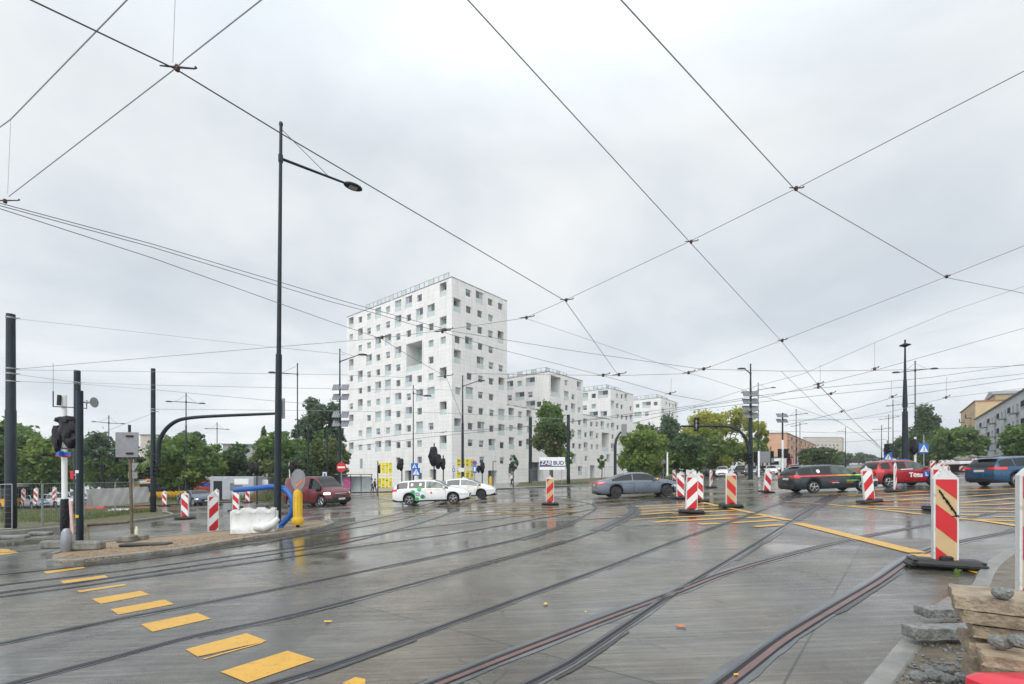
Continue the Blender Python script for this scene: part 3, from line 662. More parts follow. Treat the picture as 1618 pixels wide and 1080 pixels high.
# ---- other buildings: generic block given by a near corner and two face ends in pixels
def M_plain(n, c, v=.08): return mat(n, c, .75, 0, v, .4)
def win_plain(f, w_, root):
    u, z, ww, h, dp, kd = w_; mb = MB(); a, b, c_, d_ = u-ww/2, u+ww/2, z-h/2, z+h/2
    bar(mb, f, a, b, c_, d_, -dp+.02, .04, 0)
    for x0, x1, y0, y1 in ((a, b, c_, c_+.07), (a, b, d_-.07, d_), (a, a+.07, c_+.07, d_-.07), (b-.07, b, c_+.07, d_-.07), (u-.04, u+.04, c_+.07, d_-.07)): bar(mb, f, x0, x1, y0, y1, -dp+.06, .05, 1)
    o = mb.build('window', [M_GLASS, M_WHITE], root)
    if kd == 'K':
        k = MB(); bar(k, f, a-.35, b+.35, c_-.15, c_-.0, 1.15, 1.12, 1)
        for i in range(9):
            uu = a-.33+(b-a+.66)*i/8; bar(k, f, uu-.03, uu+.03, c_, c_+1.0, 1.13, .04, 0)
        bar(k, f, a-.35, b+.35, c_+1.0, c_+1.06, 1.15, .06, 0); bar(k, f, a-.33, b+.33, c_+.06, c_+.95, 1.08, .01, 2)
        o2 = k.build('balcony', [M_DARK, M_KERB, mat('balcony_screen', (.05, .055, .07), .5)], root); o2.location = -Vector(root.location)
    return o
def grid_wins(f, cols, rows, ww=1.4, h=1.5, z0=1.5, dz=3.0, m=1.5, kcols=(), dp=.18):
    for i in range(cols):
        for j in range(rows):
            kd = 'K' if i in kcols else 'W'
            f.wins.append((m+(f.L-2*m)*(i+.5)/cols, f.z0+z0+dz*j+h/2, ww, h, dp, kd))
def plain_block(name, label, c0, Ld, L1, Rd, L2, zb, zt, m, rm, cols1=6, cols2=4, rows=4, kc1=(), kc2=(), pitched=0, cat='building', group=None, dz=3.0, ww=1.4, h=1.5):
    c0 = Vector(c0); Ld = Vector(Ld).normalized(); Rd = Vector(Rd).normalized()
    n1 = Vector((Ld.y, -Ld.x, 0)); n1 = n1 if n1.dot(Rd) < 0 else -n1
    n2 = Vector((Rd.y, -Rd.x, 0)); n2 = n2 if n2.dot(Ld) < 0 else -n2
    f1 = Face(c0, Ld, n1, L1, zb, zt); f2 = Face(c0, Rd, n2, L2, zb, zt)
    f3 = Face(c0+Ld*L1, Rd, Ld, L2, zb, zt); f4 = Face(c0+Rd*L2, Ld, Rd, L1, zb, zt)
    if cols1: grid_wins(f1, cols1, rows, kcols=kc1, dz=dz, ww=ww, h=h)
    if cols2: grid_wins(f2, cols2, rows, kcols=kc2, dz=dz, ww=ww, h=h)
    loc = (c0.x, c0.y, zb)
    poly = [xy(c0-Ld*.3-Rd*.3), xy(c0+Rd*(L2+.3)-Ld*.3), xy(c0+Rd*(L2+.3)+Ld*(L1+.3)), xy(c0+Ld*(L1+.3)-Rd*.3)]
    b = building(name, label, [f1, f2, f3, f4], None, poly, zt+.25, m, rm, loc, cat, group, win_plain)
    if pitched:
        pts = [c0-Ld*.5-Rd*.5, c0+Rd*(L2+.5)-Ld*.5, c0+Rd*(L2+.5)+Ld*(L1+.5), c0+Ld*(L1+.5)-Rd*.5]
        if L1 >= L2: r0 = c0+Rd*L2/2-Ld*.3; r1 = r0+Ld*(L1+.6)
        else: r0 = c0+Ld*L1/2-Rd*.3; r1 = r0+Rd*(L2+.6)
        vs = [(p.x, p.y, zt+.1) for p in pts]+[(p.x, p.y, zt+pitched) for p in (r0, r1)]
        fs = [(0, 1, 4), (2, 3, 5), (1, 2, 5, 4), (3, 0, 4, 5), (3, 2, 1, 0)] if L1 >= L2 else [(0, 3, 4), (1, 2, 5), (0, 1, 5, 4), (2, 3, 4, 5), (3, 2, 1, 0)]
        rr = MB(); rr.add(vs, fs); o = rr.build('pitched_roof', rm, b); o.location = -Vector(loc)
    return b
M_ORB = M_plain('apricot_render', (.58, .34, .21)); M_CRM = M_plain('cream_render', (.50, .44, .38)); M_YLB = M_plain('ochre_render', (.52, .38, .21)); M_GRB = M_plain('blue_grey_render', (.50, .52, .55))
M_GRY = M_plain('grey_render', (.34, .33, .33)); M_TILE = mat('red_tiles', (.36, .12, .09), .6, 0, .2, 3); M_TIN = mat('roof_sheet', (.22, .23, .25), .5, .2, .15, 1); M_OLV = M_plain('olive_render', (.36, .31, .17))
St = Vector((.629, .777, 0)); Sn = Vector((.777, -.629, 0))   # along the street, and across it to the right
def bat(px, Y): p = GP(px, Y); return p
c = bat(1243, 165); plain_block('apartment_block', 'long apricot apartment block with a plain end wall behind the yellow green tree', c, (-1, .12, 0), 7.6, (.62, .785, 0), 90, gz(c.x)-.5, top(684, 165), M_ORB, M_TIN, 0, 22, 4, kc2=tuple(range(0, 22, 3)))
c = bat(1330, 330); plain_block('apartment_block', 'pale block of flats closing the view above the dark round bush', c, (-1, -.05, 0), 28, (.62, .785, 0), 20, gz(c.x)-1, top(691, 330), M_CRM, M_TIN, 9, 4, 5)
c = Vector((91.9-14, 85-17.3, 0)); plain_block('apartment_block', 'blue grey apartment building with stacked dark balconies at the right edge of the view', c, (1, -.6, 0), 14, (.617, .787, 0), 76, gz(c.x)-.5, 16.4, M_GRB, M_TIN, 0, 20, 4, kc2=(3, 6, 9, 12, 15, 18), pitched=.9, ww=1.7, h=1.7)
c = Vector((125.9, 128.6, 0)); plain_block('apartment_block', 'ochre apartment building with balconies squeezed behind the blue grey one', c, (1, -.3, 0), 14, (.617, .787, 0), 31, gz(c.x)-.5, 21.6, M_YLB, M_TILE, 0, 6, 5, kc2=(1, 4))
c = Vector((144, 141, 0)); plain_block('apartment_block', 'tall olive building with red roof patches rising over the blue grey one', c, (1, -.3, 0), 40, (.617, .787, 0), 18, gz(c.x)-.5, 25.5, M_OLV, M_TIN, 5, 4, 6, pitched=2.2)
c = bat(1492, 215); plain_block('apartment_block', 'pale grey gabled building behind the poplar', c, (1, -.5, 0), 14, (.62, .785, 0), 30, gz(c.x)-.5, top(690, 215), M_GRY, M_TIN, 3, 6, 4, pitched=6)
c = bat(222, 130); plain_block('apartment_block', 'slender white block seen between the slim poles on the left', c, (1, .1, 0), 6.5, (-.5, .8, 0), 12, gz(c.x)-1, top(687, 130), M_CRM, M_TIN, 4, 3, 5)
c = bat(252, 150); plain_block('apartment_block', 'block with red tiled roof rising behind the bright green tree', c, (1, .12, 0), 9, (-.5, .8, 0), 12, gz(c.x)-1, top(706, 150), M_ORB, M_TILE, 3, 2, 5, pitched=3.5)
c = bat(352, 105); plain_block('apartment_block', 'grey office building with a flat metal roof behind the dark trees', c, (1, .25, 0), 24, (-.3, .9, 0), 30, gz(c.x)-1, top(702, 105), M_GRY, M_TIN, 9, 8, 4)
c = bat(1166, 120); plain_block('shop', 'low shop with yellow and blue fascia behind the queue of cars', c, (1, .05, 0), 16, (.62, .785, 0), 8, gz(c.x)-.5, top(722, 120), M_CRM, M_TIN, 7, 3, 1)
# ================================================================ VEGETATION
def mat_leaf(name, c1, c2, c3):
    m = bpy.data.materials.new(name); m.use_nodes = True; t = m.node_tree; b = t.nodes['Principled BSDF']
    tcn = N(t, 'ShaderNodeTexCoord'); n = N(t, 'ShaderNodeTexNoise'); n.inputs['Scale'].default_value = .55; n.inputs['Detail'].default_value = 6; n.inputs['Roughness'].default_value = .75
    lk(t, tcn.outputs['Object'], n.inputs['Vector'])
    lk(t, ramp(t, n.outputs[0], [(.34, c1), (.5, c2), (.66, c3)]), b.inputs['Base Color'])
    b.inputs['Roughness'].default_value = .5; b.inputs['Specular IOR Level'].default_value = .35
    tr = N(t, 'ShaderNodeBsdfTranslucent'); tr.inputs[0].default_value = (*[x*1.5 for x in c3], 1)
    mx = N(t, 'ShaderNodeMixShader'); mx.inputs[0].default_value = .28
    out = t.nodes['Material Output']; lk(t, b.outputs[0], mx.inputs[1]); lk(t, tr.outputs[0], mx.inputs[2]); lk(t, mx.outputs[0], out.inputs[0])
    return m
LEAF = {'mid': mat_leaf('leaf_mid', (.052, .10, .028), (.10, .17, .046), (.165, .25, .07)),
        'dark': mat_leaf('leaf_dark', (.032, .064, .026), (.06, .105, .04), (.10, .16, .058)),
        'blue': mat_leaf('leaf_bluegreen', (.038, .075, .042), (.07, .115, .065), (.12, .175, .10)),
        'light': mat_leaf('leaf_light', (.085, .14, .032), (.14, .21, .048), (.21, .28, .07)),
        'yellow': mat_leaf('leaf_yellow', (.13, .20, .035), (.26, .29, .05), (.46, .43, .07)),
        'olive': mat_leaf('leaf_olive', (.062, .09, .034), (.105, .14, .048), (.165, .19, .072))}
M_BARK = mat('bark', (.075, .06, .045), .85, 0, .3, 4, bump=.6, bs=12)
def leafmesh(name, cs, rs, n, size, m, parent, loc, seed, flat=.75):
    rg = np.random.default_rng(seed); k = len(cs); cs = np.array(cs); rs = np.array(rs)
    wts = (rs[:, 0]*rs[:, 1]*rs[:, 2])**.7; idx = rg.choice(k, n, p=wts/wts.sum())
    d = rg.normal(size=(n, 3)); d /= np.linalg.norm(d, axis=1)[:, None]; r = rg.random(n)**.45
    p = cs[idx]+d*r[:, None]*rs[idx]*(1+.20*rg.normal(size=(n, 1)))
    # leaf clump: bent quad (two triangles folded), random attitude
    a = rg.normal(size=(n, 3)); a[:, 2] *= flat; a /= np.linalg.norm(a, axis=1)[:, None]
    b = np.cross(a, rg.normal(size=(n, 3))); b /= np.linalg.norm(b, axis=1)[:, None]
    s_ = (size*(.55+.9*rg.random(n)))[:, None]
    v = np.empty((n, 4, 3)); v[:, 0] = p-a*s_*.6; v[:, 1] = p+b*s_*.38; v[:, 2] = p+a*s_*.6+np.cross(a, b)*s_*.2; v[:, 3] = p-b*s_*.38
    me = bpy.data.meshes.new(name); me.vertices.add(n*4); me.vertices.foreach_set('co', v.reshape(-1))
    me.loops.add(n*4); me.loops.foreach_set('vertex_index', np.arange(n*4, dtype=np.int32)); me.polygons.add(n); me.polygons.foreach_set('loop_start', np.arange(n, dtype=np.int32)*4)
    me.update(calc_edges=True); me.materials.append(m); o = bpy.data.objects.new(name, me); C.objects.link(o)
    if parent: o.parent = parent
    return o
def tree(label, px, pyt, pyb, Y, wpx, kind='mid', kind2=None, shape='round', n=5000, size=.34, seed=1, name='tree', group=None, clumps=70, cat='tree', trunk=True, lean=0, topbias=.0):
    """px centre, pyt/pyb crown top and bottom pixel rows, Y depth, wpx crown width in pixels"""
    random.seed(seed); base = GP(px, Y); zt = top(pyt, Y)-base.z; zb = max(.15, top(pyb, Y)-base.z); W = wpx/FP*Y/2; H = (zt-zb)/2
    root = thing(name, label, cat, base, random.uniform(0, 6), group)
    rzi = Matrix.Rotation(-root.rotation_euler.z, 3, 'Z'); cs = []; rs = []; zc = (zt+zb)/2
    for i in range(clumps):
        while True:
            x, y, z = random.uniform(-1, 1), random.uniform(-1, 1), random.uniform(-1, 1); q = x*x+y*y+z*z
            if (q > 1 and shape != 'poplar') or q < .10: continue
            if shape == 'cone' and math.hypot(x, y) > (1-z)*.52+.05: continue
            if shape == 'poplar' and math.hypot(x, y) > (1-z)*.40+.30: continue
            if shape == 'oval' and math.hypot(x, y) > .95-.45*max(0, z): continue
            break
        s_ = random.uniform(.10, .26)
        rr = (W*s_*1.2, W*s_*1.2, min(H, W*1.4)*s_*1.1)
        cs.append(rzi @ Vector((x*(W-rr[0]*.7)+lean*z, y*(W-rr[0]*.7), zc+z*(H-rr[2]*.8)))); rs.append(rr)
    cs2 = [tuple(c) for c in cs]
    if kind2:
        hi = [i for i in range(len(cs)) if cs[i].z > zc+H*(.05+topbias) or random.random() < .12]; lo = [i for i in range(len(cs)) if i not in hi]
        nh = int(n*len(hi)/len(cs))
        leafmesh('crown', [cs2[i] for i in lo], [rs[i] for i in lo], n-nh, size, LEAF[kind], root, None, seed)
        c2 = leafmesh('crown', [cs2[i] for i in hi], [rs[i] for i in hi], nh, size, LEAF[kind2], root, None, seed+50)
    else: leafmesh('crown', cs2, rs, n, size, LEAF[kind], root, None, seed)
    if trunk:
        mb = MB(); r0 = max(.05, H*.045+W*.015); tp = Vector((0, 0, zc+H*.35)); mb.tube([(0, 0, -.1), (0.02, 0, zb*.5), (.0, .03, zb), (0, 0, zc), tp], [r0*1.25, r0, r0*.85, r0*.5, r0*.2], 8)
        for c in random.sample(cs, min(14, len(cs))):
            z0 = zb+(c.z-zb)*random.uniform(.15, .55); z0 = max(zb*.8, min(z0, zc)); a = Vector((0, 0, z0)); m_ = a.lerp(c, .5)+Vector((0, 0, -.06*(c-a).length))
            mb.tube([a, m_, c], [r0*.42, r0*.25, r0*.08], 5)
        mb.build('trunk', M_BARK, root, True)
    return root
GT = 'trees round the crossing'
tree('tall tree at the far left edge behind the thick catenary pole', 22, 660, 785, 62, 90, 'mid', n=9000, size=.5, seed=11)
tree('broad green tree between the far left pole and the white post', 75, 684, 785, 52, 76, 'mid', 'light', n=7000, size=.4, seed=12)
tree('dull green tree behind the black wrapped signal', 108, 690, 782, 72, 84, 'olive', n=7000, size=.5, seed=13)
tree('rounded tree behind the double lamp between sign back and white post', 168, 680, 780, 66, 100, 'mid', 'blue', n=11000, size=.45, seed=14)
tree('dark tree low behind the wind-blown tarpaulin', 205, 705, 775, 70, 46, 'dark', n=3500, size=.4, seed=15)
tree('slim tree crown at the left edge of the picture behind the bus', -12, 690, 775, 45, 70, 'dark', n=4000, size=.4, seed=16)
tree('bright green spreading tree under the curved signal arm', 298, 684, 778, 58, 118, 'light', 'mid', n=14000, size=.38, seed=17)
tree('small grey green tree behind the top of the bright green one', 300, 676, 730, 90, 46, 'blue', n=3000, size=.5, seed=18)
tree('dark round tree in front of the grey office', 380, 700, 778, 66, 74, 'blue', 'dark', n=9000, size=.4, seed=19)
tree('blue green conifer standing above the office roof', 418, 668, 745, 82, 30, 'blue', shape='cone', n=3500, size=.45, seed=20)
tree('wide olive green tree behind the main lamp post', 448, 676, 780, 60, 92, 'olive', 'mid', n=12000, size=.38, seed=21)
tree('tallest tree of the left group beside the white tower', 505, 620, 772, 70, 84, 'mid', 'blue', n=15000, size=.42, seed=22)
tree('lower green tree at the foot of the white tower', 522, 686, 780, 62, 60, 'olive', n=8000, size=.4, seed=23)
tree('dark green tree behind the dark red van', 470, 712, 775, 55, 60, 'dark', n=4500, size=.36, seed=24)
tree('tall leafy tree in front of the second white block', 871, 629, 732, 74, 66, 'olive', 'mid', shape='oval', n=13000, size=.36, seed=31, clumps=60)
tree('staked young tree beside the yellow bollard near the tower', 811, 717, 746, 55, 17, 'blue', n=900, size=.22, seed=32, clumps=16, name='young_tree', cat='young tree', shape='oval')
tree('young tree in front of the third white block', 951, 718, 744, 52, 15, 'mid', n=900, size=.22, seed=33, clumps=16, name='young_tree', cat='young tree')
tree('thin pale sapling behind the company board', 897, 705, 742, 66, 22, 'light', n=700, size=.25, seed=34, clumps=14, name='young_tree', cat='young tree')
tree('pale green willow-like tree over the grey sedan', 1016, 668, 760, 58, 88, 'light', 'light', n=11000, size=.30, seed=35)
tree('darker tree behind the pale willow-like one, rising above it', 1048, 650, 755, 74, 74, 'mid', 'blue', n=7000, size=.4, seed=36)
tree('dense dark tree right of the willow-like one', 1086, 682, 762, 62, 78, 'mid', 'dark', n=10000, size=.34, seed=37)
tree('large tree turning yellow at the top, behind the mast with solar panels', 1140, 633, 748, 86, 128, 'light', 'yellow', n=17000, size=.42, seed=38, clumps=64, topbias=-.05)
tree('yellowing tree right of the mast with solar panels', 1197, 662, 728, 92, 42, 'light', 'yellow', n=5000, size=.42, seed=39, clumps=30)
tree('dark clipped-looking round bush in the middle of the avenue', 1292, 705, 737, 88, 62, 'dark', n=6500, size=.32, seed=40, name='bush', cat='bush', trunk=False)
tree('small brownish shrub beside the dark round bush', 1272, 716, 738, 84, 22, 'olive', n=1500, size=.3, seed=47, name='bush', cat='bush', trunk=False)
tree('tall pointed poplar on the right side of the avenue', 1464, 636, 742, 105, 62, 'mid', 'dark', shape='poplar', n=19000, size=.5, seed=41, clumps=170)
tree('dark tree left of the poplar behind the great mast', 1424, 688, 735, 120, 46, 'dark', n=5000, size=.5, seed=42)
tree('rounded tree in front of the ochre house', 1512, 672, 745, 80, 76, 'mid', n=12000, size=.4, seed=43)
tree('spreading tree between poplar and ochre house', 1490, 690, 738, 92, 60, 'dark', 'mid', n=5500, size=.4, seed=44)
tree('tree at the right edge hiding part of the blue grey building', 1618, 664, 732, 52, 60, 'mid', n=8000, size=.32, seed=45)
for i, (px, pt, Y, wp) in enumerate([(1335, 716, 210, 40), (1357, 713, 260, 44), (1378, 718, 330, 36), (1322, 712, 170, 30)]):
    tree(['first hazy tree of the avenue beyond the round bush', 'second hazy tree of the avenue, widest of the far row', 'faintest hazy tree far down the avenue', 'hazy tree just right of the dark round bush'][i], px, pt, 736, Y, wp, ['olive', 'blue', 'blue', 'mid'][i], n=2500, size=.9, seed=60+i, clumps=24)
for i, (px, pt, Y, wp) in enumerate([(1120, 708, 130, 60), (1222, 722, 140, 34), (960, 735, 150, 60), (240, 735, 120, 90), (60, 745, 90, 120), (140, 742, 100, 110), (-40, 735, 80, 90)]):
    tree(['dark hedge-like tree behind the queue of cars', 'low green tree at the foot of the apricot block', 'low tree behind the third white block', 'low dark tree behind the white slender block',
          'low trees edge behind the parked cars at the left', 'low tree behind the wrapped signal and the tarpaulin', 'low tree beyond the left edge'][i], px, pt, 768 if px < 300 else 745, Y, wp, 'dark', n=4000, size=.6, seed=70+i, clumps=30, trunk=False)
# grass tufts
def tufts(name, polyfn, n, hmin, hmax, seed, label):
    rg = random.Random(seed); mb = MB()
    for _ in range(n):
        p = polyfn(rg); hh = rg.uniform(hmin, hmax); a = rg.uniform(0, 6.28); w_ = .02+hh*.05; dx, dy = math.cos(a)*w_, math.sin(a)*w_; lx, ly = rg.uniform(-.4, .4)*hh, rg.uniform(-.4, .4)*hh
        mb.add([(p.x-dx, p.y-dy, p.z), (p.x+dx, p.y+dy, p.z), (p.x+lx, p.y+ly, p.z+hh)], [(0, 1, 2)])
    o = mb.build(name, LEAF['olive']); o['kind'] = 'stuff'; tag(o, label, 'grass'); return o
def rpx(px0, px1, Y0, Y1, h=.06):
    return lambda rg: GP(rg.uniform(px0, px1), math.exp(rg.uniform(math.log(Y0), math.log(Y1))), h)
def pxg(a, b): return GP(a, 1.6*FP/(b-(HY-S*(a-CX))), .06)
def verge_pt(rg):
    u = rg.uniform(-60, 248); return pxg(u, 806+rg.random()*(22-max(0, u-110)*.14))
tufts('grass', verge_pt, 5200, .08, .32, 5, 'rough grass on the verge behind the wire fence panels')
tufts('weeds', lambda rg: (lambda a, b: GP(a, 1.6*FP/(b-(HY+ -S*(a-CX)))))(rg.uniform(238, 450), rg.uniform(788, 791)), 1500, .5, 1.1, 6, 'tall weeds along the far kerb behind the striped boards')
tufts('verge_grass', lambda rg: (lambda a, b: GP(a, 1.6*FP/(b-(HY+ -S*(a-CX)))))(rg.uniform(820, 930), rg.uniform(764.5, 767)), 900, .15, .5, 8, 'green verge in front of the white blocks')
tufts('verge_weeds', lambda rg: (lambda a, b: GP(a, 1.6*FP/(b-(HY+ -S*(a-CX)))))(rg.uniform(1055, 1110), rg.uniform(755, 758)), 700, .2, .6, 9, 'yellowish weeds beside the striped boards in front of the dark trees')
# ================================================================ VEHICLES
M_TYRE = mat('tyre', (.016, .016, .017), .6, 0, .2, 10)
M_RIM = mat('alloy', (.42, .42, .43), .3, .85, 0); M_RIMD = mat('dark_alloy', (.05, .05, .055), .3, .6, 0)
M_CGL = mat('car_glass', (.012, .016, .018), .04, 0, 0, spec=.45); M_CGLG = mat('car_glass_clear', (.07, .10, .09), .04, 0, .5, 2.5, spec=.5)
M_TRIM = mat('car_trim', (.015, .015, .017), .5, 0, 0); M_CHR = mat('chrome', (.6, .6, .6), .15, 1, 0)
M_TAIL = mat('tail_lamp', (.42, .006, .01), .15, 0, 0, spec=.8, emit=(1, .03, .02), es=.35); M_HEAD = mat('head_lamp', (.55, .56, .56), .08, 0, 0, spec=.9)
M_HEADON = mat('lit_head_lamp', (.8, .8, .75), .1, 0, 0, emit=(1, .93, .78), es=3.2); M_IND = mat('indicator', (.8, .25, .01), .15, 0, 0, emit=(1, .4, .02), es=1.2)
M_PLATE = mat('number_plate', (.62, .62, .60), .4, 0, 0); M_UNDER = mat('underbody', (.012, .012, .012), .8, 0, 0)
def paint(n, c, metal=.0): return mat('paint_'+n, c, .28, metal, .04, 2, spec=.4, coat=.45)
P_WHITE = paint('white', (.74, .74, .73)); P_BLUEGREY = paint('blue_grey', (.125, .150, .185), .3); P_RED = paint('red', (.30, .005, .010), .0); P_MAROON = paint('maroon', (.12, .006, .012), .0)
P_ANTH = paint('anthracite', (.014, .024, .030), .1); P_BLUE = paint('blue', (.012, .065, .14), .2); P_SILVER = paint('silver', (.50, .52, .55), .6); P_BLACKC = paint('black', (.015, .016, .018)); P_STEELB = paint('steel_blue', (.08, .11, .16), .3)
P_LBLUE = paint('light_blue', (.35, .42, .50), .3)
def interp(tab, x):
    if x <= tab[0][0]: return tab[0][1]
    for (a, b), (c, d) in zip(tab, tab[1:]):
        if x <= c: 
            t = (x-a)/(c-a); t = t*t*(3-2*t)*.35+t*.65; return b+(d-b)*t
    return tab[-1][1]
SPEC = {
 'sedan': dict(L=4.93, W=1.87, r=.345, wb=2.97, ro=1.10, T=[(0, .88), (.012, .97), (.03, 1.04), (.10, 1.09), (.155, 1.13), (.20, 1.20), (.32, 1.40), (.40, 1.455), (.49, 1.47), (.57, 1.445), (.63, 1.36), (.715, 1.12), (.74, 1.06), (.84, .99), (.94, .86), (.985, .74), (1, .62)],
    B=[(0, .86), (.15, .97), (.4, .965), (.7, .93), (1, .66)], win=(.175, .73), pil=[(.415, .428)], rw=(.17, .335), ws=(.575, .728), half=.31),
 'wagon': dict(L=4.58, W=1.78, r=.325, wb=2.62, ro=1.02, T=[(0, .80), (.008, .95), (.02, 1.10), (.05, 1.27), (.085, 1.41), (.13, 1.46), (.30, 1.495), (.45, 1.495), (.54, 1.465), (.60, 1.40), (.715, 1.11), (.745, 1.03), (.85, .94), (.94, .83), (.985, .70), (1, .58)],
    B=[(0, .92), (.15, .97), (.4, .95), (.7, .91), (1, .62)], win=(.06, .735), pil=[(.205, .222), (.43, .445)], rw=(.010, .080), ws=(.555, .735), half=.3),
 'hatch': dict(L=3.90, W=1.70, r=.315, wb=2.43, ro=.66, T=[(0, .80), (.010, .95), (.025, 1.12), (.06, 1.34), (.10, 1.46), (.18, 1.50), (.32, 1.52), (.46, 1.51), (.55, 1.47), (.60, 1.40), (.70, 1.12), (.735, 1.02), (.85, .96), (.93, .86), (.98, .72), (1, .6)],
    B=[(0, .96), (.15, 1.0), (.4, .97), (.7, .92), (1, .66)], win=(.08, .72), pil=[(.20, .24), (.42, .44)], rw=(.012, .09), ws=(.56, .725), half=.3),
 'mono': dict(L=4.48, W=1.75, r=.315, wb=2.70, ro=.80, T=[(0, .85), (.01, 1.02), (.03, 1.14), (.08, 1.24), (.20, 1.38), (.33, 1.46), (.44, 1.49), (.54, 1.47), (.62, 1.38), (.76, 1.12), (.80, 1.04), (.88, .94), (.95, .82), (.985, .70), (1, .58)],
    B=[(0, .95), (.15, 1.02), (.4, .97), (.75, .88), (1, .62)], win=(.13, .78), pil=[(.235, .25), (.45, .465)], rw=(.05, .22), ws=(.56, .79), half=.3),
 'van': dict(L=4.78, W=1.90, r=.34, wb=3.10, ro=.87, T=[(0, 1.80), (.006, 1.90), (.03, 1.95), (.3, 1.975), (.58, 1.965), (.66, 1.93), (.70, 1.86), (.80, 1.42), (.845, 1.22), (.86, 1.18), (.92, 1.08), (.97, .94), (.99, .80), (1, .62)],
    B=[(0, 1.12), (.4, 1.12), (.7, 1.05), (.84, .98), (1, .72)], win=(.575, .845), pil=[], rw=(-1, -1), ws=(.675, .85), half=.34),
 'suv': dict(L=4.45, W=1.84, r=.36, wb=2.67, ro=.86, T=[(0, .9), (.008, 1.1), (.02, 1.25), (.05, 1.42), (.09, 1.58), (.15, 1.64), (.3, 1.67), (.45, 1.66), (.54, 1.62), (.60, 1.54), (.70, 1.24), (.73, 1.15), (.85, 1.07), (.94, .97), (.985, .8), (1, .66)],
    B=[(0, 1.05), (.15, 1.08), (.4, 1.05), (.7, 1.0), (1, .74)], win=(.06, .725), pil=[(.2, .222), (.42, .44)], rw=(.010, .085), ws=(.555, .722), half=.3)}
class Car:
    def __init__(s, name, label, cat, kind, pm, loc, heading, scale=1., group=None, rim=None, detail=True, lights=False, side_trim=None, glassf=None, lod=1, plate=True):
        sp = SPEC[kind]; s.sp = sp; L, W, r = sp['L'], sp['W'], sp['r']; s.L = L; s.W = W; s.pm = pm
        s.root = thing(name, label, cat, loc, heading, group, tilt=True); s.root.scale = (scale,)*3
        s.xr = sp['ro']; s.xf = sp['ro']+sp['wb']; s.x0 = (s.xr+s.xf)/2     # local origin midway between axles
        step = .075 if lod == 1 else .13
        xs = list(np.arange(0, L+.001, step))+[L, .012*L, .004*L, L*.988, L*.996]
        for xw in (s.xr, s.xf):
            R = r+.055; xs += [xw-R-.001, xw-R+.001, xw+R-.001, xw+R+.001, xw-R*.97, xw+R*.97, xw-R*.8, xw+R*.8, xw]
        for a, b in sp['pil']: xs += [a*L, b*L]
        xs += [sp['win'][0]*L, sp['win'][1]*L, sp['rw'][0]*L, sp['rw'][1]*L, sp['ws'][0]*L, sp['ws'][1]*L]
        xs = sorted({round(x, 4) for x in xs if 0 <= x <= L}); s.xs = xs; n = len(xs)
        secs = [s.section(x) for x in xs]; k = len(secs[0])
        V = []; 
        for x, sc_ in zip(xs, secs):
            V += [(x-s.x0, y, z) for y, z in sc_]+[(x-s.x0, -y, z) for y, z in sc_[:-1][::-1]]
        m_ = 2*k-1; body = MB(); sg = MB(); wsn = MB(); rwn = MB(); body.add(V, []); sg.add(V, []); wsn.add(V, []); rwn.add(V, [])
        for i in range(n-1):
            xm = (xs[i]+xs[i+1])/2/L; T = interp(sp['T'], xm); B = s.belt(xm*L)
            inwin = sp['win'][0] < xm < sp['win'][1] and not any(a < xm < b for a, b in sp['pil']) and T-B > .09
            for j in range(m_-1):
                jj = j if j < k-1 else m_-2-j
                f = (i*m_+j, i*m_+j+1, (i+1)*m_+j+1, (i+1)*m_+j)
                if jj == 5 and inwin: sg.f.append(list(f)); sg.m.append(0 if not (glassf and xm > glassf) else 1)
                elif jj >= 7 and sp['ws'][0] < xm < sp['ws'][1]: wsn.f.append(list(f)); wsn.m.append(0)
                elif jj >= 7 and sp['rw'][0] < xm < sp['rw'][1]: rwn.f.append(list(f)); rwn.m.append(0)
                else: body.f.append(list(f)); body.m.append(1 if jj == 0 and True else 0)
        body.f.append(list(range(m_-1, -1, -1))); body.m.append(0); body.f.append([(n-1)*m_+j for j in range(m_)]); body.m.append(0)
        s.body = body.build('body', [pm, M_TRIM], s.root, True)
        if sg.f: sg.build('side_windows', [M_CGL, M_CGLG], s.root, True)
        if wsn.f: wsn.build('windscreen', M_CGLG if glassf else M_CGL, s.root, True)
        if rwn.f: rwn.build('rear_window', M_CGL, s.root, True)
        u = MB(); u.box((L/2-s.x0, 0, .46), (L*.95, W-.42, .50)); u.build('underbody', M_UNDER, s.root)
        for xw in (s.xr, s.xf):
            for sd_ in (1, -1): s.wheel(xw-s.x0, sd_*(W/2-.115), r, sd_, rim or M_RIM, lod)
        if detail:
            t = MB()
            for xx in [s.xf-r-.10-.02, sp['L']*(.435 if kind != 'van' else .60), s.xr+r*.6+.1]:
                zz = np.linspace(.34, s.belt(xx)-.01, 6)
                for sd_ in (1, -1): t.tube([(xx-s.x0, sd_*(s.ysurf(xx, z)+.001), z) for z in zz], .0055, 4)
            t.build('door_seam', M_TRIM, s.root)
            if kind != 'van' or True:
                for xx in ([L*.40, L*.245] if kind != 'van' else [L*.62]):
                    for sd_ in (1, -1):
                        h = MB(); zz = s.belt(xx)-.12; h.bbox((xx-s.x0, sd_*(s.ysurf(xx, zz)+.012), zz), (.19, .035, .035), .01); h.build('door_handle', pm, s.root, True)
        for sd_ in (1, -1):
            xm = (sp['ws'][1]-.055)*L if kind != 'van' else L*.79; h = MB(); zb = s.belt(xm)+.06; y = s.ysurf(xm, zb-.07)+.10
            h.ell((xm-s.x0, sd_*y, zb+.03), (.07, .12, .075 if kind != 'van' else .14), 10, 7); h.build('wing_mirror', pm if kind != 'van' else M_TRIM, s.root, True)
        s.kind = kind; s.lit = lights
        # lamps
        zt = sp['B'][0][1]
        hw = .62; zf = interp(sp['B'], .95)-.02
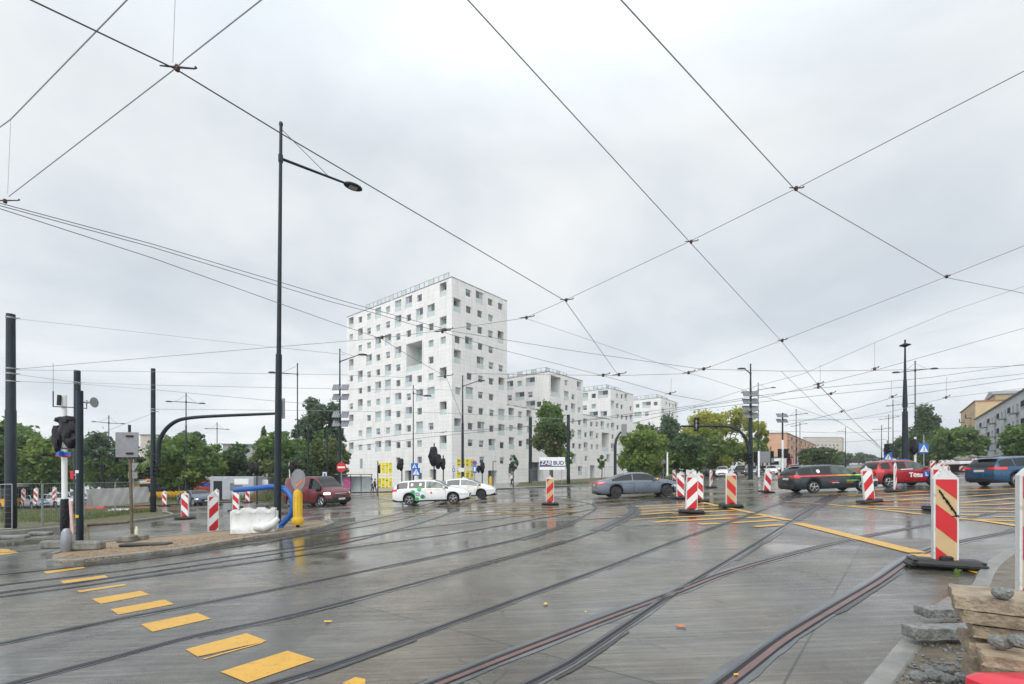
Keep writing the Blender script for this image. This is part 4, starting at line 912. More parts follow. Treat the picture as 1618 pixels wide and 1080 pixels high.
        for sd_ in (1, -1):
            if kind == 'van': s.patch('headlight', L-.50, L-.10, .76, .89, sd_, M_HEADON if lights else M_HEAD, .012)
            else: s.patch('headlight', L-.60, L-.05, zf-.115, zf+.005, sd_, M_HEAD, .012)
            if lights and kind != 'van':
                h = MB(); x_ = L-.16; h.ell((x_-s.x0, sd_*(s.ysurf(x_, zf-.06)-.03), zf-.06), (.07, .07, .05), 8, 6); h.build('headlight', M_HEADON, s.root, True)
        front = MB(); wf = s.plan(L)*W/2
        front.bbox((L-s.x0+.004, 0, .50), (.05, wf*1.5, .16), .02, mi=0); front.bbox((L-s.x0-.01, 0, zf-.10), (.06, wf*1.05, .085), .02, mi=0); front.box((L-s.x0+.026, 0, zf-.075), (.012, wf*1.05, .014), mi=1)
        front.box((L-s.x0+.034, 0, .44), (.01, .52, .11), mi=2)
        front.bbox((L-s.x0-.04, 0, .27), (.10, wf*1.9, .09), .02, mi=0)
        front.build('grille', [M_TRIM, M_CHR, M_PLATE], s.root)
    def plan(s, x):
        e = .62; d = min(x, s.L-x); f = 1.0
        if d < e: t = 1-d/e; f = 1-(.23 if x > s.L/2 else .13)*t**2.3
        return f
    def belt(s, x):
        u = x/s.L; return min(interp(s.sp['B'], u), interp(s.sp['T'], u)-.045)
    def section(s, x):
        sp = s.sp; u = x/s.L; T = interp(sp['T'], u); B = s.belt(x); w_ = sp['W']/2*s.plan(x); r = sp['r']; low = .21+.10*max(0, 1-min(x, s.L-x)/.35)
        for xw in (s.xr, s.xf):
            R = r+.055; d = abs(x-xw)
            if d < R: low = max(low, r+math.sqrt(R*R-d*d))
        B = max(B, low+.06); g = max(0, T-B); tum = min(.40*g, .22 if s.sp['half'] < .33 else .20)
        wr = w_*.965-tum; kk = min(1, g/.3)
        h = B-low
        return [(w_*.93, low), (w_*.985, low+min(.09, h*.3)), (w_*1.0, low+h*.45), (w_*.995, low+h*.8), (w_*.968, B), (w_*.968-tum*.10-.004*kk, B+g*.10), (wr+tum*.12-.004*kk, T-g*.15 if g > .25 else B+g*.75), (wr-.05*kk, T-.03*kk-.003), (wr*.80, T-.006), (wr*.45, T+.008), (0, T+.014)]
    def ysurf(s, x, z):
        sec = s.section(x)
        for (y0, z0), (y1, z1) in zip(sec, sec[1:]):
            if z0 <= z <= z1 and z1 > z0: return y0+(y1-y0)*(z-z0)/(z1-z0)
        return sec[0][0] if z < sec[0][1] else sec[7][0]
    def patch(s, name, x0, x1, z0, z1, sd_, m, off=.006, taper=0., nx=8, nz=4, shape=None):
        mb = MB(); vs = []; 
        for j in range(nz+1):
            for i in range(nx+1):
                u, v = i/nx, j/nz; x = x0+(x1-x0)*u; z = z0+(z1-z0)*(v if not taper else (v*(1-taper*(1-u))+taper*(1-u)*.5))
                if shape: dx, dz = shape(u, v); x += dx; z += dz
                vs.append((x-s.x0, sd_*(s.ysurf(x, z)+off), z))
        fs = [(j*(nx+1)+i, j*(nx+1)+i+1, (j+1)*(nx+1)+i+1, (j+1)*(nx+1)+i) for j in range(nz) for i in range(nx)]
        mb.add(vs, fs); return mb.build(name, m, s.root, True)
    def polypatch(s, name, pts, sd_, m, off=.008):
        # fan polygon (x,z) conforming to the side
        cx = sum(p[0] for p in pts)/len(pts); cz = sum(p[1] for p in pts)/len(pts); mb = MB(); ring = []
        vs = [(cx-s.x0, sd_*(s.ysurf(cx, cz)+off), cz)]
        for k in (.5, 1):
            for x, z in pts: X = cx+(x-cx)*k; Z = cz+(z-cz)*k; vs.append((X-s.x0, sd_*(s.ysurf(X, Z)+off), Z))
        n = len(pts); fs = [(0, 1+i, 1+(i+1) % n) for i in range(n)]+[(1+i, 1+n+i, 1+n+(i+1) % n, 1+(i+1) % n) for i in range(n)]
        mb.add(vs, fs); return mb.build(name, m, s.root, True)
    def text(s, txt, size, x, z, sd_, m, name='lettering', bold=0.):
        y = s.ysurf(x, z)+.012
        M4 = Matrix.Translation((x-s.x0, sd_*y, z)) @ (Matrix.Rotation(PI, 4, 'Z') if sd_ > 0 else Matrix.Identity(4)) @ Matrix.Rotation(PI/2, 4, 'X')
        return text_mesh(txt, size, name, m, s.root, M4, .003, bold)
    def smudge(s, x0, x1, z, h, sd_, m):
        # a line of motion-blurred lettering, too small to read
        rg_ = random.Random(int(x0*100+z*1000)); mb = MB(); x = x0
        while x < x1:
            w_ = rg_.uniform(.03, .06); hh = h*rg_.uniform(.75, 1)
            vs = [(a-s.x0, sd_*(s.ysurf(a, b)+.012), b) for a, b in ((x, z-hh/2), (x+w_, z-hh/2), (x+w_+.01, z+hh/2), (x+.01, z+hh/2))]; mb.add(vs, [(0, 1, 2, 3)]); x += w_+rg_.uniform(.004, .014)
        mb.build('lettering', m, s.root)
    def wheel(s, x, y, r, sd_, rm, lod):
        t = MB(); w2 = .105
        t.lathe([(r*.66, -w2*.9), (r*.90, -w2), (r*.985, -w2*.75), (r, -w2*.3), (r, w2*.3), (r*.985, w2*.75), (r*.90, w2), (r*.66, w2*.9)], 24 if lod == 1 else 12, (x, y, r), 'Y')
        o = t.build('wheel', M_TYRE, s.root, True)
        q = MB(); yo = y+sd_*(w2*.92)
        q.lathe([(r*.70, 0), (r*.66, sd_*.010), (r*.63, -sd_*.0), (r*.60, -sd_*.03)], 24 if lod == 1 else 12, (x, yo, r), 'Y', cap=False)
        q.lathe([(r*.60, 0), (r*.60, sd_*.003)], 20, (x, yo-sd_*.028, r), 'Y', mi=1)
        for k in range(5):
            for dd in (-.10, .10):
                a = 2*PI*k/5+.3; c, sn = math.cos(a+dd), math.sin(a+dd); c0, s0 = math.cos(a), math.sin(a)
                q.tube([(x+c0*r*.12, yo+sd_*.008, r+s0*r*.12), (x+c*r*.63, yo+sd_*.002, r+sn*r*.63)], r*.045, 5)
        q.lathe([(r*.16, 0), (r*.10, sd_*.015)], 10, (x, yo, r), 'Y')
        q.build('rim', [rm, M_TRIM], o, True)
    def tails(s, z0, z1, depth=.34, mm=None, wrap=True):
        for sd_ in (1, -1):
            s.patch('tail_light', .012, depth, z0, z1, sd_, mm or M_TAIL, .010, taper=0)
            h = MB(); w_ = s.section(.01)[3][0]; h.bbox((.004-s.x0, sd_*(w_-.16), (z0+z1)/2), (.05, .30, (z1-z0)*.9), .015); h.build('tail_light', mm or M_TAIL, s.root, True)
        b = MB(); b.box((-.006-s.x0, 0, (z0+z1)/2-.12), (.02, .52, .11)); b.build('number_plate', M_PLATE, s.root)
        b = MB(); b.bbox((.03-s.x0, 0, .36), (.10, s.W*.80, .20), .02); b.build('bumper', M_TRIM, s.root)
        b = MB(); z_ = (z0+z1)/2; b.box((.0-s.x0, 0, z_), (.02, .9, .02)); b.build('tailgate_trim', M_CHR, s.root)
def ctr(pxm, Y, heading, side, W, sc_=1.):
    """near side point between the wheels at pixel column pxm, depth Y -> centre on the ground"""
    p = GP(pxm, Y); f = Vector((math.cos(heading), math.sin(heading), 0)); l = Vector((-f.y, f.x, 0))
    c = p+l*(W/2*sc_)*(1 if side == 'R' else -1); c.z = gz(c.x)+.004; return c
rad = math.radians
# grey-blue sedan
c = Car('sedan', 'metallic blue grey sedan with black wheels crossing in the middle of the junction', 'car', 'sedan', P_BLUEGREY, ctr(1015, 27.4, rad(1), 'R', 1.87), rad(1), 1.0, rim=M_RIMD)
c.tails(.84, .98, .42); c.patch('side_skirt', 1.5, 3.6, .235, .262, -1, M_CHR, .012); c.patch('shoulder_line', .55, 4.2, .838, .850, -1, M_TRIM, .003)
c.patch('air_outlet', 3.62, 3.80, .36, .56, -1, M_TRIM, .006, shape=lambda u, v: (.10*v, 0))
for sd_ in (1, -1): c.patch('window_trim', .17*c.L, .72*c.L, .985, 1.0, sd_, M_TRIM, .006) if False else None
h = MB(); h.ell((.705*c.L-c.x0-.005, -(c.W/2+.085), 1.045), (.05, .06, .04), 8, 6); h.build('indicator', M_IND, c.root, True)
# white taxi wagon
c = Car('taxi', 'white estate taxi with a green four leaf emblem on its door and a roof sign', 'taxi', 'wagon', P_WHITE, ctr(681.5, 28.2, rad(0), 'R', 1.78), 0.0, 1.0, glassf=.45, lights=False)
c.tails(.86, 1.0, .30)
G1 = mat('emblem_green', (.01, .42, .10), .5, 0, 0); G2 = mat('emblem_dark_green', (.01, .20, .08), .5, 0, 0); M_OR2 = mat('orange_stripe', (.85, .38, .08), .5, 0, 0)
def leafpts(cx, cz, r, a, n=12):
    out = []
    for i in range(n):
        t = 2*PI*i/n; rr = r*(1+.30*math.cos(t-a)+.10*math.cos(3*(t-a))); out.append((cx+rr*math.cos(t), cz+rr*.95*math.sin(t)))
    return out
for dx, dz, a, m_ in ((-.22, .12, 2.5, G1), (.12, .25, 1.0, G1), (.30, -.14, -.5, G2), (-.02, -.25, -1.9, G1)): c.polypatch('emblem_leaf', leafpts(1.50+dx, .66+dz, .135, a), -1, m_, .010)
c.text('TAXI', .17, 1.49, .60, -1, mat('lettering_grey', (.08, .10, .16), .5, 0, 0), bold=.004); c.smudge(1.36, 1.62, .73, .06, -1, M_SBLUE)
c.polypatch('door_badge', [(2.30, .66), (2.40, .66), (2.40, .74), (2.36, .80), (2.30, .74)], -1, M_RED, .010)
c.patch('orange_stripe', 2.05, 2.42, .905, .935, -1, M_OR2, .008); c.patch('orange_stripe', 2.48, 2.90, .88, .915, -1, M_OR2, .008)
for x in (1.12, 1.62): c.polypatch('window_sticker', [(x, 1.16), (x+.13, 1.14), (x+.18, 1.28), (x+.04, 1.34)], -1, M_WHITE, .012)
h = MB(); h.bbox((2.2-c.x0, 0, 1.56), (.16, .42, .11), .03); h.build('taxi_sign', mat('taxi_sign', (.75, .68, .42), .4, 0, 0), c.root, True)
# white monospace car behind
c = Car('car', 'white people-mover type taxi half hidden behind the estate taxi', 'car', 'mono', P_WHITE, ctr(730, 33.0, rad(-3), 'R', 1.75), rad(-3), 1.0, glassf=.45, rim=M_RIMD, lights=False)
c.patch('orange_stripe', 2.5, 3.0, .88, .92, -1, M_OR2, .008); h = MB(); h.bbox((2.2-c.x0, 0, 1.54), (.16, .42, .10), .03); h.build('taxi_sign', mat('taxi_sign', (.7, .66, .42)), c.root, True)
# dark company estate
c = Car('estate_car', 'dark grey estate car with a red to green stripe and company lettering', 'car', 'wagon', P_ANTH, ctr(1326.5, 25.0, rad(0), 'R', 1.78), 0.0, .99, glassf=.45)
c.tails(.84, .99, .30, M_TAIL)
cols = [(.85, .05, .06), (.85, .07, .05), (.85, .14, .04), (.82, .35, .04), (.62, .60, .05), (.30, .72, .06), (.10, .70, .08)]
xa = [.02, .9, 1.7, 2.3, 2.8, 3.2, 3.6, 4.3]
for i, cc in enumerate(cols): c.patch('colour_stripe', xa[i], xa[i+1], .90-.03*(i/6), .965-.035*(i/6), -1, mat('stripe_%d' % i, cc, .45, 0, 0), .012, nx=6)
MGs = mat('lettering_green', (.05, .55, .08), .5, 0, 0)
c.smudge(1.78, 2.28, .60, .055, -1, M_RED); c.smudge(1.95, 2.30, .53, .03, -1, M_WHITE); c.smudge(2.72, 3.42, .62, .075, -1, MGs); c.smudge(2.74, 3.10, .53, .085, -1, M_RED)
c.polypatch('round_sticker', [(1.30+.10*math.cos(t), 1.17+.10*math.sin(t)) for t in np.linspace(0, 2*PI, 14, endpoint=False)], -1, M_WHITE, .012)
h = MB(); h.box((.45-c.x0, 0, 1.52), (.30, .9, .025)); h.build('roof_spoiler', P_ANTH, c.root); h = MB(); h.box((.31-c.x0, 0, 1.50), (.03, .26, .03)); h.build('brake_light', M_TAIL, c.root)
# red driving school hatchback
c = Car('hatchback', 'bright red driving school hatchback with white lettering and a blue L plate', 'car', 'hatch', P_RED, ctr(1441, 27.4, rad(-2), 'R', 1.70), rad(-2), 1.04, glassf=.45)
c.tails(.86, 1.04, .40)
c.text('Tętu', .36, 2.08, .66, -1, M_WHITE, bold=.012); c.patch('learner_plate', 2.50, 2.82, .53, .85, -1, M_SBLUE, .010); c.text('L', .28, 2.66, .69, -1, M_WHITE, bold=.010)
c.patch('white_slogan', 1.30, 1.95, .985, 1.015, -1, M_WHITE, .012)
# blue estate leaving right
c = Car('estate_car', 'metallic blue estate car leaving at the right edge of the picture', 'car', 'wagon', P_BLUE, ctr(1650, 24.0, rad(0), 'R', 1.78), 0.0, 1.03)
c.tails(.88, 1.0, .55); h = MB(); h.box((.33-c.x0, 0, 1.50), (.30, 1.0, .03)); h.build('roof_spoiler', P_BLUE, c.root)
# maroon van
c = Car('van', 'dark red panel van with headlights on turning towards the crossing', 'van', 'van', P_MAROON, Vector((-13.4, 32.6, gz(-13.4))), rad(-30), 1.03, lights=True)
h = MB(); h.bbox((c.L-c.x0-.02, 0, .42), (.16, c.W*.80, .26), .03); h.box((c.L-c.x0+.062, 0, .46), (.012, .52, .11), mi=1); h.build('bumper', [M_TRIM, M_PLATE], c.root)
h = MB(); h.bbox((c.L-c.x0-.045, 0, .80), (.07, .9, .06), .015); h.build('grille', M_CHR, c.root, True)
for sd_ in (1, -1): c.patch('bumper', c.L-.9, c.L-.02, .30, .56, sd_, M_TRIM, .012)
# blue grey saloon left
p = GP(292, 42.2); c = Car('saloon_car', 'steel blue saloon with lit headlamps waiting left of the striped boards', 'car', 'sedan', P_STEELB, Vector((p.x+.6, p.y+.8, gz(p.x))), rad(-36), .94, lights=True)
# distant traffic (facing the camera along the avenue)
hd = math.atan2(-.777, -.629)
def far(name, label, kind, pm, px, Y, heading=hd, sc_=1., lights=True, cat='car', group='vehicles queuing on the avenue'):
    p = GP(px, Y); return Car(name, label, cat, kind, pm, Vector((p.x, p.y, gz(p.x)+.004)), heading, sc_, group, lights=lights, detail=False, lod=2)
far('car', 'dark saloon car left of the white van in the queue', 'sedan', P_BLACKC, 1110, 76, hd-.15)
far('van', 'white high roofed van behind the white off-roader', 'van', P_WHITE, 1127, 92, hd-.1, 1.22, cat='van')
far('off_roader', 'white off-roader at the head of the queue', 'suv', P_WHITE, 1142, 74, hd+.2)
far('off_roader', 'black off-roader beside the white one with lit headlamps', 'suv', P_BLACKC, 1171, 80, hd+.1)
far('car', 'grey car partly behind the mast with solar panels', 'wagon', P_SILVER, 1190, 84, hd)
far('car', 'dark car right of the mast with solar panels', 'wagon', P_BLACKC, 1207, 88, hd)
far('car', 'small white car low behind the leaning striped board', 'hatch', P_WHITE, 1219, 74, hd+.2)
far('car', 'pale grey car just behind the dark company estate', 'mono', P_SILVER, 1255, 68, hd+.3)
far('off_roader', 'light coloured car right of the grass island', 'suv', P_SILVER, 1263, 120, hd)
gl = 'cars parked behind the wire fence'
for px, Y, hd_, kd, pm, lab in ((34, 52, rad(-25), 'wagon', P_WHITE, 'white car at the left edge behind the fence panels'), (60, 50, rad(-28), 'sedan', P_LBLUE, 'pale blue car second from the left behind the fence panels'), (92, 50, rad(-20), 'wagon', P_WHITE, 'white car close to the white post behind the fence'),
    (118, 56, rad(-25), 'suv', P_SILVER, 'silver car hidden behind the dark poles at the left')):
    p = GP(px, Y); c = Car('parked_car', lab, 'car', kd, pm, Vector((p.x, p.y, gz(p.x)+.004)), hd_, 1., gl, lights=True, detail=False, lod=2)
# buses
M_BUSY = paint('bus_yellow', (.72, .36, .015)); M_BUSR = paint('bus_red', (.55, .05, .02)); M_BUSW = mat('bus_roof', (.62, .60, .52), .5)
def bus(label, pxc, Y, L, heading, rear='red', group='yellow city buses on the far left'):
    p = GP(pxc, Y); root = thing('bus', label, 'bus', (p.x, p.y, gz(p.x)), heading, group, tilt=True)
    b = MB(); b.bbox((0, 0, .75), (L, 2.5, .9), .08); b.build('lower_body', M_BUSY, root, True)
    b = MB(); b.bbox((0, 0, 1.75), (L-.02, 2.46, 1.12), .06); b.build('window_band', M_CGL, root, True)
    b = MB(); b.bbox((0, 0, 2.52), (L, 2.5, .44), .10); b.build('roof', M_BUSW, root, True)
    b = MB(); b.bbox((L*.1, 0, 2.86), (L*.5, 1.7, .22), .08); b.build('roof_pod', M_BUSW, root, True)
    b = MB()
    for i in range(1, 8): b.box((-L/2+L*i/8, 0, 1.75), (.12, 2.50, 1.1))
    b.build('window_pillars', M_TRIM, root)
    b = MB(); b.bbox((L/2-1.5, 0, 1.62), (3.02, 2.53, 1.5), .05); b.build('rear_panel', M_BUSR if rear == 'red' else M_BUSY, root, True)
    b = MB(); b.bbox((L/2-1.3, -1.28, 1.9), (1.6, .03, .5), .01, mi=0); b.build('side_panel', [M_SBLUE], root)
    for x in (-L*.32, L*.22):
        for sd_ in (1, -1):
            t = MB(); t.lathe([(.3, -.13), (.47, -.13), (.5, -.05), (.5, .05), (.47, .13), (.3, .13)], 16, (x, sd_*1.16, .5), 'Y'); w_ = t.build('wheel', M_TYRE, root, True)
    return root
bus('yellow articulated bus with a pale roof behind the steel blue saloon', 291, 66, 10.2, rad(3))
bus('yellow bus with dark windows seen left of the curved arm pole', 243, 68, 4.6, rad(183), 'y')
bus('yellow bus cut off by the left edge of the picture', -40, 50, 9.5, rad(188), 'y')
# trucks
def truck(label, px, Y, heading, cabm, boxm, sc_=1.):
    p = GP(px, Y); root = thing('truck', label, 'truck', (p.x, p.y, gz(p.x)), heading, 'trucks beyond the crossing', tilt=True); root.scale = (sc_,)*3
    b = MB(); b.bbox((3.0, 0, 1.75), (2.1, 2.4, 2.5), .15); b.build('cab', cabm, root, True)
    b = MB(); b.bbox((4.03, 0, 2.25), (.06, 2.0, .85), .02); b.build('windscreen', M_CGL, root)
    b = MB(); b.bbox((-1.6, 0, 2.1), (6.6, 2.45, 2.5), .05); b.build('cargo_box', boxm, root)
    b = MB(); b.box((.6, 0, .75), (7, .9, .25)); b.bbox((4.0, 0, .62), (.2, 2.4, .42), .04); b.build('chassis', M_TRIM, root)
    for x in (3.0, -2.0, -3.2):
        for sd_ in (1, -1): t = MB(); t.lathe([(.3, -.14), (.48, -.13), (.5, 0), (.48, .13), (.3, .14)], 14, (x, sd_*1.1, .5), 'Y'); t.build('wheel', M_TYRE, root, True)
    for sd_ in (1, -1): t = MB(); t.bbox((4.08, sd_*.95, .85), (.06, .3, .18), .02); t.build('headlight', M_HEADON, root)
truck('white truck between the mast and the dark company estate', 1229, 100, hd, P_WHITE, P_WHITE, .85)
truck('red truck beside the white one on the avenue', 1247, 112, hd, P_RED, P_RED, 1.0)
# flatbed trailer on the right
p = GP(1534, 50); root = thing('flatbed_trailer', 'white flatbed work trailer with rubble on it behind the striped boards at the right', 'trailer', (p.x, p.y, gz(p.x)), rad(4), tilt=True)
b = MB(); b.bbox((0, 0, 1.05), (4.6, 2.1, .30), .03); b.build('platform', M_WHITE, root); b = MB(); b.box((0, 0, .8), (4.2, .8, .2)); b.box((-1.8, 0, .55), (.12, .8, .9)); b.build('chassis', M_TRIM, root)
for x in (-.9, 1.2):
    for sd_ in (1, -1): t = MB(); t.lathe([(.2, -.1), (.36, -.1), (.38, 0), (.36, .1), (.2, .1)], 14, (x, sd_*.95, .38), 'Y'); t.build('wheel', M_TYRE, root, True)
b = MB()
for i in range(14): b.ell((random.uniform(-1.8, 1.6), random.uniform(-.7, .7), 1.3+random.uniform(0, .35)), (random.uniform(.2, .5), .4, random.uniform(.15, .35)), 7, 5, jit=.2)
o = b.build('rubble_load', M_CONC); o.location = (p.x, p.y, gz(p.x)); tag(o, 'heap of grey rubble and tubes lying on the flatbed trailer', 'rubble')
# ================================================================ POLES, LAMPS, SIGNALS
def L3(base, p): return Vector(p)-Vector(base)
def luminaire(parent, base, tip, dirv_, size=.42):
    # oval lamp head at tip pointing along dirv_, local to base
    mb = MB(); a = math.atan2(dirv_.y, dirv_.x); t = L3(base, tip); n = 14; vs = []
    for z, k in ((-.05, .90), (-.03, 1.0), (.02, .96), (.07, .6)):
        for i in range(n):
            th = 2*PI*i/n; x = size*.9*math.cos(th)*k+size*.6; y = size*.56*math.sin(th)*k
            vs.append((t.x+x*math.cos(a)-y*math.sin(a), t.y+x*math.sin(a)+y*math.cos(a), t.z+z))
    fs = [(j*n+i, j*n+(i+1) % n, (j+1)*n+(i+1) % n, (j+1)*n+i) for j in range(3) for i in range(n)]+[tuple(range(n)), tuple(range(3*n, 4*n))]
    mb.add(vs, fs); h = mb.build('lamp_head', M_STEEL, parent, True)
    m2 = MB(); c = (t.x+size*.6*math.cos(a), t.y+size*.6*math.sin(a), t.z-.056); m2.box(c, (size*.75, size*.55, .012), a); m2.build('lens', M_LENS, h)
M_LENS = mat('lamp_lens', (.42, .42, .38), .3, 0, .1, 4)
def lamp(label, px, Y, pyt, arms, r0=.09, r1=.045, split=None, group=None, lean=0., cat='street lamp', brace=True, size=.42):
    """arms: list of (tip_px, tip_py, base_py, tipY)"""
    base = GP(px, Y); zt = top(pyt, Y); root = thing('street_lamp', label, cat, base, group=group); H = zt-base.z
    tx = lean; mb = MB()
    sp_ = (top(split, Y)-base.z)/H if split else .38
    mb.tube([(0, 0, -.1), (tx*sp_, 0, H*sp_), (tx*sp_, 0, H*sp_+.03), (tx, 0, H)], [r0, r0*.80, r0*.60, r1], 10)
    mb.tube([(0, 0, 0), (0, 0, .04)], r0*1.8, 10); mb.ell((tx, 0, H), (r1*1.5, r1*1.5, r1*2), 6, 5); mb.build('pole', M_STEEL, root, True)
    for tpx, tpy, bpy_, tY in arms:
        a = P(px, bpy_, Y); a.x = base.x+tx*(a.z-base.z)/H; t = P(tpx, tpy, tY); d = (t-a); dn = Vector((d.x, d.y, 0)).normalized()
        m2 = MB(); m2.tube([L3(base, a), L3(base, t)], [r1*.95, r1*.75], 6); m2.tube([L3(base, a)+Vector((0, 0, -.12)), L3(base, a)+Vector((0, 0, .12))], r1*1.6, 8); m2.build('arm', M_STEEL, root, True)
        if brace: m3 = MB(); m3.tube([Vector((tx, 0, H-.15)), L3(base, a.lerp(t, .72))], r1*.16+.004, 4); m3.build('brace', M_STEEL, root)
        luminaire(root, base, t, dn, size)
    return root, base
lamp('tall dark street lamp in the left foreground, its single arm reaching right', 438, 16.3, 196, [(548, 290, 250, 17.8)], .125, .05, split=560, lean=.13, size=.40)
GL = 'street lamps round the crossing'
lamp('double armed lamp above the bright green tree on the left', 294, 55, 622, [(270, 634, 635, 55), (316, 637, 635, 55)], .11, .05, split=672, group=GL)
lamp('smaller double armed lamp in front of the grey office', 343, 82, 668, [(329, 677, 677, 82), (357, 678, 677, 82)], .13, .06, group=GL)
lamp('double armed lamp above the trees left of the sign back', 172, 72, 657, [(151, 666, 668, 72), (191, 669, 668, 72)], .12, .06, group=GL)
lamp('single armed lamp just right of the main lamp post, arm pointing left', 470, 46, 575, [(434, 588, 591, 46)], .10, .05, split=736, group=GL)
lamp('lamp in front of the white tower, arm slanting up over the facade', 731, 50, 594, [(757, 601, 610, 50)], .16, .05, split=668, group=GL, brace=False)
lamp('slender lamp before the left face of the tower, carrying pedestrian signs', 653, 42, 609, [(671, 625, 621, 42)], .09, .035, group=GL, split=742)
lamp('lamp with a double arm right of the solar panel mast', 1198, 70, 605, [(1219, 612, 616, 70), (1177, 620, 617, 70)], .11, .05, group=GL)
lamp('double armed lamp beside the solar panels on the short mast', 1258, 92, 647, [(1272, 653, 655, 92), (1245, 657, 655, 92)], .13, .06, group=GL)
lamp('small double armed lamp right behind the one beside the short mast', 1264, 125, 668, [(1272, 669, 670, 125), (1253, 673, 671, 125)], .14, .07, group=GL)
lamp('distant single lamp over the round dark bush, right of it', 1336, 118, 675, [(1327, 681, 682, 118)], .13, .06, group=GL)
lamp('distant double lamp between the avenue and the great mast', 1393, 105, 672, [(1383, 678, 678, 105), (1404, 676, 678, 105)], .12, .06, group=GL)
lamp('double lamp left of the great mast with long arms', 1411, 78, 632, [(1406, 641, 640, 78), (1440, 637, 640, 78)], .11, .05, group=GL)
lamp('thin double lamp behind the left one of the great mast', 1404, 112, 655, [(1393, 662, 661, 112), (1417, 658, 661, 112)], .12, .06, group=GL)
lamp('pale galvanised lamp with two long arms right of the great mast', 1446, 46, 571, [(1420, 588, 585, 46), (1472, 582, 585, 46)], .085, .045, group=GL)
root, base = lamp('great dark mast with a flat lamp on top, rising above the red hatchback', 1430, 42, 538, [], .26, .055, split=650, cat='lighting mast', group=GL)
mb = MB(); H = top(540, 42)-base.z; mb.tube([(0, 0, H*.52), (0, 0, H*.72)], [.20, .13], 12); mb.build('sleeve', M_STEEL, root, True)
mb = MB(); mb.lathe([(.02, H-.5), (.14, H-.42), (.43, H-.30), (.42, H-.26), (.1, H-.12), (.05, H)], 14); mb.build('lamp_head', M_STEEL, root, True)
def solar(root, base, px, py, Y, n=2, wpx=24, hpx=8, tilt=.5, side=(-1, 1), flip=1):
    for s_ in side:
        c = P(px+s_*wpx/4*1.08, py, Y); w_ = wpx/2/FP*Y*.94; h = hpx/FP*Y*1.35
        mb = MB(); mb.box(L3(base, c)+Vector((0, -.12, 0)), (w_, .05, h), 0, rx=tilt*flip, mi=0); 
        m2 = MB()
        for i in range(1, 4): m2.box(L3(base, c)+Vector((w_*(i/4-.5), -.16, 0)), (.03, .05, h*.98), 0, rx=tilt*flip)
        o = mb.build('solar_panel', [M_PANEL], root); m2.build('cell_strip', M_GALV, o)
# lamp with solar panels by the tower
root, base = lamp('lamp mast with four rows of solar panels at the left corner of the tower', 537, 44, 552, [(568, 560, 571, 44)], .15, .05, split=655, group=GL, size=.5)
for py in (612, 627, 655, 669): solar(root, base, 539, py, 44, wpx=25, hpx=9, tilt=-.6)
root, base = lamp('lamp mast with four rows of solar panels carrying the right signal arm', 1186, 56, 576, [(1176, 582, 590, 56)], .26, .07, split=655, group=GL, brace=False, size=.55)
for py in (622, 634, 645, 656): solar(root, base, 1185, py, 56, wpx=24, hpx=8, tilt=-.6)
def signal_head(root, base, c, s=1., rz=0., m=None, bag=False, face=True):
    # three lamp traffic light housing with visors at world point c
    q = L3(base, c); mb = MB()
    if bag: return bagged(root, q, s)
    mb.bbox(q, (.30*s, .22*s, .95*s), .03*s, rz); o = mb.build('signal_head', m or M_BLACK, root, True)
    v = MB(); R = Matrix.Rotation(rz, 3, 'Z')
    for i in (-1, 0, 1):
        p = q+R @ Vector((0, -.16*s, i*.29*s)); n = 8; vs = []
        for k in range(n+1):
            t = PI*(k/n)*1.1-.16; vs += [p+R @ Vector((math.cos(t)*.11*s, .05*s, math.sin(t)*.11*s)), p+R @ Vector((math.cos(t)*.11*s, -.12*s, math.sin(t)*.11*s))]
        v.add(vs, [(2*k, 2*k+1, 2*k+3, 2*k+2) for k in range(n)])
    v.build('visor', m or M_BLACK, o, True)
def bagged(root, q, s=1., sx=.55, sz=1.3):
    random.seed(int(abs(q.x*100+q.z*77+s*31))); mb = MB(); nu, nv = 14, 12; vs = []
    for j in range(nv+1):
        t = j/nv; z = (.5-t)*sz*s; r = (.5*math.sin(PI*min(1, .12+t*.85))**.5)
        for i in range(nu):
            a = 2*PI*i/nu; k = r*(1+.16*math.sin(3*a+7*t)+.10*math.sin(5*a-9*t+1)+random.uniform(-.07, .07)); sq = 1/max(abs(math.cos(a)), abs(math.sin(a)))**.45
            vs.append(q+Vector((math.cos(a)*k*sx*s*sq, math.sin(a)*k*sx*.8*s*sq, z+random.uniform(-.02, .02)*s)))
    fs = [(j*nu+i, j*nu+(i+1) % nu, (j+1)*nu+(i+1) % nu, (j+1)*nu+i) for j in range(nv) for i in range(nu)]+[tuple(range(nu)), tuple(range(nv*nu, (nv+1)*nu))]
    mb.add(vs, fs); return mb.build('wrapped_signal', M_BAG, root, True)
# catenary poles
def pole(label, px, Y, pyt, r0, r1, split=None, rs=None, name='catenary_pole', cat='catenary pole', m=None, bands=(), group='dark catenary poles', base_py=None, foot=True):
    base = GP(px, Y); root = thing(name, label, cat, base, group=group); H = top(pyt, Y)-base.z; mb = MB()
    if split: hs = top(split, Y)-base.z; mb.tube([(0, 0, -.1), (0, 0, hs), (0, 0, hs+.03), (0, 0, H)], [r0, r0*.94, r1*1.1, r1], 16)
    else: mb.tube([(0, 0, -.1), (0, 0, H)], [r0, r1], 14)
    mb.build('shaft', m or M_STEEL, root, True)
    if foot: f = MB(); f.tube([(0, 0, -.05), (0, 0, 1.1*(.12/.12))], r0*1.03, 14); f.build('base_sleeve', M_BLACK, root, True)
    for py in bands:
        b = MB(); z = top(py, Y)-base.z; b.tube([(0, 0, z-.03), (0, 0, z+.03)], r0*1.06 if not split or py > split else r1*1.12, 14); b.tube([(r1, 0, z), (r1+.25, 0, z-.01)], .02, 5); b.build('clamp_band', M_GALV, root, True)
    return root, base
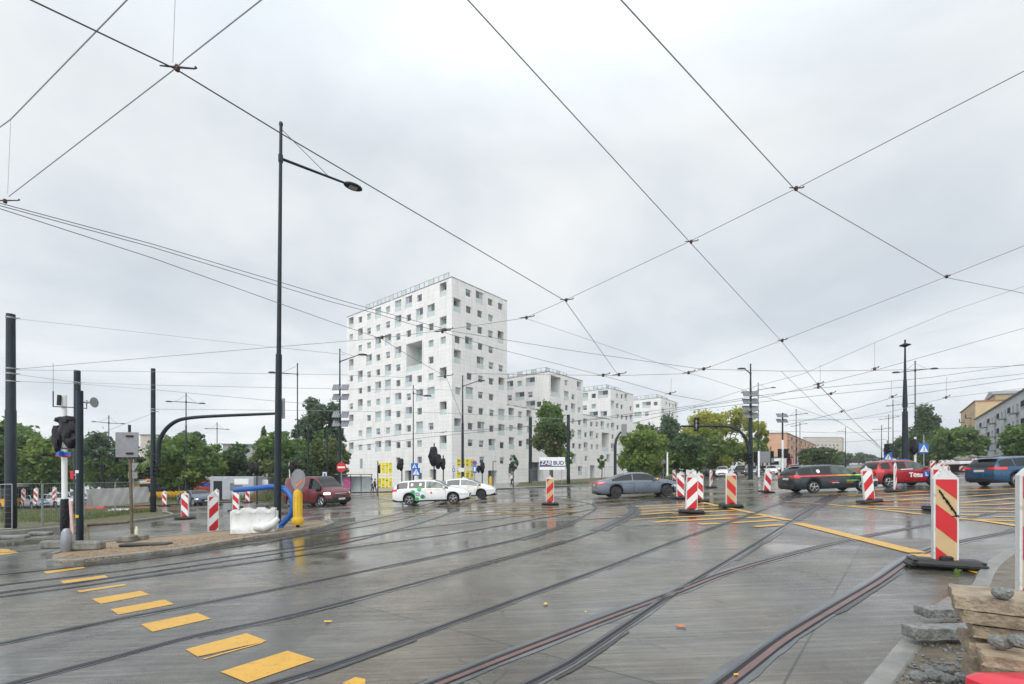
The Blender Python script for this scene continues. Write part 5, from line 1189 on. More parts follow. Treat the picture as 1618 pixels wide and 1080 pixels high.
pole('thickest catenary pole, at the left edge of the picture', 17, 21, 496, .20, .155, 648, bands=(502, 582, 590, 602))
pole('catenary pole behind the white post with the wrapped signals', 122, 30, 585, .19, .17, bands=(604,))
rootm, basem = pole('catenary pole carrying the long curved signal arm on the left', 242, 30.7, 582, .155, .125, 710, bands=(646, 650))
pole('slim catenary pole left of the company board', 838, 75, 658, .28, .26, bands=())
pole('slim catenary pole right of the company board', 898, 60, 655, .22, .20, bands=())
pole('short dark pole behind the maroon van, nearest the main lamp', 487, 52, 672, .13, .10, bands=(), foot=False)
pole('short dark pole between the maroon van and the tower', 517, 56, 682, .14, .11, bands=(), foot=False)
# signal arms
def mast_arm(root, base, pts, r, label=None):
    q = [L3(base, P(a, b, y)) for a, b, y in pts]; out = []
    for i in range(len(q)-1):
        p0 = q[max(i-1, 0)]; p1 = q[i]; p2 = q[i+1]; p3 = q[min(i+2, len(q)-1)]
        for k in range(5):
            t = k/5; out.append(.5*((2*p1)+(p2-p0)*t+(2*p0-5*p1+4*p2-p3)*t*t+(3*p1-p0-3*p2+p3)*t**3))
    out.append(q[-1]); mb = MB(); n = len(out); mb.tube(out, [r*(1-.45*i/n) for i in range(n)], 10)
    return mb.build('signal_arm', M_STEEL, root, True)
mast_arm(rootm, basem, [(250, 732, 30.6), (250, 712, 30.6), (253, 694, 30.6), (263, 677, 30.6), (279, 665, 30.6), (300, 660, 30.6), (340, 657, 30.6), (400, 654.5, 30.6), (436, 653, 30.6)], .15)
b = MB()
for py in (718, 722, 727): z = P(246, py, 30.6); b.box(L3(basem, z), (.36, .2, .10))
b.build('bracket', M_DARK, rootm)
q = P(446, 645, 30.6); b = MB(); b.bbox(L3(basem, q), (.34, .10, 1.32), .03, 0, mi=0); b.bbox(L3(basem, q)+Vector((-.08, -.10, .0)), (.20, .16, 1.05), .03); b.build('signal_head', [M_GREYBK], rootm)
signal_head(rootm, basem, P(248, 745, 30.5), .8); signal_head(rootm, basem, P(236, 746, 31.2), .8)
b = MB(); b.ell(L3(basem, P(233.5, 758.5, 30.4)), (.10, .06, .10), 10, 6); b.build('warning_lamp', M_ORG, rootm, True)
base2 = GP(1186, 56); root2 = root
mast_arm(root2, base2, [(1183, 730, 55.8), (1183, 712, 55.8), (1180, 697, 55.8), (1172, 684, 55.8), (1158, 676, 55.8), (1140, 673, 55.8), (1110, 673, 55.8), (1076, 673, 55.8)], .20)
signal_head(root2, base2, P(1100, 670, 55.6), 1.65); b = MB(); b.box(L3(base2, P(1100, 670, 55.4)), (.16, .1, 1.1)); b.build('backing_strip', M_GALV, root2)
for (px, py, s) in ((1183, 725, 1.3), (1194, 722, 1.4), (1178, 722, 1.0)): signal_head(root2, base2, P(px, py, 55.5), s)
# curved pole signal at 945-972
base = GP(944, 50); root = thing('signal_mast', 'slim signal mast bent to the right at its top behind the grey blue sedan', 'traffic light', base)
root.location = GP(972, 50); base = root.location.copy()
b = MB(); b.tube([L3(base, p) for p in (GP(972, 50, -.1), P(972, 705, 50), P(973.5, 694, 50), P(978, 686, 50), P(981, 682, 50))], [.16, .15, .13, .11, .1], 10); b.build('pole', M_STEEL, root, True)
q = P(986, 679.5, 50); b = MB(); b.bbox(L3(base, q), (.55, .14, 1.32), .04); b.build('signal_head', M_GREYBK, root, True)
# solar powered camera mast
root, base = pole('short mast with two solar panels and traffic lights over the grass island', 1236.5, 72, 652, .13, .11, name='solar_mast', cat='solar mast', m=M_DARK, group=None, foot=False)
for py in (656, 664.5): solar(root, base, 1235, py, 72, wpx=17, hpx=6, tilt=-.7)
b = MB(); b.tube([(0, 0, .5), (0, 0, 5.3)], .16, 10); b.build('white_sleeve', M_WHITE, root, True)
for dx in (-.45, .45): signal_head(root, base, P(1236.5, 716, 71.8)+Vector((dx, 0, 0)), 1.45)
# simple signal posts
def sig(label, px, Y, pyt, heads, bag=False, pm=None, r=.055, extra=None, lean=0, name='traffic_light'):
    base = GP(px, Y); root = thing(name, label, 'traffic light', base, group='traffic lights round the crossing'); H = top(pyt, Y)-base.z; b = MB(); b.tube([(0, 0, -.05), (lean, 0, H)], [r, r*.9], 8); b.tube([(0, 0, 0), (0, 0, .05)], r*2, 8); b.build('post', pm or M_STEEL, root, True)
    for hx, hy, s, bg_ in heads:
        if bg_: bagged(root, L3(base, P(hx, hy, Y-.3)), s)
        else: signal_head(root, base, P(hx, hy, Y-.25), s)
    return root, base
sig('largest wrapped traffic light, standing before the tower corner above the white taxi', 686, 46, 700, [(684.5, 721, 1.45, 1), (692, 729, 1.1, 1)], r=.07)
sig('dark signal post just right of the largest wrapped signal', 700.5, 46, 719, [(700, 733, .85, 1)], r=.06)
sig('traffic light with a round black wrapping between the yellow mural and the tower door', 635, 48, 724, [(633.5, 734, .95, 1), (629, 737, .5, 1)], r=.06)
sig('traffic light standing against the yellow mural of the left face', 597, 50, 728, [(598.5, 741, .9, 0)], r=.06)
sig('wrapped traffic light near the purple round sign', 762, 50, 730, [(762, 739, .9, 1), (756, 741, .6, 1)], r=.05)
sig('wrapped signal on a pale post in front of the willow-like tree', 1014, 60, 722, [(1013, 726, 1.1, 1)], pm=M_GALV)
sig('traffic light left of the solar mast on the island', 1218, 74, 705, [(1220, 718, 1.2, 0)], r=.08)
sig('traffic light right of the solar mast on the island', 1245, 76, 708, [(1246, 722, 1.2, 0)], r=.08)
sig('traffic light above the pedestrian signs behind the red hatchback', 1402, 44, 695, [(1400.5, 709, 1.0, 0)], pm=M_GALV)
sig('wrapped signal right of the great mast foot', 1446, 40, 690, [(1444, 706, 1.0, 1)], pm=M_WHITE, r=.09)
sig('wrapped traffic lights left of the main lamp post', 406, 40, 731, [(398, 739, .75, 1), (405, 740, .8, 1)], r=.05)
sig('wrapped traffic lights leaning right of the main lamp post', 459, 40, 731, [(461, 738, .7, 1), (467, 733, .6, 1)], r=.05, pm=M_WHITE, lean=-.1)
sig('dark signal seen between sign back and far trees', 160, 44, 728, [(164, 738, .6, 0)], r=.05)
# tall white post with wrapped signals, far left
base = GP(102, 19.2); root = thing('signal_post', 'thick white post wrapped black at its foot, with bagged signals and an aerial', 'signal post', base); H = top(624, 19.2)-base.z
b = MB(); z1 = top(788, 19.2)-base.z; b.tube([(0, 0, z1), (-.02, 0, H)], .095, 12); b.build('post', M_WHITE, root, True)
b = MB(); b.tube([(0, 0, -.05), (.02, 0, .5), (0, 0, z1)], [.13, .16, .13], 10); b.build('foot_wrapping', M_BAG, root, True)
for (px, py, s, sx_, sz_) in ((109, 679, .95, .62, 1.15), (90, 693, .85, .36, 1.25), (112, 694, .85, .58, .85), (104, 665, .75, .80, .45)): bagged(root, L3(base, P(px, py, 19.0)), s, sx_, sz_)
b = MB(); q = L3(base, P(84, 642, 19.1)); b.tube([q, q+Vector((0, 0, .62))], .02, 6); b.tube([q+Vector((0, 0, .62)), q+Vector((0, 0, 1.75))], .008, 4); b.tube([q, L3(base, P(118, 643.5, 19.1))], .02, 6); b.tube([L3(base, P(118, 643.5, 19.1)), L3(base, P(137, 645, 19.1)), L3(base, P(137, 632, 19.1))], .02, 6); b.build('aerial', M_DARK, root, True)
b = MB(); b.box(L3(base, P(93.5, 632, 19.0)), (.10, .10, .42), .2, ry=.05); b.build('detector', M_DARK, root)
b = MB(); q = L3(base, P(149, 635.5, 19.0)); b.tube([L3(base, P(130, 634.5, 19)), L3(base, P(139, 635.5, 19))], .045, 8); b.tube([q+Vector((-.26, 0, 0)), q+Vector((-.12, 0, 0)), q+Vector((-.03, 0, 0)), q], [.03, .05, .12, .21], 12); b.build('horn_speaker', M_GALV, root, True)
b = MB(); q = L3(base, P(101, 716.5, 18.95)); b.box(q, (.58, .05, .13), mi=0); b.box(q+Vector((0, -.005, -.09)), (.58, .05, .05), mi=1); b.box(q+Vector((.0, -.12, 0)), (.03, .2, .2)) ; b.build('sign_strip', [M_SBLUE, M_RED], root)
for py in (708, 721): b = MB(); z = top(py, 19.2)-base.z; b.tube([(0, 0, z-.02), (0, 0, z+.02)], .102, 12); b.build('strap', M_BLACK, root, True)
# slim dark pole in front
root, base = pole('slim dark pole with stickers standing in the sandy refuge', 126, 14.8, 617, .095, .088, name='signal_pole', cat='pole', group=None, foot=False)
for py, m_ in ((745, M_WHITE), (815, M_YEL)):
    b = MB(); z = top(py, 14.8)-base.z; b.box((0.0, -.095, z), (.10, .012, .09)); b.build('sticker', m_, root)
b = MB(); q = L3(base, P(114, 750, 15)); b.box(q+Vector((0, 0, 0)), (.10, .03, .27), mi=0); b.box(q+Vector((.17, 0, 0)), (.10, .03, .27), mi=1); b.tube([q+Vector((-.05, .02, 0)), q+Vector((.3, .02, 0))], .012, 5, mi=1); b.build('tag_plate', [M_RED, M_WHITE], root)
# rusty sign post with handrail
base = GP(206, 15.5); root = thing('sign_post', 'rusty sign post showing the grey back of a square sign, with a handrail', 'road sign', base); H = top(671, 15.5)-base.z
b = MB(); b.tube([(.06, 0, 0), (-.02, 0, H*.8)], .045, 8); b.build('post', M_RUST, root, True)
b = MB(); b.tube([(-.02, 0, H*.8), (-.03, 0, H)], .04, 8); b.build('post', M_STEEL, root, True)
b = MB(); q = L3(base, P(201.5, 702.5, 15.4)); b.bbox(q+Vector((0, -.02, 0)), (.72, .03, .82), .01, .05); b.build('sign_back', M_GREYBK, root)
b = MB()
for dz in (.28, -.28): b.bbox(q+Vector((.10, -.05, dz)), (.22, .05, .06), .01)
b.build('bracket', M_DARK, root)
b = MB(); q0 = L3(base, P(203, 824, 15.5)); q1 = L3(base, P(138, 829, 15.1)); q2 = L3(base, G(139, 860)); b.tube([q0, q1, q1+Vector((-.02, 0, -.04)), q2+Vector((0, 0, 0))], .05, 8); b.build('handrail', M_RUST, root, True)
base = GP(211, 34); root = thing('road_sign', 'triangular give way sign seen from behind, right of the rusty post', 'road sign', base)
b = MB(); b.tube([(0, 0, 0), (0, 0, top(725, 34)-base.z)], .035, 6); b.build('post', M_GALV, root, True)
b = MB(); q = L3(base, P(211, 738, 33.9)); b.ext([q+Vector((-.42, 0, .32)), q+Vector((.42, 0, .32)), q+Vector((0, 0, -.34))], (0, -.02, 0)); b.build('sign_back', M_GREYBK, root)
b = MB(); b.box(L3(base, P(210, 750.5, 33.9)), (.66, .03, .46)); b.build('sign_back', M_GREYBK, root)
# concrete and rubber feet, cylinder
def block_thing(name, label, cat, c, d, rz, m, bev=.03, group=None, tiltx=0):
    root = MB(); root.bbox((0, 0, d[2]/2), d, bev); o = root.build(name, m); o.location = c; o.rotation_euler = (tiltx, 0, rz); tag(o, label, cat, group); return o
def at(px, py, h=0.): v = G(px, py, h); return v
block_thing('concrete_foot', 'worn concrete block at the foot of the slim dark pole', 'concrete block', at(136, 869, .10), (.78, .30, .24), .15, M_CONC, .05)
block_thing('concrete_foot', 'concrete block behind the grey cylinder', 'concrete block', at(88, 866, .08), (.62, .30, .22), .1, M_CONC, .04)
block_thing('concrete_foot', 'square concrete foot under the rusty sign post', 'concrete block', at(200, 856, .10), (.42, .36, .20), .1, M_CONC, .04)
block_thing('concrete_foot', 'long concrete foot right of the rusty sign post', 'concrete block', at(217, 853, .10), (.52, .28, .16), .1, M_CONC, .03)
block_thing('rubber_foot', 'flat black rubber plate on the sand by the rusty post', 'rubber plate', at(231, 862, .10), (1.15, .34, .07), .14, M_RUB, .02)
block_thing('concrete_foot', 'concrete fence foot at the left edge', 'concrete block', at(8, 851, .0), (1.5, .28, .13), .1, M_CONC, .03)
block_thing('concrete_foot', 'concrete fence foot left of the wrapped white post', 'concrete block', at(64, 845, .0), (.78, .26, .13), .05, M_CONC, .03)
base = at(105, 873, .08); o = MB(); o.lathe([(.10, 0), (.115, .03), (.115, .34), (.10, .52), (.06, .60), (.0, .62)], 14); o = o.build('post_cap', M_GALV, None, True); o.location = base; tag(o, 'short grey rounded steel cylinder standing in the sand', 'bollard')
base = at(216, 845, .0); o = MB(); o.lathe([(.045, 0), (.055, .05), (.045, .18), (.035, .27), (.03, .30)], 10); o = o.build('marker_post', mat('marker', (.8, .78, .5), .4), None, True); o.location = base; tag(o, 'tiny pale marker post standing in the road behind the rusty sign', 'marker post')
# pale leaning board by the black wrap
base = GP(113, 18.6); o = MB(); o.box((0, 0, .62), (.10, .05, 1.25), 0, ry=-.06); o = o.build('leaning_board', mat('faded_board', (.62, .42, .38), .5, 0, .2, 5), None); o.location = base; tag(o, 'faded pinkish striped board leaning at the wrapped white post', 'warning board')
# ---- round no entry sign
base = GP(539.5, 36); root = thing('road_sign', 'round red no entry sign with a white bar in front of the tower corner', 'road sign', base)
b = MB(); b.tube([(0, 0, 0), (0, 0, top(728, 36)-base.z)], .045, 8); b.build('post', M_GALV, root, True)
q = L3(base, P(539.5, 738, 35.9)); b = MB(); b.lathe([(.37, -.02), (.37, .0)], 28, q, 'Y'); b.build('sign_disc', M_RED, root)
b = MB(); b.box(q+Vector((0, -.026, 0)), (.54, .012, .13)); b.build('white_bar', M_WHITE, root)
# pedestrian signs
def ped_sign(label, px, py, Y, w_, post=None, name='road_sign', group='blue pedestrian crossing signs', h_=None):
    base = GP(px, Y); root = thing(name, label, 'road sign', base, group=group); h_ = h_ or w_; q = L3(base, P(px, py, Y-.12))
    if post: b = MB(); b.tube([(0, 0, 0), (0, 0, top(post, Y)-base.z)], .04, 8); b.build('post', M_GALV, root, True)
    b = MB(); b.bbox(q, (w_, .03, h_), .01); b.build('sign_plate', M_SBLUE, root)
    b = MB(); k = w_*.42; b.ext([q+Vector((-k, -.02, -k*.85)), q+Vector((k, -.02, -k*.85)), q+Vector((0, -.02, k*.9))], (0, -.006, 0)); b.build('white_triangle', M_WHITE, root)
    b = MB(); s = w_; z = q+Vector((0, -.030, -.04*s))
    b.ell(z+Vector((0, 0, .17*s)), (.035*s, .006, .035*s), 8, 5); b.ext([z+Vector((-.03*s, 0, .13*s)), z+Vector((.035*s, 0, .13*s)), z+Vector((.03*s, 0, -.02*s)), z+Vector((-.03*s, 0, -.02*s))], (0, -.004, 0))
    b.ext([z+Vector((-.02*s, 0, -.02*s)), z+Vector((.02*s, 0, -.02*s)), z+Vector((.12*s, 0, -.24*s)), z+Vector((.07*s, 0, -.24*s))], (0, -.004, 0)); b.ext([z+Vector((-.02*s, 0, -.02*s)), z+Vector((.01*s, 0, -.02*s)), z+Vector((-.07*s, 0, -.24*s)), z+Vector((-.12*s, 0, -.24*s))], (0, -.004, 0))
    b.ext([z+Vector((.02*s, 0, .10*s)), z+Vector((.12*s, 0, .0)), z+Vector((.10*s, 0, -.03*s)), z+Vector((.02*s, 0, .05*s))], (0, -.004, 0))
    b.build('walking_figure', M_BLACK, root); return root
ped_sign('upper blue pedestrian sign on the slender lamp before the tower', 655, 737, 41.5, .62)
ped_sign('lower blue pedestrian sign on the slender lamp before the tower', 657.5, 745, 41.2, .68)
ped_sign('blue pedestrian crossing sign on its own grey post at the right', 1459.5, 708, 38, .78, post=686)
ped_sign('blue pedestrian crossing sign left of the great mast, behind the red hatchback', 1403, 721, 44, .78, post=698)
def plate(label, px, py, Y, w_, h_, m, post=None, txt=None, tm=None, ts=.3, cat='road sign', name='road_sign', disc=False, m2=None, group=None):
    base = GP(px, Y); root = thing(name, label, cat, base, group=group); q = L3(base, P(px, py, Y-.1))
    if post: b = MB(); b.tube([(0, 0, 0), (0, 0, top(post, Y)-base.z)], .035, 6); b.build('post', M_GALV, root, True)
    b = MB()
    if disc: b.lathe([(w_/2, -.02), (w_/2, 0)], 24, q, 'Y')
    else: b.bbox(q, (w_, .03, h_), .01)
    b.build('sign_plate', m, root)
    if m2: b = MB(); b.bbox(q+Vector((0, -.02, 0)), (w_*.5, .03, h_*.6), .01); b.build('sign_symbol', m2, root)
    if txt: text_mesh(txt, ts, 'lettering', tm or M_WHITE, root, Matrix.Translation(q+Vector((0, -.03, 0))) @ Matrix.Rotation(PI/2, 4, 'X'), .004, .006)
    return root
M_PURP = mat('no_stopping', (.16, .06, .30), .4, 0, 0)
plate('round purple blue no stopping sign by the right mural', 750, 731, 49, .48, .48, M_PURP, 727, disc=True)
plate('blue sign with a white arrow under the round purple one', 750, 741, 48.8, .42, .78, M_SBLUE, m2=M_WHITE)
plate('white parking board with blue figure on the pole before the buses', 283, 757.5, 56, .75, .6, M_WHITE, 752, m2=M_SBLUE)
plate('small white and blue plate behind the roof of the maroon van', 513, 749.5, 48, .42, .5, M_WHITE, 745, m2=M_SBLUE)
plate('white board with the letter L behind the red hatchback', 1411, 728, 45, .62, .42, M_WHITE, 722, txt='L', tm=M_SBLUE, ts=.4)
plate('light blue plate with white mark behind the red hatchback roof', 1419, 729, 45, .42, .38, M_SBLUE, 722, m2=M_WHITE)
plate('round blue arrow sign above the red hatchback roof', 1430, 730, 41, .85, .55, M_SBLUE, 724, disc=False, m2=None)
plate('grey destination board seen from behind in the avenue', 1211, 722, 80, 2.6, 1.9, M_GREYBK, 708, cat='direction sign')
plate('grey sign back at the edge of the willow-like tree', 1034, 735, 58, .9, .55, M_GREYBK, 728)
plate('diamond-like grey sign back on a pale pole', 1048, 729, 57, .55, .5, M_GREYBK, 722, disc=True)
plate('tall white marker post before the dark trees', 1054.5, 733, 56, .18, 2.8, M_WHITE, None, cat='post', name='marker_post')
plate('tall white marker post right of the solar panel mast', 1208 - 9, 733, 54, .22, 3.0, M_WHITE, None, cat='post', name='marker_post')
plate('white notice board beside the person with the umbrella', 1089, 746, 60, .8, .7, M_WHITE, 742)
plate('white arrow plate fixed to the tower lamp', 729, 742, 49, .55, .4, M_WHITE, None)
plate('small blue white plate in front of the right mural', 717, 742.5, 52, .3, .35, M_SBLUE, 735, m2=M_WHITE)
# dark posts by the tower
for i, (px, Y, pt) in enumerate([(779, 51, 729), (1411, 60, 690)]):
    base = GP(px, Y); root = thing('thin_post', ['thin dark hooked post left of the yellow bollard', 'thin dark post left of the great mast'][i], 'post', base); H = top(pt, Y)-base.z
    b = MB(); b.tube([(0, 0, 0), (0, 0, H), (0.05, 0, H+.02), (.35 if i == 0 else .06, 0, H+.03)], .045, 6); b.build('post', M_STEEL, root, True)
base = GP(775, 50); o = MB(); o.lathe([(.17, 0), (.17, .75), (.13, .92), (0, .98)], 14); o = o.build('bollard', M_YEL, None, True); o.location = base+Vector((0, 0, .1)); tag(o, 'small yellow bollard in front of the white tower', 'bollard'); o.scale = (1, 1, 1.5)
# company board
base = GP(872.5, 58); root = thing('company_board', 'white and navy company board on two thin legs before the second white block', 'sign board', base)
q = L3(base, P(872.5, 732, 58)); b = MB(); b.bbox(q, (3.15, .06, 1.55), .01); b.build('board', M_WHITE, root)
M_NAVY = mat('navy', (.02, .035, .12), .4, 0, 0)
b = MB(); b.box(q+Vector((-.78, -.035, .05)), (1.42, .02, .62)); b.box(q+Vector((0, -.035, -.34)), (3.1, .02, .12)); b.build('navy_field', M_NAVY, root)
for s_, x, m_ in (('ZAB', -.76, M_WHITE), ('BUD', .78, M_NAVY)): text_mesh(s_, .66, 'lettering', m_, root, Matrix.Translation(q+Vector((x, -.05, .06))) @ Matrix.Rotation(PI/2, 4, 'X'), .005, .012)
b = MB(); b.ext([q+Vector((-.86, -.055, -.14)), q+Vector((-.66, -.055, -.14)), q+Vector((-.76, -.055, .02))], (0, -.006, 0)); b.build('red_mark', M_RED, root)
for x in (-1.15, 1.15): b = MB(); b.tube([(x, 0, 0), (x, 0, q.z-.7)], .035, 6); b.build('leg', M_GALV, root)

# ================================================================ STRIPED BOARDS, BARRIERS
def clip(poly, a, b, c):       # keep a*x+b*z<=c
    out = []
    for i in range(len(poly)):
        p, q = poly[i], poly[(i+1) % len(poly)]; dp, dq = a*p[0]+b*p[1]-c, a*q[0]+b*q[1]-c
        if dp <= 0: out.append(p)
        if dp*dq < 0: t = dp/(dp-dq); out.append((p[0]+(q[0]-p[0])*t, p[1]+(q[1]-p[1])*t))
    return out
def board(label, px, py_bot, hpx, slope=1, beige=False, rz=0., lean=0., wratio=.29, base_rz=0., graffiti=False, foot=True, Yv=None, both=False, phase=0.):
    """px, py_bot: bottom centre of the striped face; hpx its height in pixels"""
    Y = Yv or 1.2*FP/hpx; p = P(px, py_bot, Y); g0 = gz(p.x); lift = max(.03, p.z-g0)
    root = thing('striped_board', label, 'warning board', (p.x, p.y, g0), rz, group='red and white striped boards', tilt=False)
    root.rotation_euler = (0, lean, rz); Hh = 1.2; Wd = Hh*wratio; z0 = lift
    # frame with rounded top
    b = MB(); fr = .024; w2 = Wd/2+fr; pr = [(-w2, z0-.03), (w2, z0-.03), (w2, z0+Hh+.01), (w2-.05, z0+Hh+.07), (.06, z0+Hh+.10), (.05, z0+Hh+.13), (-.05, z0+Hh+.13), (-.06, z0+Hh+.10), (-w2+.05, z0+Hh+.07), (-w2, z0+Hh+.01)]
    b.ext([(x, -.035, z) for x, z in pr], (0, .07, 0)); b.tube([(0, 0, z0+Hh+.12), (0, 0, z0+Hh+.19)], [.035, .025], 8); b.build('frame', M_WHITEP, root)
    fc = MB(); rect = [(-Wd/2, z0), (Wd/2, z0), (Wd/2, z0+Hh), (-Wd/2, z0+Hh)]
    fc.add([(x, -.038, z) for x, z in rect], [(0, 1, 2, 3)], 0)
    per = .62; rc = [rect]
    for s_ in range(-3, 6):
        # band between lines z - slope*x = c0..c0+per/2
        c0 = z0+phase+s_*per-.05; pl = clip(clip(rect, slope*-1.0*-1*0-slope, 1, c0+per*.54), slope, -1, -c0)
        if len(pl) >= 3: fc.add([(x, -.041, z) for x, z in pl], [tuple(range(len(pl)))], 1)
    fc.build('striped_face', [M_BEIGE if beige else M_WHITE, M_RED], root)
    bk = MB(); bk.box((0, .037, z0+Hh/2), (Wd, .004, Hh)); bk.build('back_face', M_WHITE, root)
    if graffiti:
        t = MB(); random.seed(3); x = -Wd*.36; z = z0+Hh*.86
        for i in range(11):
            x2 = x+Wd*.075; z2 = z-Hh*.020; t.tube([(x, -.045, z), (x+.006, -.045, z+random.uniform(.012, .035)), (x2, -.045, z2+random.uniform(-.03, .01)), (x2+.004, -.045, z2)], .0085, 4); x, z = x2, z2-.008
        t.tube([(x-.05, -.045, z-.012), (x+.02, -.045, z+.004), (x+.03, -.045, z-.02)], .008, 4); t.build('scribble', M_BLACK, root)
    if foot:
        f = MB(); br = base_rz; R = Matrix.Rotation(br, 3, 'Z')
        f.bbox((0, 0, .07), (.84, .42, .12), .045, br)
        for s_ in (-1, 1): f.bbox(R @ Vector((s_*.25, 0, .132)), (.20, .20, .02), .008, br)
        for s_ in (-1, 1):
            c = R @ Vector((s_*.26, 0, .12)); f.bbox(c, (.30, .34, .03), .012, br)
            c = R @ Vector((s_*.40, 0, .045)); f.bbox(c, (.10, .36, .08), .03, br)
        f.bbox((0, 0, .14), (.16, .16, .10), .02, br); f.tube([(0, 0, .1), (0, 0, z0+.02)], .03, 6); f.build('rubber_foot', M_RUB, root)
    return root
board('large beige and red striped board with black scribble in the right foreground', 1493, 888, 131, slope=-.9, beige=True, rz=-.33, base_rz=-.10, graffiti=True, wratio=.205, phase=.45)
board('striped board cut off by the right edge, largest beside the slab stack', 1638, 941, 175, slope=-.9, beige=True, rz=-.33, wratio=.21, Yv=4.75, phase=.3, foot=False)
board('white and red board partly hidden behind the large beige one', 1482, 803, 60, slope=1, Yv=14.6, base_rz=.2)
board('leaning striped board left of the red hatchback', 1374, 795, 50, slope=1, lean=-.10, base_rz=.1)
board('narrow turned board in front of the red hatchback', 1414.5, 774.5, 38, slope=1, rz=.7, base_rz=-.6, wratio=.24)
board('leaning striped board alone between the mast and the dark estate', 1211, 781.5, 33.5, slope=-1, lean=.10, base_rz=.1)
board('beige and red board standing right of the group of three', 1155, 800, 49, slope=-1, beige=True, base_rz=.15)
board('front board of the group of three right of the sedan, stripes rising right', 1092, 808, 54, slope=1, base_rz=-.2, wratio=.30, lean=.03)
board('rear right board of the group of three, stripes falling right', 1104.5, 792.5, 41, slope=-1, base_rz=.3, wratio=.28)
board('left board of the group of three, at the nose of the sedan', 1075, 786.5, 36.5, slope=-1, base_rz=0.)
board('small board behind the group of three', 1095, 776, 31, slope=1)
board('narrow far board standing in the road left of the beige one', 1123.5, 770.5, 25, slope=1, rz=.8, base_rz=-.5)
board('tiny far board behind the sedan bonnet', 1065, 759, 15, slope=-1)
board('beige and red striped board on its own in the middle, left of the sedan', 869, 794, 37.5, slope=1, beige=True, base_rz=0.)
board('leftmost striped board behind the striped row, near the catenary pole', 260, 799, 21, slope=-1)
board('striped board in front of the blue saloon', 292.5, 821.5, 37.5, slope=-1, base_rz=.1, wratio=.27)
board('turned striped board just left of the white barrier, nearest of the row', 337, 838, 53, slope=1, rz=.9, foot=False, wratio=.24)
board('striped board behind the turned one', 342.5, 801.5, 22.5, slope=-1)
board('striped board at the left end of the blue pipe', 373, 811, 31, slope=-1, wratio=.3)
board('striped board half hidden by the white barrier', 391, 797, 21, slope=-1, lean=.03)
for i, (px, py) in enumerate([(1474, 744), (1488, 744), (1496, 744), (1504, 743.5), (1518, 744), (1542, 744.5)]):
    board(['first', 'second', 'third', 'fourth', 'fifth', 'sixth'][i]+' from left of the distant boards lined up before the trailer', px, py, [9, 9, 10, 10, 12, 14][i], slope=1, Yv=60-[0, 1, 1, 2, 8, 12][i], wratio=.55 if i < 4 else .62, both=True)
# water filled barriers
def waterbarrier(label, c, L, H, W, rz, m, pipe=False, group='plastic road barriers', rot=None, name='plastic_barrier'):
    root = thing(name, label, 'barrier', c, rz, group=group)
    if rot is not None: root.rotation_euler = rot
    prof = [(-W*.5, 0), (-W*.5, H*.18), (-W*.36, H*.30), (-W*.24, H*.60), (-W*.26, H*.78), (-W*.30, H*.86), (-W*.26, H*.98), (-W*.10, H), (W*.10, H), (W*.26, H*.98), (W*.30, H*.86), (W*.26, H*.78), (W*.24, H*.6), (W*.36, H*.3), (W*.5, H*.18), (W*.5, 0)]
    b = MB(); n = 22; vs = []
    for i in range(n+1):
        t = i/n; x = (t-.5)*L; rb = 1-.10*(abs(math.sin(t*PI*4)) < .22); e = 1-.16*(t < .02 or t > .98)
        for y, z in prof:
            zz = z*(1-.07*(abs(math.sin(t*PI*3)) > .85 and z > H*.8))*(1-.10*(1-t)**2); vs.append((x+random.uniform(-.004, .004), y*rb*e, zz+(.02*math.sin(t*5) if z > H*.7 else 0)))
    k = len(prof); fs = [(i*k+j, i*k+(j+1) % k, (i+1)*k+(j+1) % k, (i+1)*k+j) for i in range(n) for j in range(k)]+[tuple(range(k)), tuple(range(n*k, (n+1)*k))]
    b.add(vs, fs); b.build('body', m, root, True)
    b = MB()
    for x in (-L*.30, L*.30): b.tube([(x, 0, H*.98), (x, 0, H*1.04)], .05, 8)
    b.build('filler_cap', M_BLACK, root)
    for sx_ in (-1, 1): b = MB(); b.tube([(sx_*L*.52, 0, H*.15), (sx_*L*.52, 0, H*.85)], .05, 8); b.build('coupling_lug', m, root, True)
    return root
wb = waterbarrier('big white plastic barrier on the sand beside the main lamp post', at(402, 841, .10), 1.25, .80, .50, rad(12), M_WHITEP)
b = MB(); b.tube([(.10, -.32, .20), (.38, -.36, .18), (.62, -.32, .28), (.76, -.25, .46)], [.11, .13, .12, .08], 10); b.build('outlet_pipe', M_WHITEP, wb, True)
waterbarrier('small red plastic barrier beyond the boards', at(410, 789.5), 1.3, .62, .5, rad(5), M_RED)
waterbarrier('fallen red plastic barrier lying beside the tarpaulin', at(222, 806), 1.35, .6, .5, rad(8), M_RED, rot=(rad(80), 0, rad(8)))
waterbarrier('fallen white plastic barrier lying beside the tarpaulin', at(193, 809), 1.35, .6, .5, rad(8), M_WHITEP, rot=(rad(80), 0, rad(8)))
waterbarrier('red plastic barrier behind the slim dark pole and the fence', GP(152, 40), 1.5, .8, .5, rad(5), M_RED)
board('striped board behind the fence, left of the white post', 57, 793, 20, slope=-1)
board('striped board behind the fence beside the thick pole', 37, 793, 19, slope=-1)
board('striped board behind the fence just left of the white post', 86, 790, 19, slope=1)
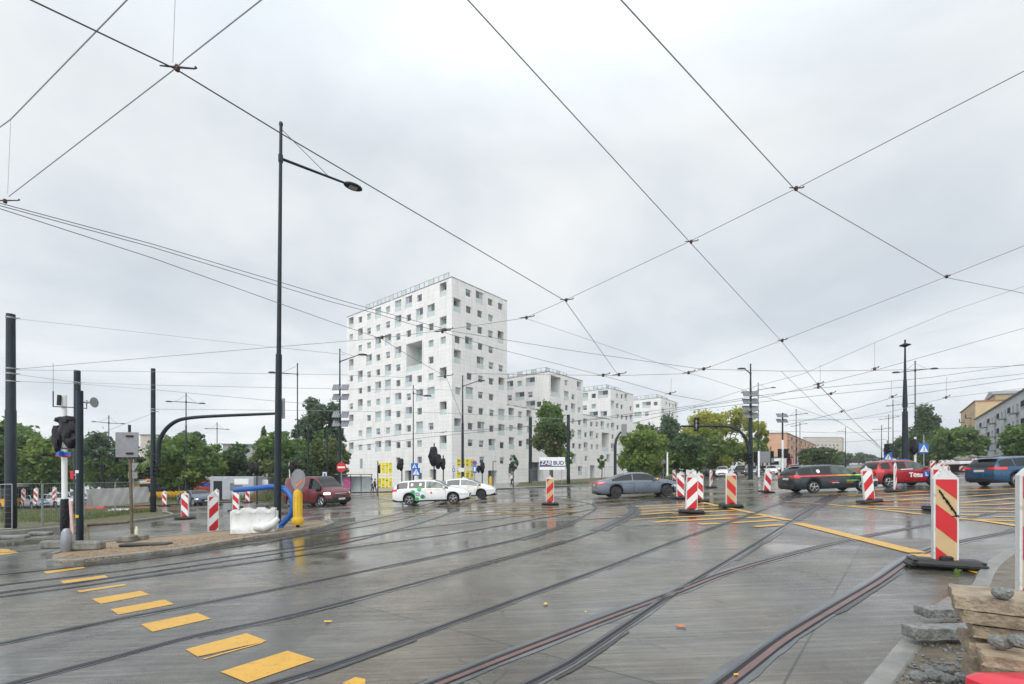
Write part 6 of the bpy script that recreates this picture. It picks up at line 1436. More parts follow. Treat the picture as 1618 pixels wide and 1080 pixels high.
# blue pipe
b = MB(); pp = [(371, 774, 17.4), (400, 771.5, 17.0), (432, 768.5, 16.7), (446, 771, 16.4), (456, 778, 16.3), (462, 789, 16.2), (463, 800, 16.2), (460, 811, 16.2), (453, 820, 16.2), (444, 830, 16.2), (441, 836, 16.2)]
q = [P(*a) for a in pp]; out = []
for i in range(len(q)-1):
    p0 = q[max(i-1, 0)]; p1 = q[i]; p2 = q[i+1]; p3 = q[min(i+2, len(q)-1)]
    for k_ in range(5): t = k_/5; out.append(.5*((2*p1)+(p2-p0)*t+(2*p0-5*p1+4*p2-p3)*t*t+(3*p1-p0-3*p2+p3)*t**3))
out.append(q[-1]); b.tube(out, [.095*(1+.05*(i % 2)) for i in range(len(out))], 10)
o = b.build('flexible_pipe', M_BLUE, None, True); tag(o, 'thick blue flexible pipe hooped round the main lamp post', 'pipe')
b = MB(); q = GP(437, 16.1, .11); b.tube([q+Vector((-.22, -.05, .02)), q+Vector((.0, -.17, .02)), q+Vector((.25, -.03, .03))], .03, 6); o = b.build('pipe_end', M_BLUE, None, True); tag(o, 'flat blue ring of pipe at the foot of the main lamp post', 'pipe')
# yellow bollard with round sign
base = at(470.5, 833, .1); root = thing('sign_bollard', 'bright yellow ribbed bollard carrying a round grey sign back with an orange bar', 'bollard', base)
b = MB(); b.lathe([(.17, .10), (.19, .13), (.19, .28), (.16, .33), (.145, .36), (.14, 1.15), (.12, 1.24), (.05, 1.29)], 20); b.tube([(0, 0, 0), (0, 0, .1)], .06, 8, mi=1)
for i in range(10): a = 2*PI*i/10; b.tube([(.143*math.cos(a), .143*math.sin(a), .4), (.143*math.cos(a), .143*math.sin(a), 1.1)], .012, 4)
b.build('post', [M_YEL, M_BLACK], root, True)
q = Vector((.03, -.02, 1.62)); b = MB(); R = Matrix.Rotation(rad(-18), 3, 'Z'); n = 28; vs = [q+R @ Vector((.30*math.cos(2*PI*i/n), y, .36*math.sin(2*PI*i/n))) for y in (-.015, .015) for i in range(n)]
b.add(vs, [tuple(range(n)), tuple(range(2*n-1, n-1, -1))]+[(i, (i+1) % n, n+(i+1) % n, n+i) for i in range(n)]); b.build('sign_disc', M_GREYBK, root)
b = MB(); b.box(q+R @ Vector((.06, -.022, -.12)), (.36, .01, .05), rad(-18), ry=rad(-38)); b.build('orange_bar', M_ORG, root)
# wire fence panels left
def fence_panel(label, a, b_, H=2.0, group='wire fence panels', n=14, feet=True):
    a = Vector(a); b_ = Vector(b_); L = (b_-a).length; rz = math.atan2(b_.y-a.y, b_.x-a.x); root = thing('fence_panel', label, 'fence', a, rz, group=group); sl = (b_.z-a.z)/L
    m = MB(); 
    for x in (0, L): m.tube([(x, 0, sl*x), (x, 0, sl*x+H)], .022, 6)
    for z in (.1, H): m.tube([(0, 0, z), (L, 0, sl*L+z)], .02, 6)
    m.build('frame', M_GALV, root, True); w_ = MB()
    for i in range(1, int(L/.16)): x = i*.16; w_.tube([(x, 0, sl*x+.1), (x, 0, sl*x+H)], .0035, 3, cap=False)
    for j in range(1, 8): z = j*H/8+.05; w_.tube([(0, .005, z), (L, .005, sl*L+z)], .004, 3, cap=False)
    w_.build('wire_mesh', M_GALV, root); return root
fence_panel('wire fence panel at the left edge, nearest of the row', GP(-60, 20.5), GP(19, 20.8), 2.05)
fence_panel('wire fence panel between the thick pole and the white post', GP(22, 21), GP(66, 22), 2.05)
fence_panel('wire fence panel behind the white post', GP(68, 22.2), GP(120, 24.5), 2.05)
fence_panel('wire fence panel behind the rusty sign post', GP(133, 27), GP(181, 30), 2.1)
fence_panel('last wire fence panel, ending at the curved arm pole', GP(183, 30), GP(238, 33), 2.1)
for i, (x0, x1) in enumerate([(808, 838), (840, 868), (870, 898), (900, 925), (927, 952), (955, 985), (990, 1020), (1022, 1052), (1055, 1090)]):
    Y = 66+i*2; fence_panel(['first', 'second', 'third', 'fourth', 'fifth', 'sixth', 'seventh', 'eighth', 'last'][i]+' panel of the site fence below the white blocks, counted from the left', GP(x0, Y, .12), GP(x1, Y+2, .12), 2.2, group='site fence panels below the white blocks')
# tarpaulin hanging on fence
a = GP(139, 27.6, .75); b_ = GP(237, 30.6, .78); m = MB(); vs = []; nx_, nz_ = 26, 8
for j in range(nz_+1):
    for i in range(nx_+1):
        u, v = i/nx_, j/nz_; p = a.lerp(b_, u); amp = .05+.05*math.exp(-((u-.15)/.2)**2)*2
        vs.append((p.x, p.y-.12+amp*math.sin(u*20+v*4)*.6+.05*math.sin(u*43-v*6), p.z+v*.98-(.10*(1-v)*(1-u))))
vs2 = vs+[(x, y+.012, z) for x, y, z in vs]; k_ = nx_+1; fs = [(j*k_+i, j*k_+i+1, (j+1)*k_+i+1, (j+1)*k_+i) for j in range(nz_) for i in range(nx_)]; o_ = len(vs)
m.add(vs2, fs+[tuple(o_+x for x in f[::-1]) for f in fs]); o = m.build('tarpaulin', mat('tarpaulin', (.42, .42, .41), .45, 0, .15, 1.2, bump=.4, bs=5), None, True); tag(o, 'wind-blown grey tarpaulin hanging on the wire fence', 'tarpaulin')
# grey container cabins
def cabin(label, px, Y, L, H, m): 
    p = GP(px, Y); root = thing('site_cabin', label, 'site cabin', p, rad(2), group=None); b = MB(); b.bbox((0, 0, H/2+.1), (L, 2.4, H), .05); b.build('body', m, root, True)
    b = MB(); b.box((-L*.32, -1.215, H*.45), (.9, .03, H*.8)); b.build('door', M_DARK, root); b = MB(); b.box((L*.1, -1.215, H*.6), (1.3, .03, .8)); b.build('window', M_GLASS, root); b = MB(); b.box((L*.22, -1.22, H*.82), (1.5, .03, .6)); b.build('white_panel', M_WHITE, root)
cabin('long pale grey site cabin behind the red plastic barrier', 376, 52, 4.6, 2.5, mat('cabin_grey', (.36, .38, .42), .5)); cabin('small grey site cabin left of the maroon van', 415, 54, 2.0, 2.3, M_GREYBK)
p = GP(559, 60); root = thing('bus_shelter', 'glass tram shelter with a pink poster at the left foot of the tower', 'shelter', p, rad(-5))
b = MB(); b.box((0, 0, 2.45), (4.4, 1.5, .12)); b.build('roof', M_GREYBK, root)
for x in (-2.1, -.7, .7, 2.1): b = MB(); b.tube([(x, .6, 0), (x, .6, 2.4)], .05, 6); b.build('post', M_GREYBK, root)
b = MB(); b.box((0, .65, 1.2), (4.2, .02, 2.0)); b.build('glass_wall', M_GUARD, root); b = MB(); b.box((-.8, -.2, 1.35), (.85, .08, 1.4)); b.build('poster', mat('pink_poster', (.55, .10, .28), .4, 0, .4, 4), root)
# ================================================================ OVERHEAD WIRES
ZW = 6.2
def W(name, label, pts, r=.008, m=None, ins=(), ext0=0, ext1=0, group='overhead wires', cat='overhead wire', Y=None, sag=0.):
    q = []
    for p in pts:
        if len(p) == 3: q.append(P(*p))
        else: q.append(PZ(p[0], p[1], ZW))
    if ext0: q = [q[0]+(q[0]-q[1]).normalized()*ext0]+q
    if ext1: q = q+[q[-1]+(q[-1]-q[-2]).normalized()*ext1]
    root = thing(name, label, cat, q[0], group=group); o = q[0]
    out = []
    for a, b in zip(q, q[1:]):
        n = 6 if sag else 2
        for i in range(n): t = i/n; c = a.lerp(b, t); c.z -= sag*4*t*(1-t)*(b-a).length/10; out.append(c-o)
    out.append(q[-1]-o); mb = MB(); mb.tube(out, [max(r, (c+o).y*.00042) for c in out], 5); mb.build('conductor', m or M_WIRE, root, True)
    for i, (px, py, *rest) in enumerate(ins):
        c = PZ(px, py, ZW) if not rest else P(px, py, rest[0]); c = c-o; k = max(.55, min(1.25, (c+o).y/18)); b = MB()
        b.lathe([(.02, -.05), (.045, -.045), (.05, -.02), (.03, -.012), (.05, .0), (.052, .02), (.03, .03), (.05, .04), (.04, .07), (.015, .08)], 10, c)
        for v in b.v[:]: pass
        b.v = [tuple(c+(Vector(v)-c)*k) for v in b.v]; b.build('insulator', M_INS, root, True)
        b = MB(); d = (out[-1]-out[0]).normalized(); sdv = Vector((.55, .25, .05)).normalized() if i % 2 == 0 else Vector((.5, .3, .04)).normalized()
        b.tube([c-sdv*.30*k+Vector((0, 0, -.01)), c+Vector((0, 0, .03*k)), c+sdv*.30*k+Vector((0, 0, .08*k)), c+sdv*.33*k+Vector((0, 0, .12*k))], [.012*k, .022*k, .016*k, .03*k], 6); b.build('clamp', M_WIRE, root, True)
    return root
W('contact_wire', 'thick dark wire running from the top left corner down across the main lamp arm', [(50, 0), (278, 109), (445, 211), (893, 475), (978, 594)], .0085, ins=[(280, 108), (895, 474), (978, 592)], ext0=4)
W('contact_wire', 'grey wire descending from the top centre to the crossing point above the avenue', [(740, 0), (1090, 382), (1234, 538), (1293, 608), (1352, 668)], .007, M_WIREL, ins=[(1092, 382), (1236, 538), (1293, 607)], ext0=5, ext1=40)
W('contact_wire', 'grey wire from the top right of centre bending twice towards the right edge', [(982, 0), (1257, 300), (1495, 438), (1618, 463)], .007, M_WIREL, ins=[(1258, 298), (1496, 437)], ext0=5, ext1=8)
W('span_wire', 'thin span wire sloping down from the right edge through four clamps to the left pole', [(1618, 112), (1257, 298), (1090, 381), (893, 474), (830, 502), (703, 521), (603, 534), (433, 548), (24, 583, 21)], .005, ins=[(832, 502)], ext0=4)
W('span_wire', 'pale wire crossing the top left corner with a dropper hanging from it', [(-30, 222), (17, 188), (200, 0)], .006, M_WIREL, ext0=3, ext1=4)
W('span_wire', 'pale span wire from the left edge clamp up past the thick wire to the top', [(14, 310), (278, 107), (292, 94), (412, 0)], .006, M_WIREL, ins=[], ext1=4)
W('dropper_wire', 'short dropper hanging at the left edge between two wires', [(17, 188, 9.5), (12, 305, 9.2)], .005, M_WIREL)
W('dropper_wire', 'dropper coming down from the top to the clamp on the thick wire', [(277, -8, 5.6), (273, 98, 5.5)], .004, M_WIREL)
W('contact_wire', 'uppermost of three wires fanning from the left edge clamp to the tower', [(5, 322), (240, 385), (520, 468.6), (566, 482), (705, 520)], .0075, ins=[(8, 318), (703, 521)], ext0=4)
W('contact_wire', 'middle of three wires fanning from the left edge clamp to the tower', [(5, 326), (240, 390), (520, 475.6), (594, 495), (650, 512), (702, 525), (780, 549), (952, 593), (1059, 623), (1120, 634)], .0075, ins=[(699, 524), (953, 593), (1059, 622)], ext0=4)
W('contact_wire', 'lowest of three wires fanning from the left edge clamp, ending at the tower corner', [(5, 331), (240, 407), (520, 507), (603, 535), (650, 564), (705, 595), (730, 660, 18)], .0075, ins=[(604, 533), (703, 595)], ext0=4)
W('contact_wire', 'long wire running right from the tower past the solar panel mast to the right edge', [(703, 521), (893, 552), (947, 560), (1110, 583), (1234, 586), (1382, 585), (1500, 582), (1618, 577)], .0075, ins=[(1112, 583), (1382, 583)], ext1=6)
W('span_wire', 'faint wire from the clamp right of the tower down to the avenue', [(832, 503), (1087, 589), (1120, 598), (1250, 640), (1330, 668)], .005, M_WIREL)
W('span_wire', 'span wire rising from left of centre through three clamps to the right edge', [(1618, 388), (1495, 437), (1234, 538), (1112, 583), (1088, 590), (978, 593), (889, 592), (740, 590, 26)], .005, ins=[(1088, 589)], ext0=4)
W('span_wire', 'thin wire from the right edge carrying the long dropper', [(1618, 452), (1500, 492), (1382, 541), (1270, 590), (1190, 611), (1100, 640)], .005, M_WIREL, ext0=4)
W('dropper_wire', 'dropper between the thin wire and the long wire right of centre', [(1382, 541, 20.3), (1382, 582, 20.3)], .006, M_WIREL)
W('span_wire', 'wire climbing from the avenue through the dropper clamp to the right edge', [(1618, 518), (1382, 585), (1293, 607), (1220, 625), (1100, 643), (1000, 668)], .005, ext0=4)
W('contact_wire', 'upper of two nearly level wires crossing behind the great mast', [(1618, 575), (1470, 596), (1293, 613), (1190, 626), (1030, 654), (940, 662)], .007, ins=[(1293, 612)], ext0=4)
W('contact_wire', 'lower of two nearly level wires crossing behind the great mast', [(1618, 590), (1470, 607), (1318, 622), (1200, 635), (1090, 648)], .007, ins=[(1313, 622)], ext0=4)
W('contact_wire', 'wire sloping from the right edge down to the lamps of the avenue', [(1618, 597), (1410, 628), (1330, 651), (1240, 672)], .006, ins=[(1410, 627), (1330, 650)], ext0=4)
W('span_wire', 'faint wire above the poplar running to the right edge', [(1618, 613), (1495, 628), (1400, 652), (1340, 663), (1262, 662)], .005, M_WIREL, ins=[(1495, 628)], ext0=4)
W('dropper_wire', 'faint dropper right of the great mast', [(1496, 595, 30), (1495, 627, 30)], .008, M_WIREL)
W('dropper_wire', 'faint dropper just left of the great mast', [(1409, 600, 30), (1408, 627, 30)], .008, M_WIREL)
W('dropper_wire', 'short dropper above the crossing of wires over the avenue', [(1296, 575, 23), (1296, 606, 23)], .008, M_WIREL)
W('dropper_wire', 'dropper above the fourth white block', [(1061, 597, 27), (1060, 622, 27)], .008, M_WIREL)
W('span_wire', 'thin wire from the top of the thickest left pole towards the tower', [(24, 503, 21), (433, 548, 23), (545, 560, 30)], .006, M_WIREL)
W('span_wire', 'level wire from the thickest left pole past the curved arm to the tower', [(24, 584, 21), (240, 587, 26), (545, 592, 38), (640, 596, 42)], .006, M_WIREL)
W('span_wire', 'level wire through the third left pole below the one to the tower', [(24, 591, 21), (123, 604, 29), (240, 608, 30), (525, 614, 45), (740, 616, 50)], .006, M_WIREL)
W('span_wire', 'slightly falling wire from the thickest left pole to the single armed lamp', [(24, 602, 21), (123, 606, 29), (240, 615, 30), (431, 633, 38), (520, 640, 44)], .006, M_WIREL)
W('span_wire', 'wire from the curved arm pole band running right behind the main lamp', [(244, 646, 30.7), (464, 648, 40), (700, 652, 45), (898, 662, 58)], .006, M_WIREL)
W('contact_wire', 'wire sweeping over the right face of the tower from its left foot upwards', [(560, 705, 60), (680, 690, 52), (800, 678, 45), (930, 662, 42), (1100, 640, 40)], .010, ins=[(700, 683, 50)])
W('contact_wire', 'second wire sweeping low over both faces of the tower', [(548, 697, 60), (640, 686, 52), (760, 679, 46), (870, 670, 44), (1000, 656, 42)], .010)
W('span_wire', 'thin slanting wire left of the curved arm pole', [(170, 680, 60), (238, 654, 31)], .006, M_WIREL)
for i in range(9):   # far catenary along the avenue
    Yv = 70+i*16; pxc = CX+FP*(.81-(34/ Yv)*.10)
W('span_wire', 'far cross wire over the avenue, nearest of the fainter ones', [(1240, 664, 75), (1330, 663, 80), (1430, 655, 75)], .006, M_WIREL)
W('span_wire', 'far cross wire over the avenue, second of the fainter ones', [(1200, 680, 90), (1330, 684, 95), (1440, 680, 90)], .006, M_WIREL)
W('span_wire', 'farthest cross wire over the avenue just above the hazy trees', [(1270, 697, 120), (1336, 698, 120), (1400, 694, 110)], .006, M_WIREL)
W('contact_wire', 'far wire running down the avenue to its vanishing point', [(1293, 607), (1352, 668), (1392, 707, 110), (1404, 718, 260)], .006, M_WIREL)
W('contact_wire', 'far wire beside the vanishing one, starting above the round bush', [(1234, 586), (1300, 650, 60), (1380, 700, 140), (1402, 717, 300)], .006, M_WIREL)

# ================================================================ PEOPLE
def person(label, px, Y, h, heading, coat, legs, skin=(.45, .28, .2), hair=(.03, .02, .015), stride=.18, hat=None, h0=.1, umbrella=None):
    base = GP(px, Y, h0); s = h/1.75; name = 'person'
    J = {'hip': (0, 0, .95), 'chest': (0, .0, 1.32), 'neck': (0, .0, 1.47), 'head': (.02, 0, 1.62), 'top': (.01, 0, 1.72), 'sl': (0, .19, 1.40), 'sr': (0, -.19, 1.40), 'el': (.06, .25, 1.14), 'er': (.10, -.24, 1.14),
         'wl': (.20, .22, .93), 'wr': (.24, -.18, 1.02), 'hl': (.26, .21, .88), 'hr': (.30, -.17, 1.0), 'pl': (0, .09, .92), 'pr': (0, -.09, .92), 'kl': (stride*.7, .10, .50), 'kr': (-stride*.2, -.10, .50), 'al': (stride, .10, .08), 'ar': (-stride, -.10, .10), 'tl': (stride+.16, .11, .04), 'tr': (-stride+.15, -.11, .04)}
    Rr = {'hip': .15, 'chest': .17, 'neck': .055, 'head': .095, 'top': .07, 'sl': .065, 'sr': .065, 'el': .045, 'er': .045, 'wl': .03, 'wr': .03, 'hl': .035, 'hr': .035, 'pl': .095, 'pr': .095, 'kl': .06, 'kr': .06, 'al': .042, 'ar': .042, 'tl': .035, 'tr': .035}
    E = [('hip', 'chest'), ('chest', 'neck'), ('neck', 'head'), ('head', 'top'), ('chest', 'sl'), ('chest', 'sr'), ('sl', 'el'), ('el', 'wl'), ('wl', 'hl'), ('sr', 'er'), ('er', 'wr'), ('wr', 'hr'), ('hip', 'pl'), ('hip', 'pr'), ('pl', 'kl'), ('kl', 'al'), ('al', 'tl'), ('pr', 'kr'), ('kr', 'ar'), ('ar', 'tr')]
    def skin_mesh(names, edges, m, k, nm, parent):
        me = bpy.data.meshes.new(nm); idx = {n: i for i, n in enumerate(names)}; me.from_pydata([Vector(J[n])*s for n in names], [(idx[a], idx[b]) for a, b in edges], [])
        o = bpy.data.objects.new(nm, me); C.objects.link(o); o.modifiers.new('s', 'SKIN'); sv = me.skin_vertices[0].data
        for i, n in enumerate(names): sv[i].radius = (Rr[n]*s*k*(.72 if n in ('hip', 'chest') else 1), Rr[n]*s*k)
        sv[0].use_root = True; sd_ = o.modifiers.new('d', 'SUBSURF'); sd_.levels = 1
        dg = bpy.context.evaluated_depsgraph_get(); m2 = bpy.data.meshes.new_from_object(o.evaluated_get(dg)); bpy.data.objects.remove(o)
        m2.materials.clear(); m2.materials.append(m); o = bpy.data.objects.new(nm, m2); C.objects.link(o); m2.polygons.foreach_set('use_smooth', [True]*len(m2.polygons)); o.parent = parent; return o
    root = thing('person', label, 'person', base, heading, tilt=False)
    skin_mesh(list(J), E, mat('skin_%d' % px, skin, .5, 0, .05), 1., 'body', root)
    skin_mesh(['chest', 'hip', 'sl', 'sr', 'el', 'er', 'wl', 'wr'], [('chest', 'hip'), ('chest', 'sl'), ('chest', 'sr'), ('sl', 'el'), ('el', 'wl'), ('sr', 'er'), ('er', 'wr')], mat('coat_%d' % px, coat, .8), 1.18, 'jacket', root)
    skin_mesh(['hip', 'pl', 'pr', 'kl', 'kr', 'al', 'ar'], [('hip', 'pl'), ('hip', 'pr'), ('pl', 'kl'), ('kl', 'al'), ('pr', 'kr'), ('kr', 'ar')], mat('trousers_%d' % px, legs, .8), 1.14, 'trousers', root)
    b = MB(); b.ell(Vector((-.02, 0, 1.68))*s, (.115*s, .11*s, .10*s), 10, 7); b.build('hair', mat('hair_%d' % px, hat or hair, .7), root, True)
    if umbrella:
        u = MB(); n = 8; c = Vector((.25, -.15, 2.05))*s; vs = [c]+[c+Vector((.5*math.cos(2*PI*i/n), .5*math.sin(2*PI*i/n), -.22)) for i in range(n)]; u.add(vs, [(0, 1+i, 1+(i+1) % n) for i in range(n)]+[(0, 1+(i+1) % n, 1+i) for i in range(n)]); u.tube([c, Vector(J['hr'])*s], .012, 5)
        o = u.build('umbrella', umbrella, None); o.location = base; o.rotation_euler = (0, 0, heading); tag(o, 'open blue umbrella held over the person behind the striped boards', 'umbrella')
    return root
person('person in a white top with dark hair walking past the yellow bollard', 808.5, 60, 1.7, rad(200), (.62, .58, .60), (.04, .04, .05), hair=(.04, .02, .02))
person('person in a pale rain jacket and blue cap by the yellow mural', 588, 60, 1.75, rad(20), (.55, .56, .58), (.10, .10, .12), hat=(.03, .07, .40))
person('person in dark clothes beside the one with the blue cap', 592.5, 61.5, 1.7, rad(160), (.05, .05, .06), (.03, .03, .04))
person('person in a yellow vest under a blue umbrella behind the striped boards', 1103, 66, 1.75, rad(190), (.55, .62, .06), (.04, .05, .12), umbrella=M_SBLUE)
person('person in a blue jacket walking beside the one in the yellow vest', 1099, 67, 1.75, rad(200), (.03, .06, .22), (.03, .03, .05))

# ================================================================ RIGHT FOREGROUND: slabs, stones
M_SLAB = mat('sandstone_slab', (.16, .12, .078), .5, 0, .22, 7, bump=1.0, bs=28, col2=(.40, .315, .215))
M_GRAN = mat('granite', (.10, .105, .10), .45, 0, .3, 22, bump=1., bs=40, col2=(.28, .28, .265))
rg = random.Random(5)
def slab(label, c, d, rz, m, rx=0, ry=0, name='stone_slab', cat='stone slab', group='stacked stone slabs', rough=.008):
    # a rough-edged slab
    mb = MB(); nx_, ny_, nz_ = 14, 8, 3; L, W_, H = d
    idx = {}
    def v(i, j, k):
        key = (i, j, k)
        if key not in idx:
            x, y, z = (i/nx_-.5)*L, (j/ny_-.5)*W_, (k/nz_-.5)*H
            e = (i in (0, nx_))+(j in (0, ny_))+(k in (0, nz_))
            sh = .995-.012*(e >= 2); idx[key] = len(mb.v); q = .5 if e < 2 else 1
            mb.v.append((x*sh+rg.uniform(-1, 1)*rough*q, y*sh+rg.uniform(-1, 1)*rough*q, z*(sh-.05*(e >= 2))+rg.uniform(-1, 1)*rough*.4))
        return idx[key]
    for i in range(nx_):
        for j in range(ny_): mb.f.append([v(i, j, 0), v(i, j+1, 0), v(i+1, j+1, 0), v(i+1, j, 0)]); mb.f.append([v(i, j, nz_), v(i+1, j, nz_), v(i+1, j+1, nz_), v(i, j+1, nz_)])
    for i in range(nx_):
        for k in range(nz_): mb.f.append([v(i, 0, k), v(i+1, 0, k), v(i+1, 0, k+1), v(i, 0, k+1)]); mb.f.append([v(i, ny_, k), v(i, ny_, k+1), v(i+1, ny_, k+1), v(i+1, ny_, k)])
    for j in range(ny_):
        for k in range(nz_): mb.f.append([v(0, j, k), v(0, j, k+1), v(0, j+1, k+1), v(0, j+1, k)]); mb.f.append([v(nx_, j, k), v(nx_, j+1, k), v(nx_, j+1, k+1), v(nx_, j, k+1)])
    mb.m = [0]*len(mb.f); o = mb.build(name, m, None, True); o.location = c; o.rotation_euler = (rx, ry, rz); tag(o, label, cat, group); return o
gx = gz(3.6)
Yf = 3.05      # front edge of the stack
def sx(px, Y): return (px-CX)/FP*Y
lay = [(.055, 1528, .0, .10), (.165, 1520, .03, .10), (.27, 1534, -.02, .09), (.365, 1516, .02, .085), (.455, 1522, .0, .08), (.54, 1508, .03, .075), (.625, 1502, -.02, .085)]
nm = ['lowest', 'second from the ground', 'third from the ground', 'middle', 'third from the top', 'second from the top', 'topmost']
fd = Vector((math.cos(-.66), math.sin(-.66), 0)); sdn = Vector((-fd.y, fd.x, 0)); Ycr = 2.95; cr0 = Vector((sx(1507, Ycr), Ycr, 0)); gx = gz(3.0)
for i, (z, px, rz_, th) in enumerate(lay):
    L = 1.15; W_ = .42; c_ = cr0+fd*((px-1502)/250+L/2)+sdn*(W_/2+rg.uniform(-.015, .015))
    slab(nm[i]+' sandy slab of the stack in the right foreground', (c_.x, c_.y, gx+.04+z+(.03 if i > 3 else 0)), (L, W_, th), -.66+rz_, M_SLAB, ry=rg.uniform(-.012, .012))
def stone(label, c, r, m, seed, group='loose stones on the slab stack', name='cobblestone', cat='stone'):
    random.seed(seed); mb = MB(); mb.ell((0, 0, 0), r, 12, 8, jit=.10); 
    mb.v = [tuple(math.copysign(abs(x/rr)**.75*rr, x) for x, rr in zip(v, r)) for v in mb.v]
    o = mb.build(name, m, None, True); o.location = c; o.rotation_euler = (0, 0, random.uniform(0, 1)); tag(o, label, cat, group); return o
ztop = gx+.04+.625+.03+.045
stone('grey cobblestone lying on top of the slab stack', tuple(PZ(1584, 936, ztop+.035)), (.060, .045, .036), M_GRAN, 1)
q = P(1581, 1014, 2.62); stone('left one of two grey cobblestones wedged before the slab stack', q, (.055, .04, .034), M_GRAN, 2)
q = P(1612, 1012, 2.56); stone('right one of two grey cobblestones wedged before the slab stack', q, (.05, .04, .034), M_GRAN, 3)
q = P(1581, 1014, 2.62); slab('front slab on which the two cobblestones rest', (q.x+.30, q.y-.27, q.z-.075), (1.0, .26, .06), -.66, M_SLAB)
q = at(1478, 990); slab('long granite kerb piece sticking out left of the slab stack, rear one', (q.x+.12, q.y-.05, gz(q.x)+.16), (.62, .16, .085), .02, M_GRAN, name='granite_block', cat='granite block', group='granite pieces beside the slab stack')
q = at(1470, 1015); slab('long granite kerb piece sticking out left of the slab stack, front one', (q.x+.10, q.y-.1, gz(q.x)+.13), (.78, .15, .10), .03, M_GRAN, name='granite_block', cat='granite block', group='granite pieces beside the slab stack')
for i, (px, py, r_) in enumerate([(1452, 1070, .055), (1478, 1068, .06), (1500, 1074, .05), (1492, 1060, .045), (1522, 1072, .05), (1465, 1058, .04)]):
    q = at(px, py, .05); stone(['leftmost', 'second', 'third', 'rear', 'rightmost', 'smallest'][i]+' broken stone at the bottom right in front of the slab stack', q, (r_*1.2, r_, r_*.7), M_GRAN, 10+i, 'broken stones at the bottom right', 'broken_stone')
# rubble, gravel
mb = MB(); rr = random.Random(9)
for _ in range(900):
    px, py = rr.uniform(1380, 1640), rr.uniform(950, 1095); q = at(px, py, .04)
    if px < float(np.interp(py, [945, 962, 990, 1018, 1050, 1084, 1096], [1520, 1494, 1466, 1442, 1418, 1392, 1384]))+8: continue
    s_ = rr.uniform(.006, .022); mb.ell(q, (s_, s_*rr.uniform(.6, 1), s_*.6), 5, 3)
o = mb.build('gravel', M_GRAN, None, True); o['kind'] = 'stuff'; tag(o, 'loose wet gravel around the slab stack', 'gravel')
mb = MB()
for _ in range(2600):
    t = rr.random(); px = 90+rr.random()*420; f_ = np.interp(px, [80, 153, 224, 300, 366, 459, 512], [890, 886, 877, 868, 856, 842, 833]); k_ = np.interp(px, [80, 153, 240, 366, 450, 509], [884, 865, 856, 844, 834, 828]); q = at(px, k_+(f_-k_)*rr.random(), .108)
    s_ = rr.uniform(.008, .024); mb.ell(q, (s_, s_, s_*.6), 5, 3)
o = mb.build('pebbles', M_SAND, None, True); o['kind'] = 'stuff'; tag(o, 'coarse wet sand and pebbles in the refuge', 'pebbles')
# red plastic thing at the very bottom right
q = P(1590, 1076, 2.35); mb = MB(); mb.bbox((0, 0, 0), (.50, .20, .11), .03); o = mb.build('red_lid', mat('red_plastic', (.60, .03, .05), .25, 0, .08, 5), None, True); o.location = q+Vector((.1, 0, -.04)); o.rotation_euler = (0, .05, .1); tag(o, 'glossy red plastic lid at the bottom right corner', 'plastic lid')
mb = MB(); mb.box((0, 0, 0), (.5, .3, q.z-.1-gz(q.x)), 0); 
o = slab('rough slab carrying the red plastic lid at the bottom corner', (q.x+.15, q.y+.05, (q.z-.1+gz(q.x))/2), (.6, .3, q.z-.12-gz(q.x)), .05, M_SLAB)
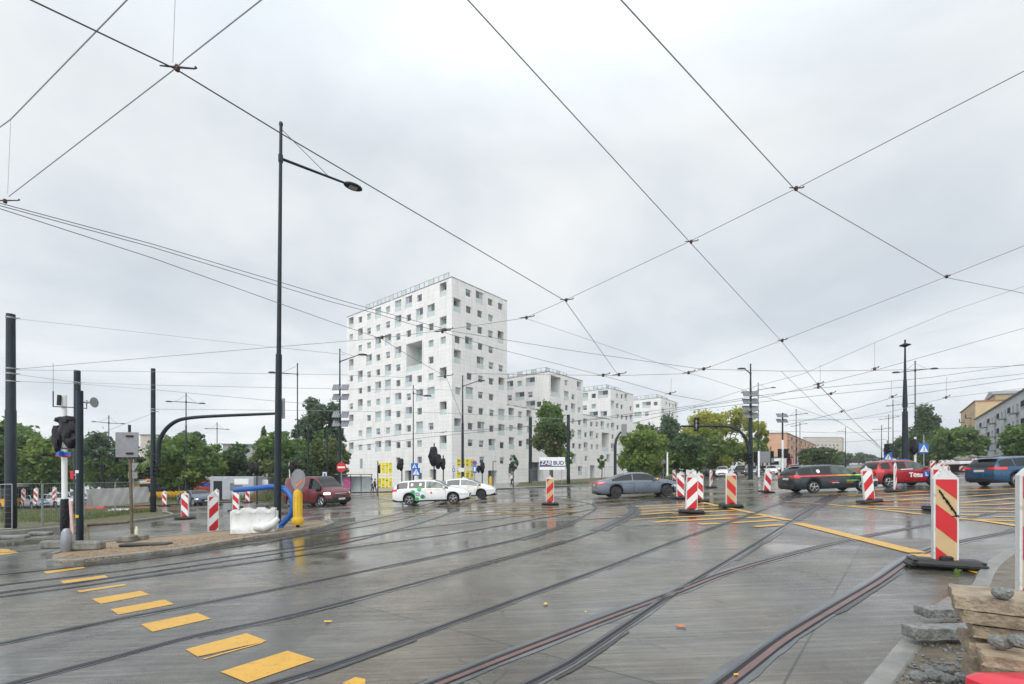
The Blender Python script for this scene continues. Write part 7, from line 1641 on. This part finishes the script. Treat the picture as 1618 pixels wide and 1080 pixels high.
# small weed by the large board
rgw = random.Random(4); mb = MB(); q = at(1512, 918)
for _ in range(26):
    a = rgw.uniform(0, 6.28); h_ = rgw.uniform(.05, .16); r_ = rgw.uniform(.01, .06); c_ = Vector((r_*math.cos(a), r_*math.sin(a), h_)); d = Vector((math.cos(a+1.5), math.sin(a+1.5), .3))*.022; mb.add([c_-d, c_+Vector((0, 0, .02)), c_+d, c_-Vector((0, 0, .015))], [(0, 1, 2, 3)])
mb.tube([(0, 0, 0), (0, 0, .15)], .004, 4); o = mb.build('weed', LEAF['light']); o.location = q; tag(o, 'small green weed growing in front of the large striped board', 'weed')
# fallen leaves
for i, (px, py, lab) in enumerate([(518, 981, 'yellow leaf lying between the rails left of centre'), (862, 953, 'yellow leaf lying between the rails right of centre'), (1076, 988, 'orange brown leaf on the concrete near the bottom centre'), (1163, 1065, 'small leaf beside the rusty rail at the bottom'), (925, 966, 'tiny pale scrap on the concrete near the rusty rail')]):
    q = at(px, py, .018); mb = MB(); n = 9; s_ = [.035, .035, .042, .02, .014][i]; vs = [(0, 0, .008)]+[(s_*(1+.4*math.cos(2*t))*math.cos(t), s_*.8*math.sin(t), .004*math.sin(3*t)) for t in np.linspace(0, 2*PI, n, endpoint=False)]
    mb.add(vs, [(0, 1+k, 1+(k+1) % n) for k in range(n)]); mb.tube([(s_, 0, 0), (s_*1.7, .005, .004)], .0015, 4)
    o = mb.build('fallen_leaf', mat('leaf_litter_%d' % (i == 2), (.62, .16, .04) if i == 2 else (.62, .40, .05), .6)); o.location = q; o.rotation_euler = (0, 0, i*1.3); tag(o, lab, 'leaf', 'fallen leaves on the concrete')
# ================================================================ HAZE
M_HAZE = bpy.data.materials.new('haze'); M_HAZE.use_nodes = True; t = M_HAZE.node_tree; t.nodes.remove(t.nodes['Principled BSDF'])
pv = N(t, 'ShaderNodeVolumePrincipled'); pv.inputs['Color'].default_value = (.93, .95, .97, 1); pv.inputs['Density'].default_value = .00045; pv.inputs['Anisotropy'].default_value = .2; lk(t, pv.outputs[0], t.nodes['Material Output'].inputs['Volume'])
mb = MB(); vs = [(x, y, gz(x)+z) for z in (-1.5, 44) for x, y in ((-R_-8, -308), (R_+8, -308), (R_+8, R_+8), (-R_-8, R_+8))]
mb.add(vs, [(0, 3, 2, 1), (4, 5, 6, 7), (0, 1, 5, 4), (1, 2, 6, 5), (2, 3, 7, 6), (3, 0, 4, 7)]); o = mb.build('haze', M_HAZE); o['kind'] = 'stuff'; tag(o, 'pale rainy haze filling the air of the whole crossing', 'haze')
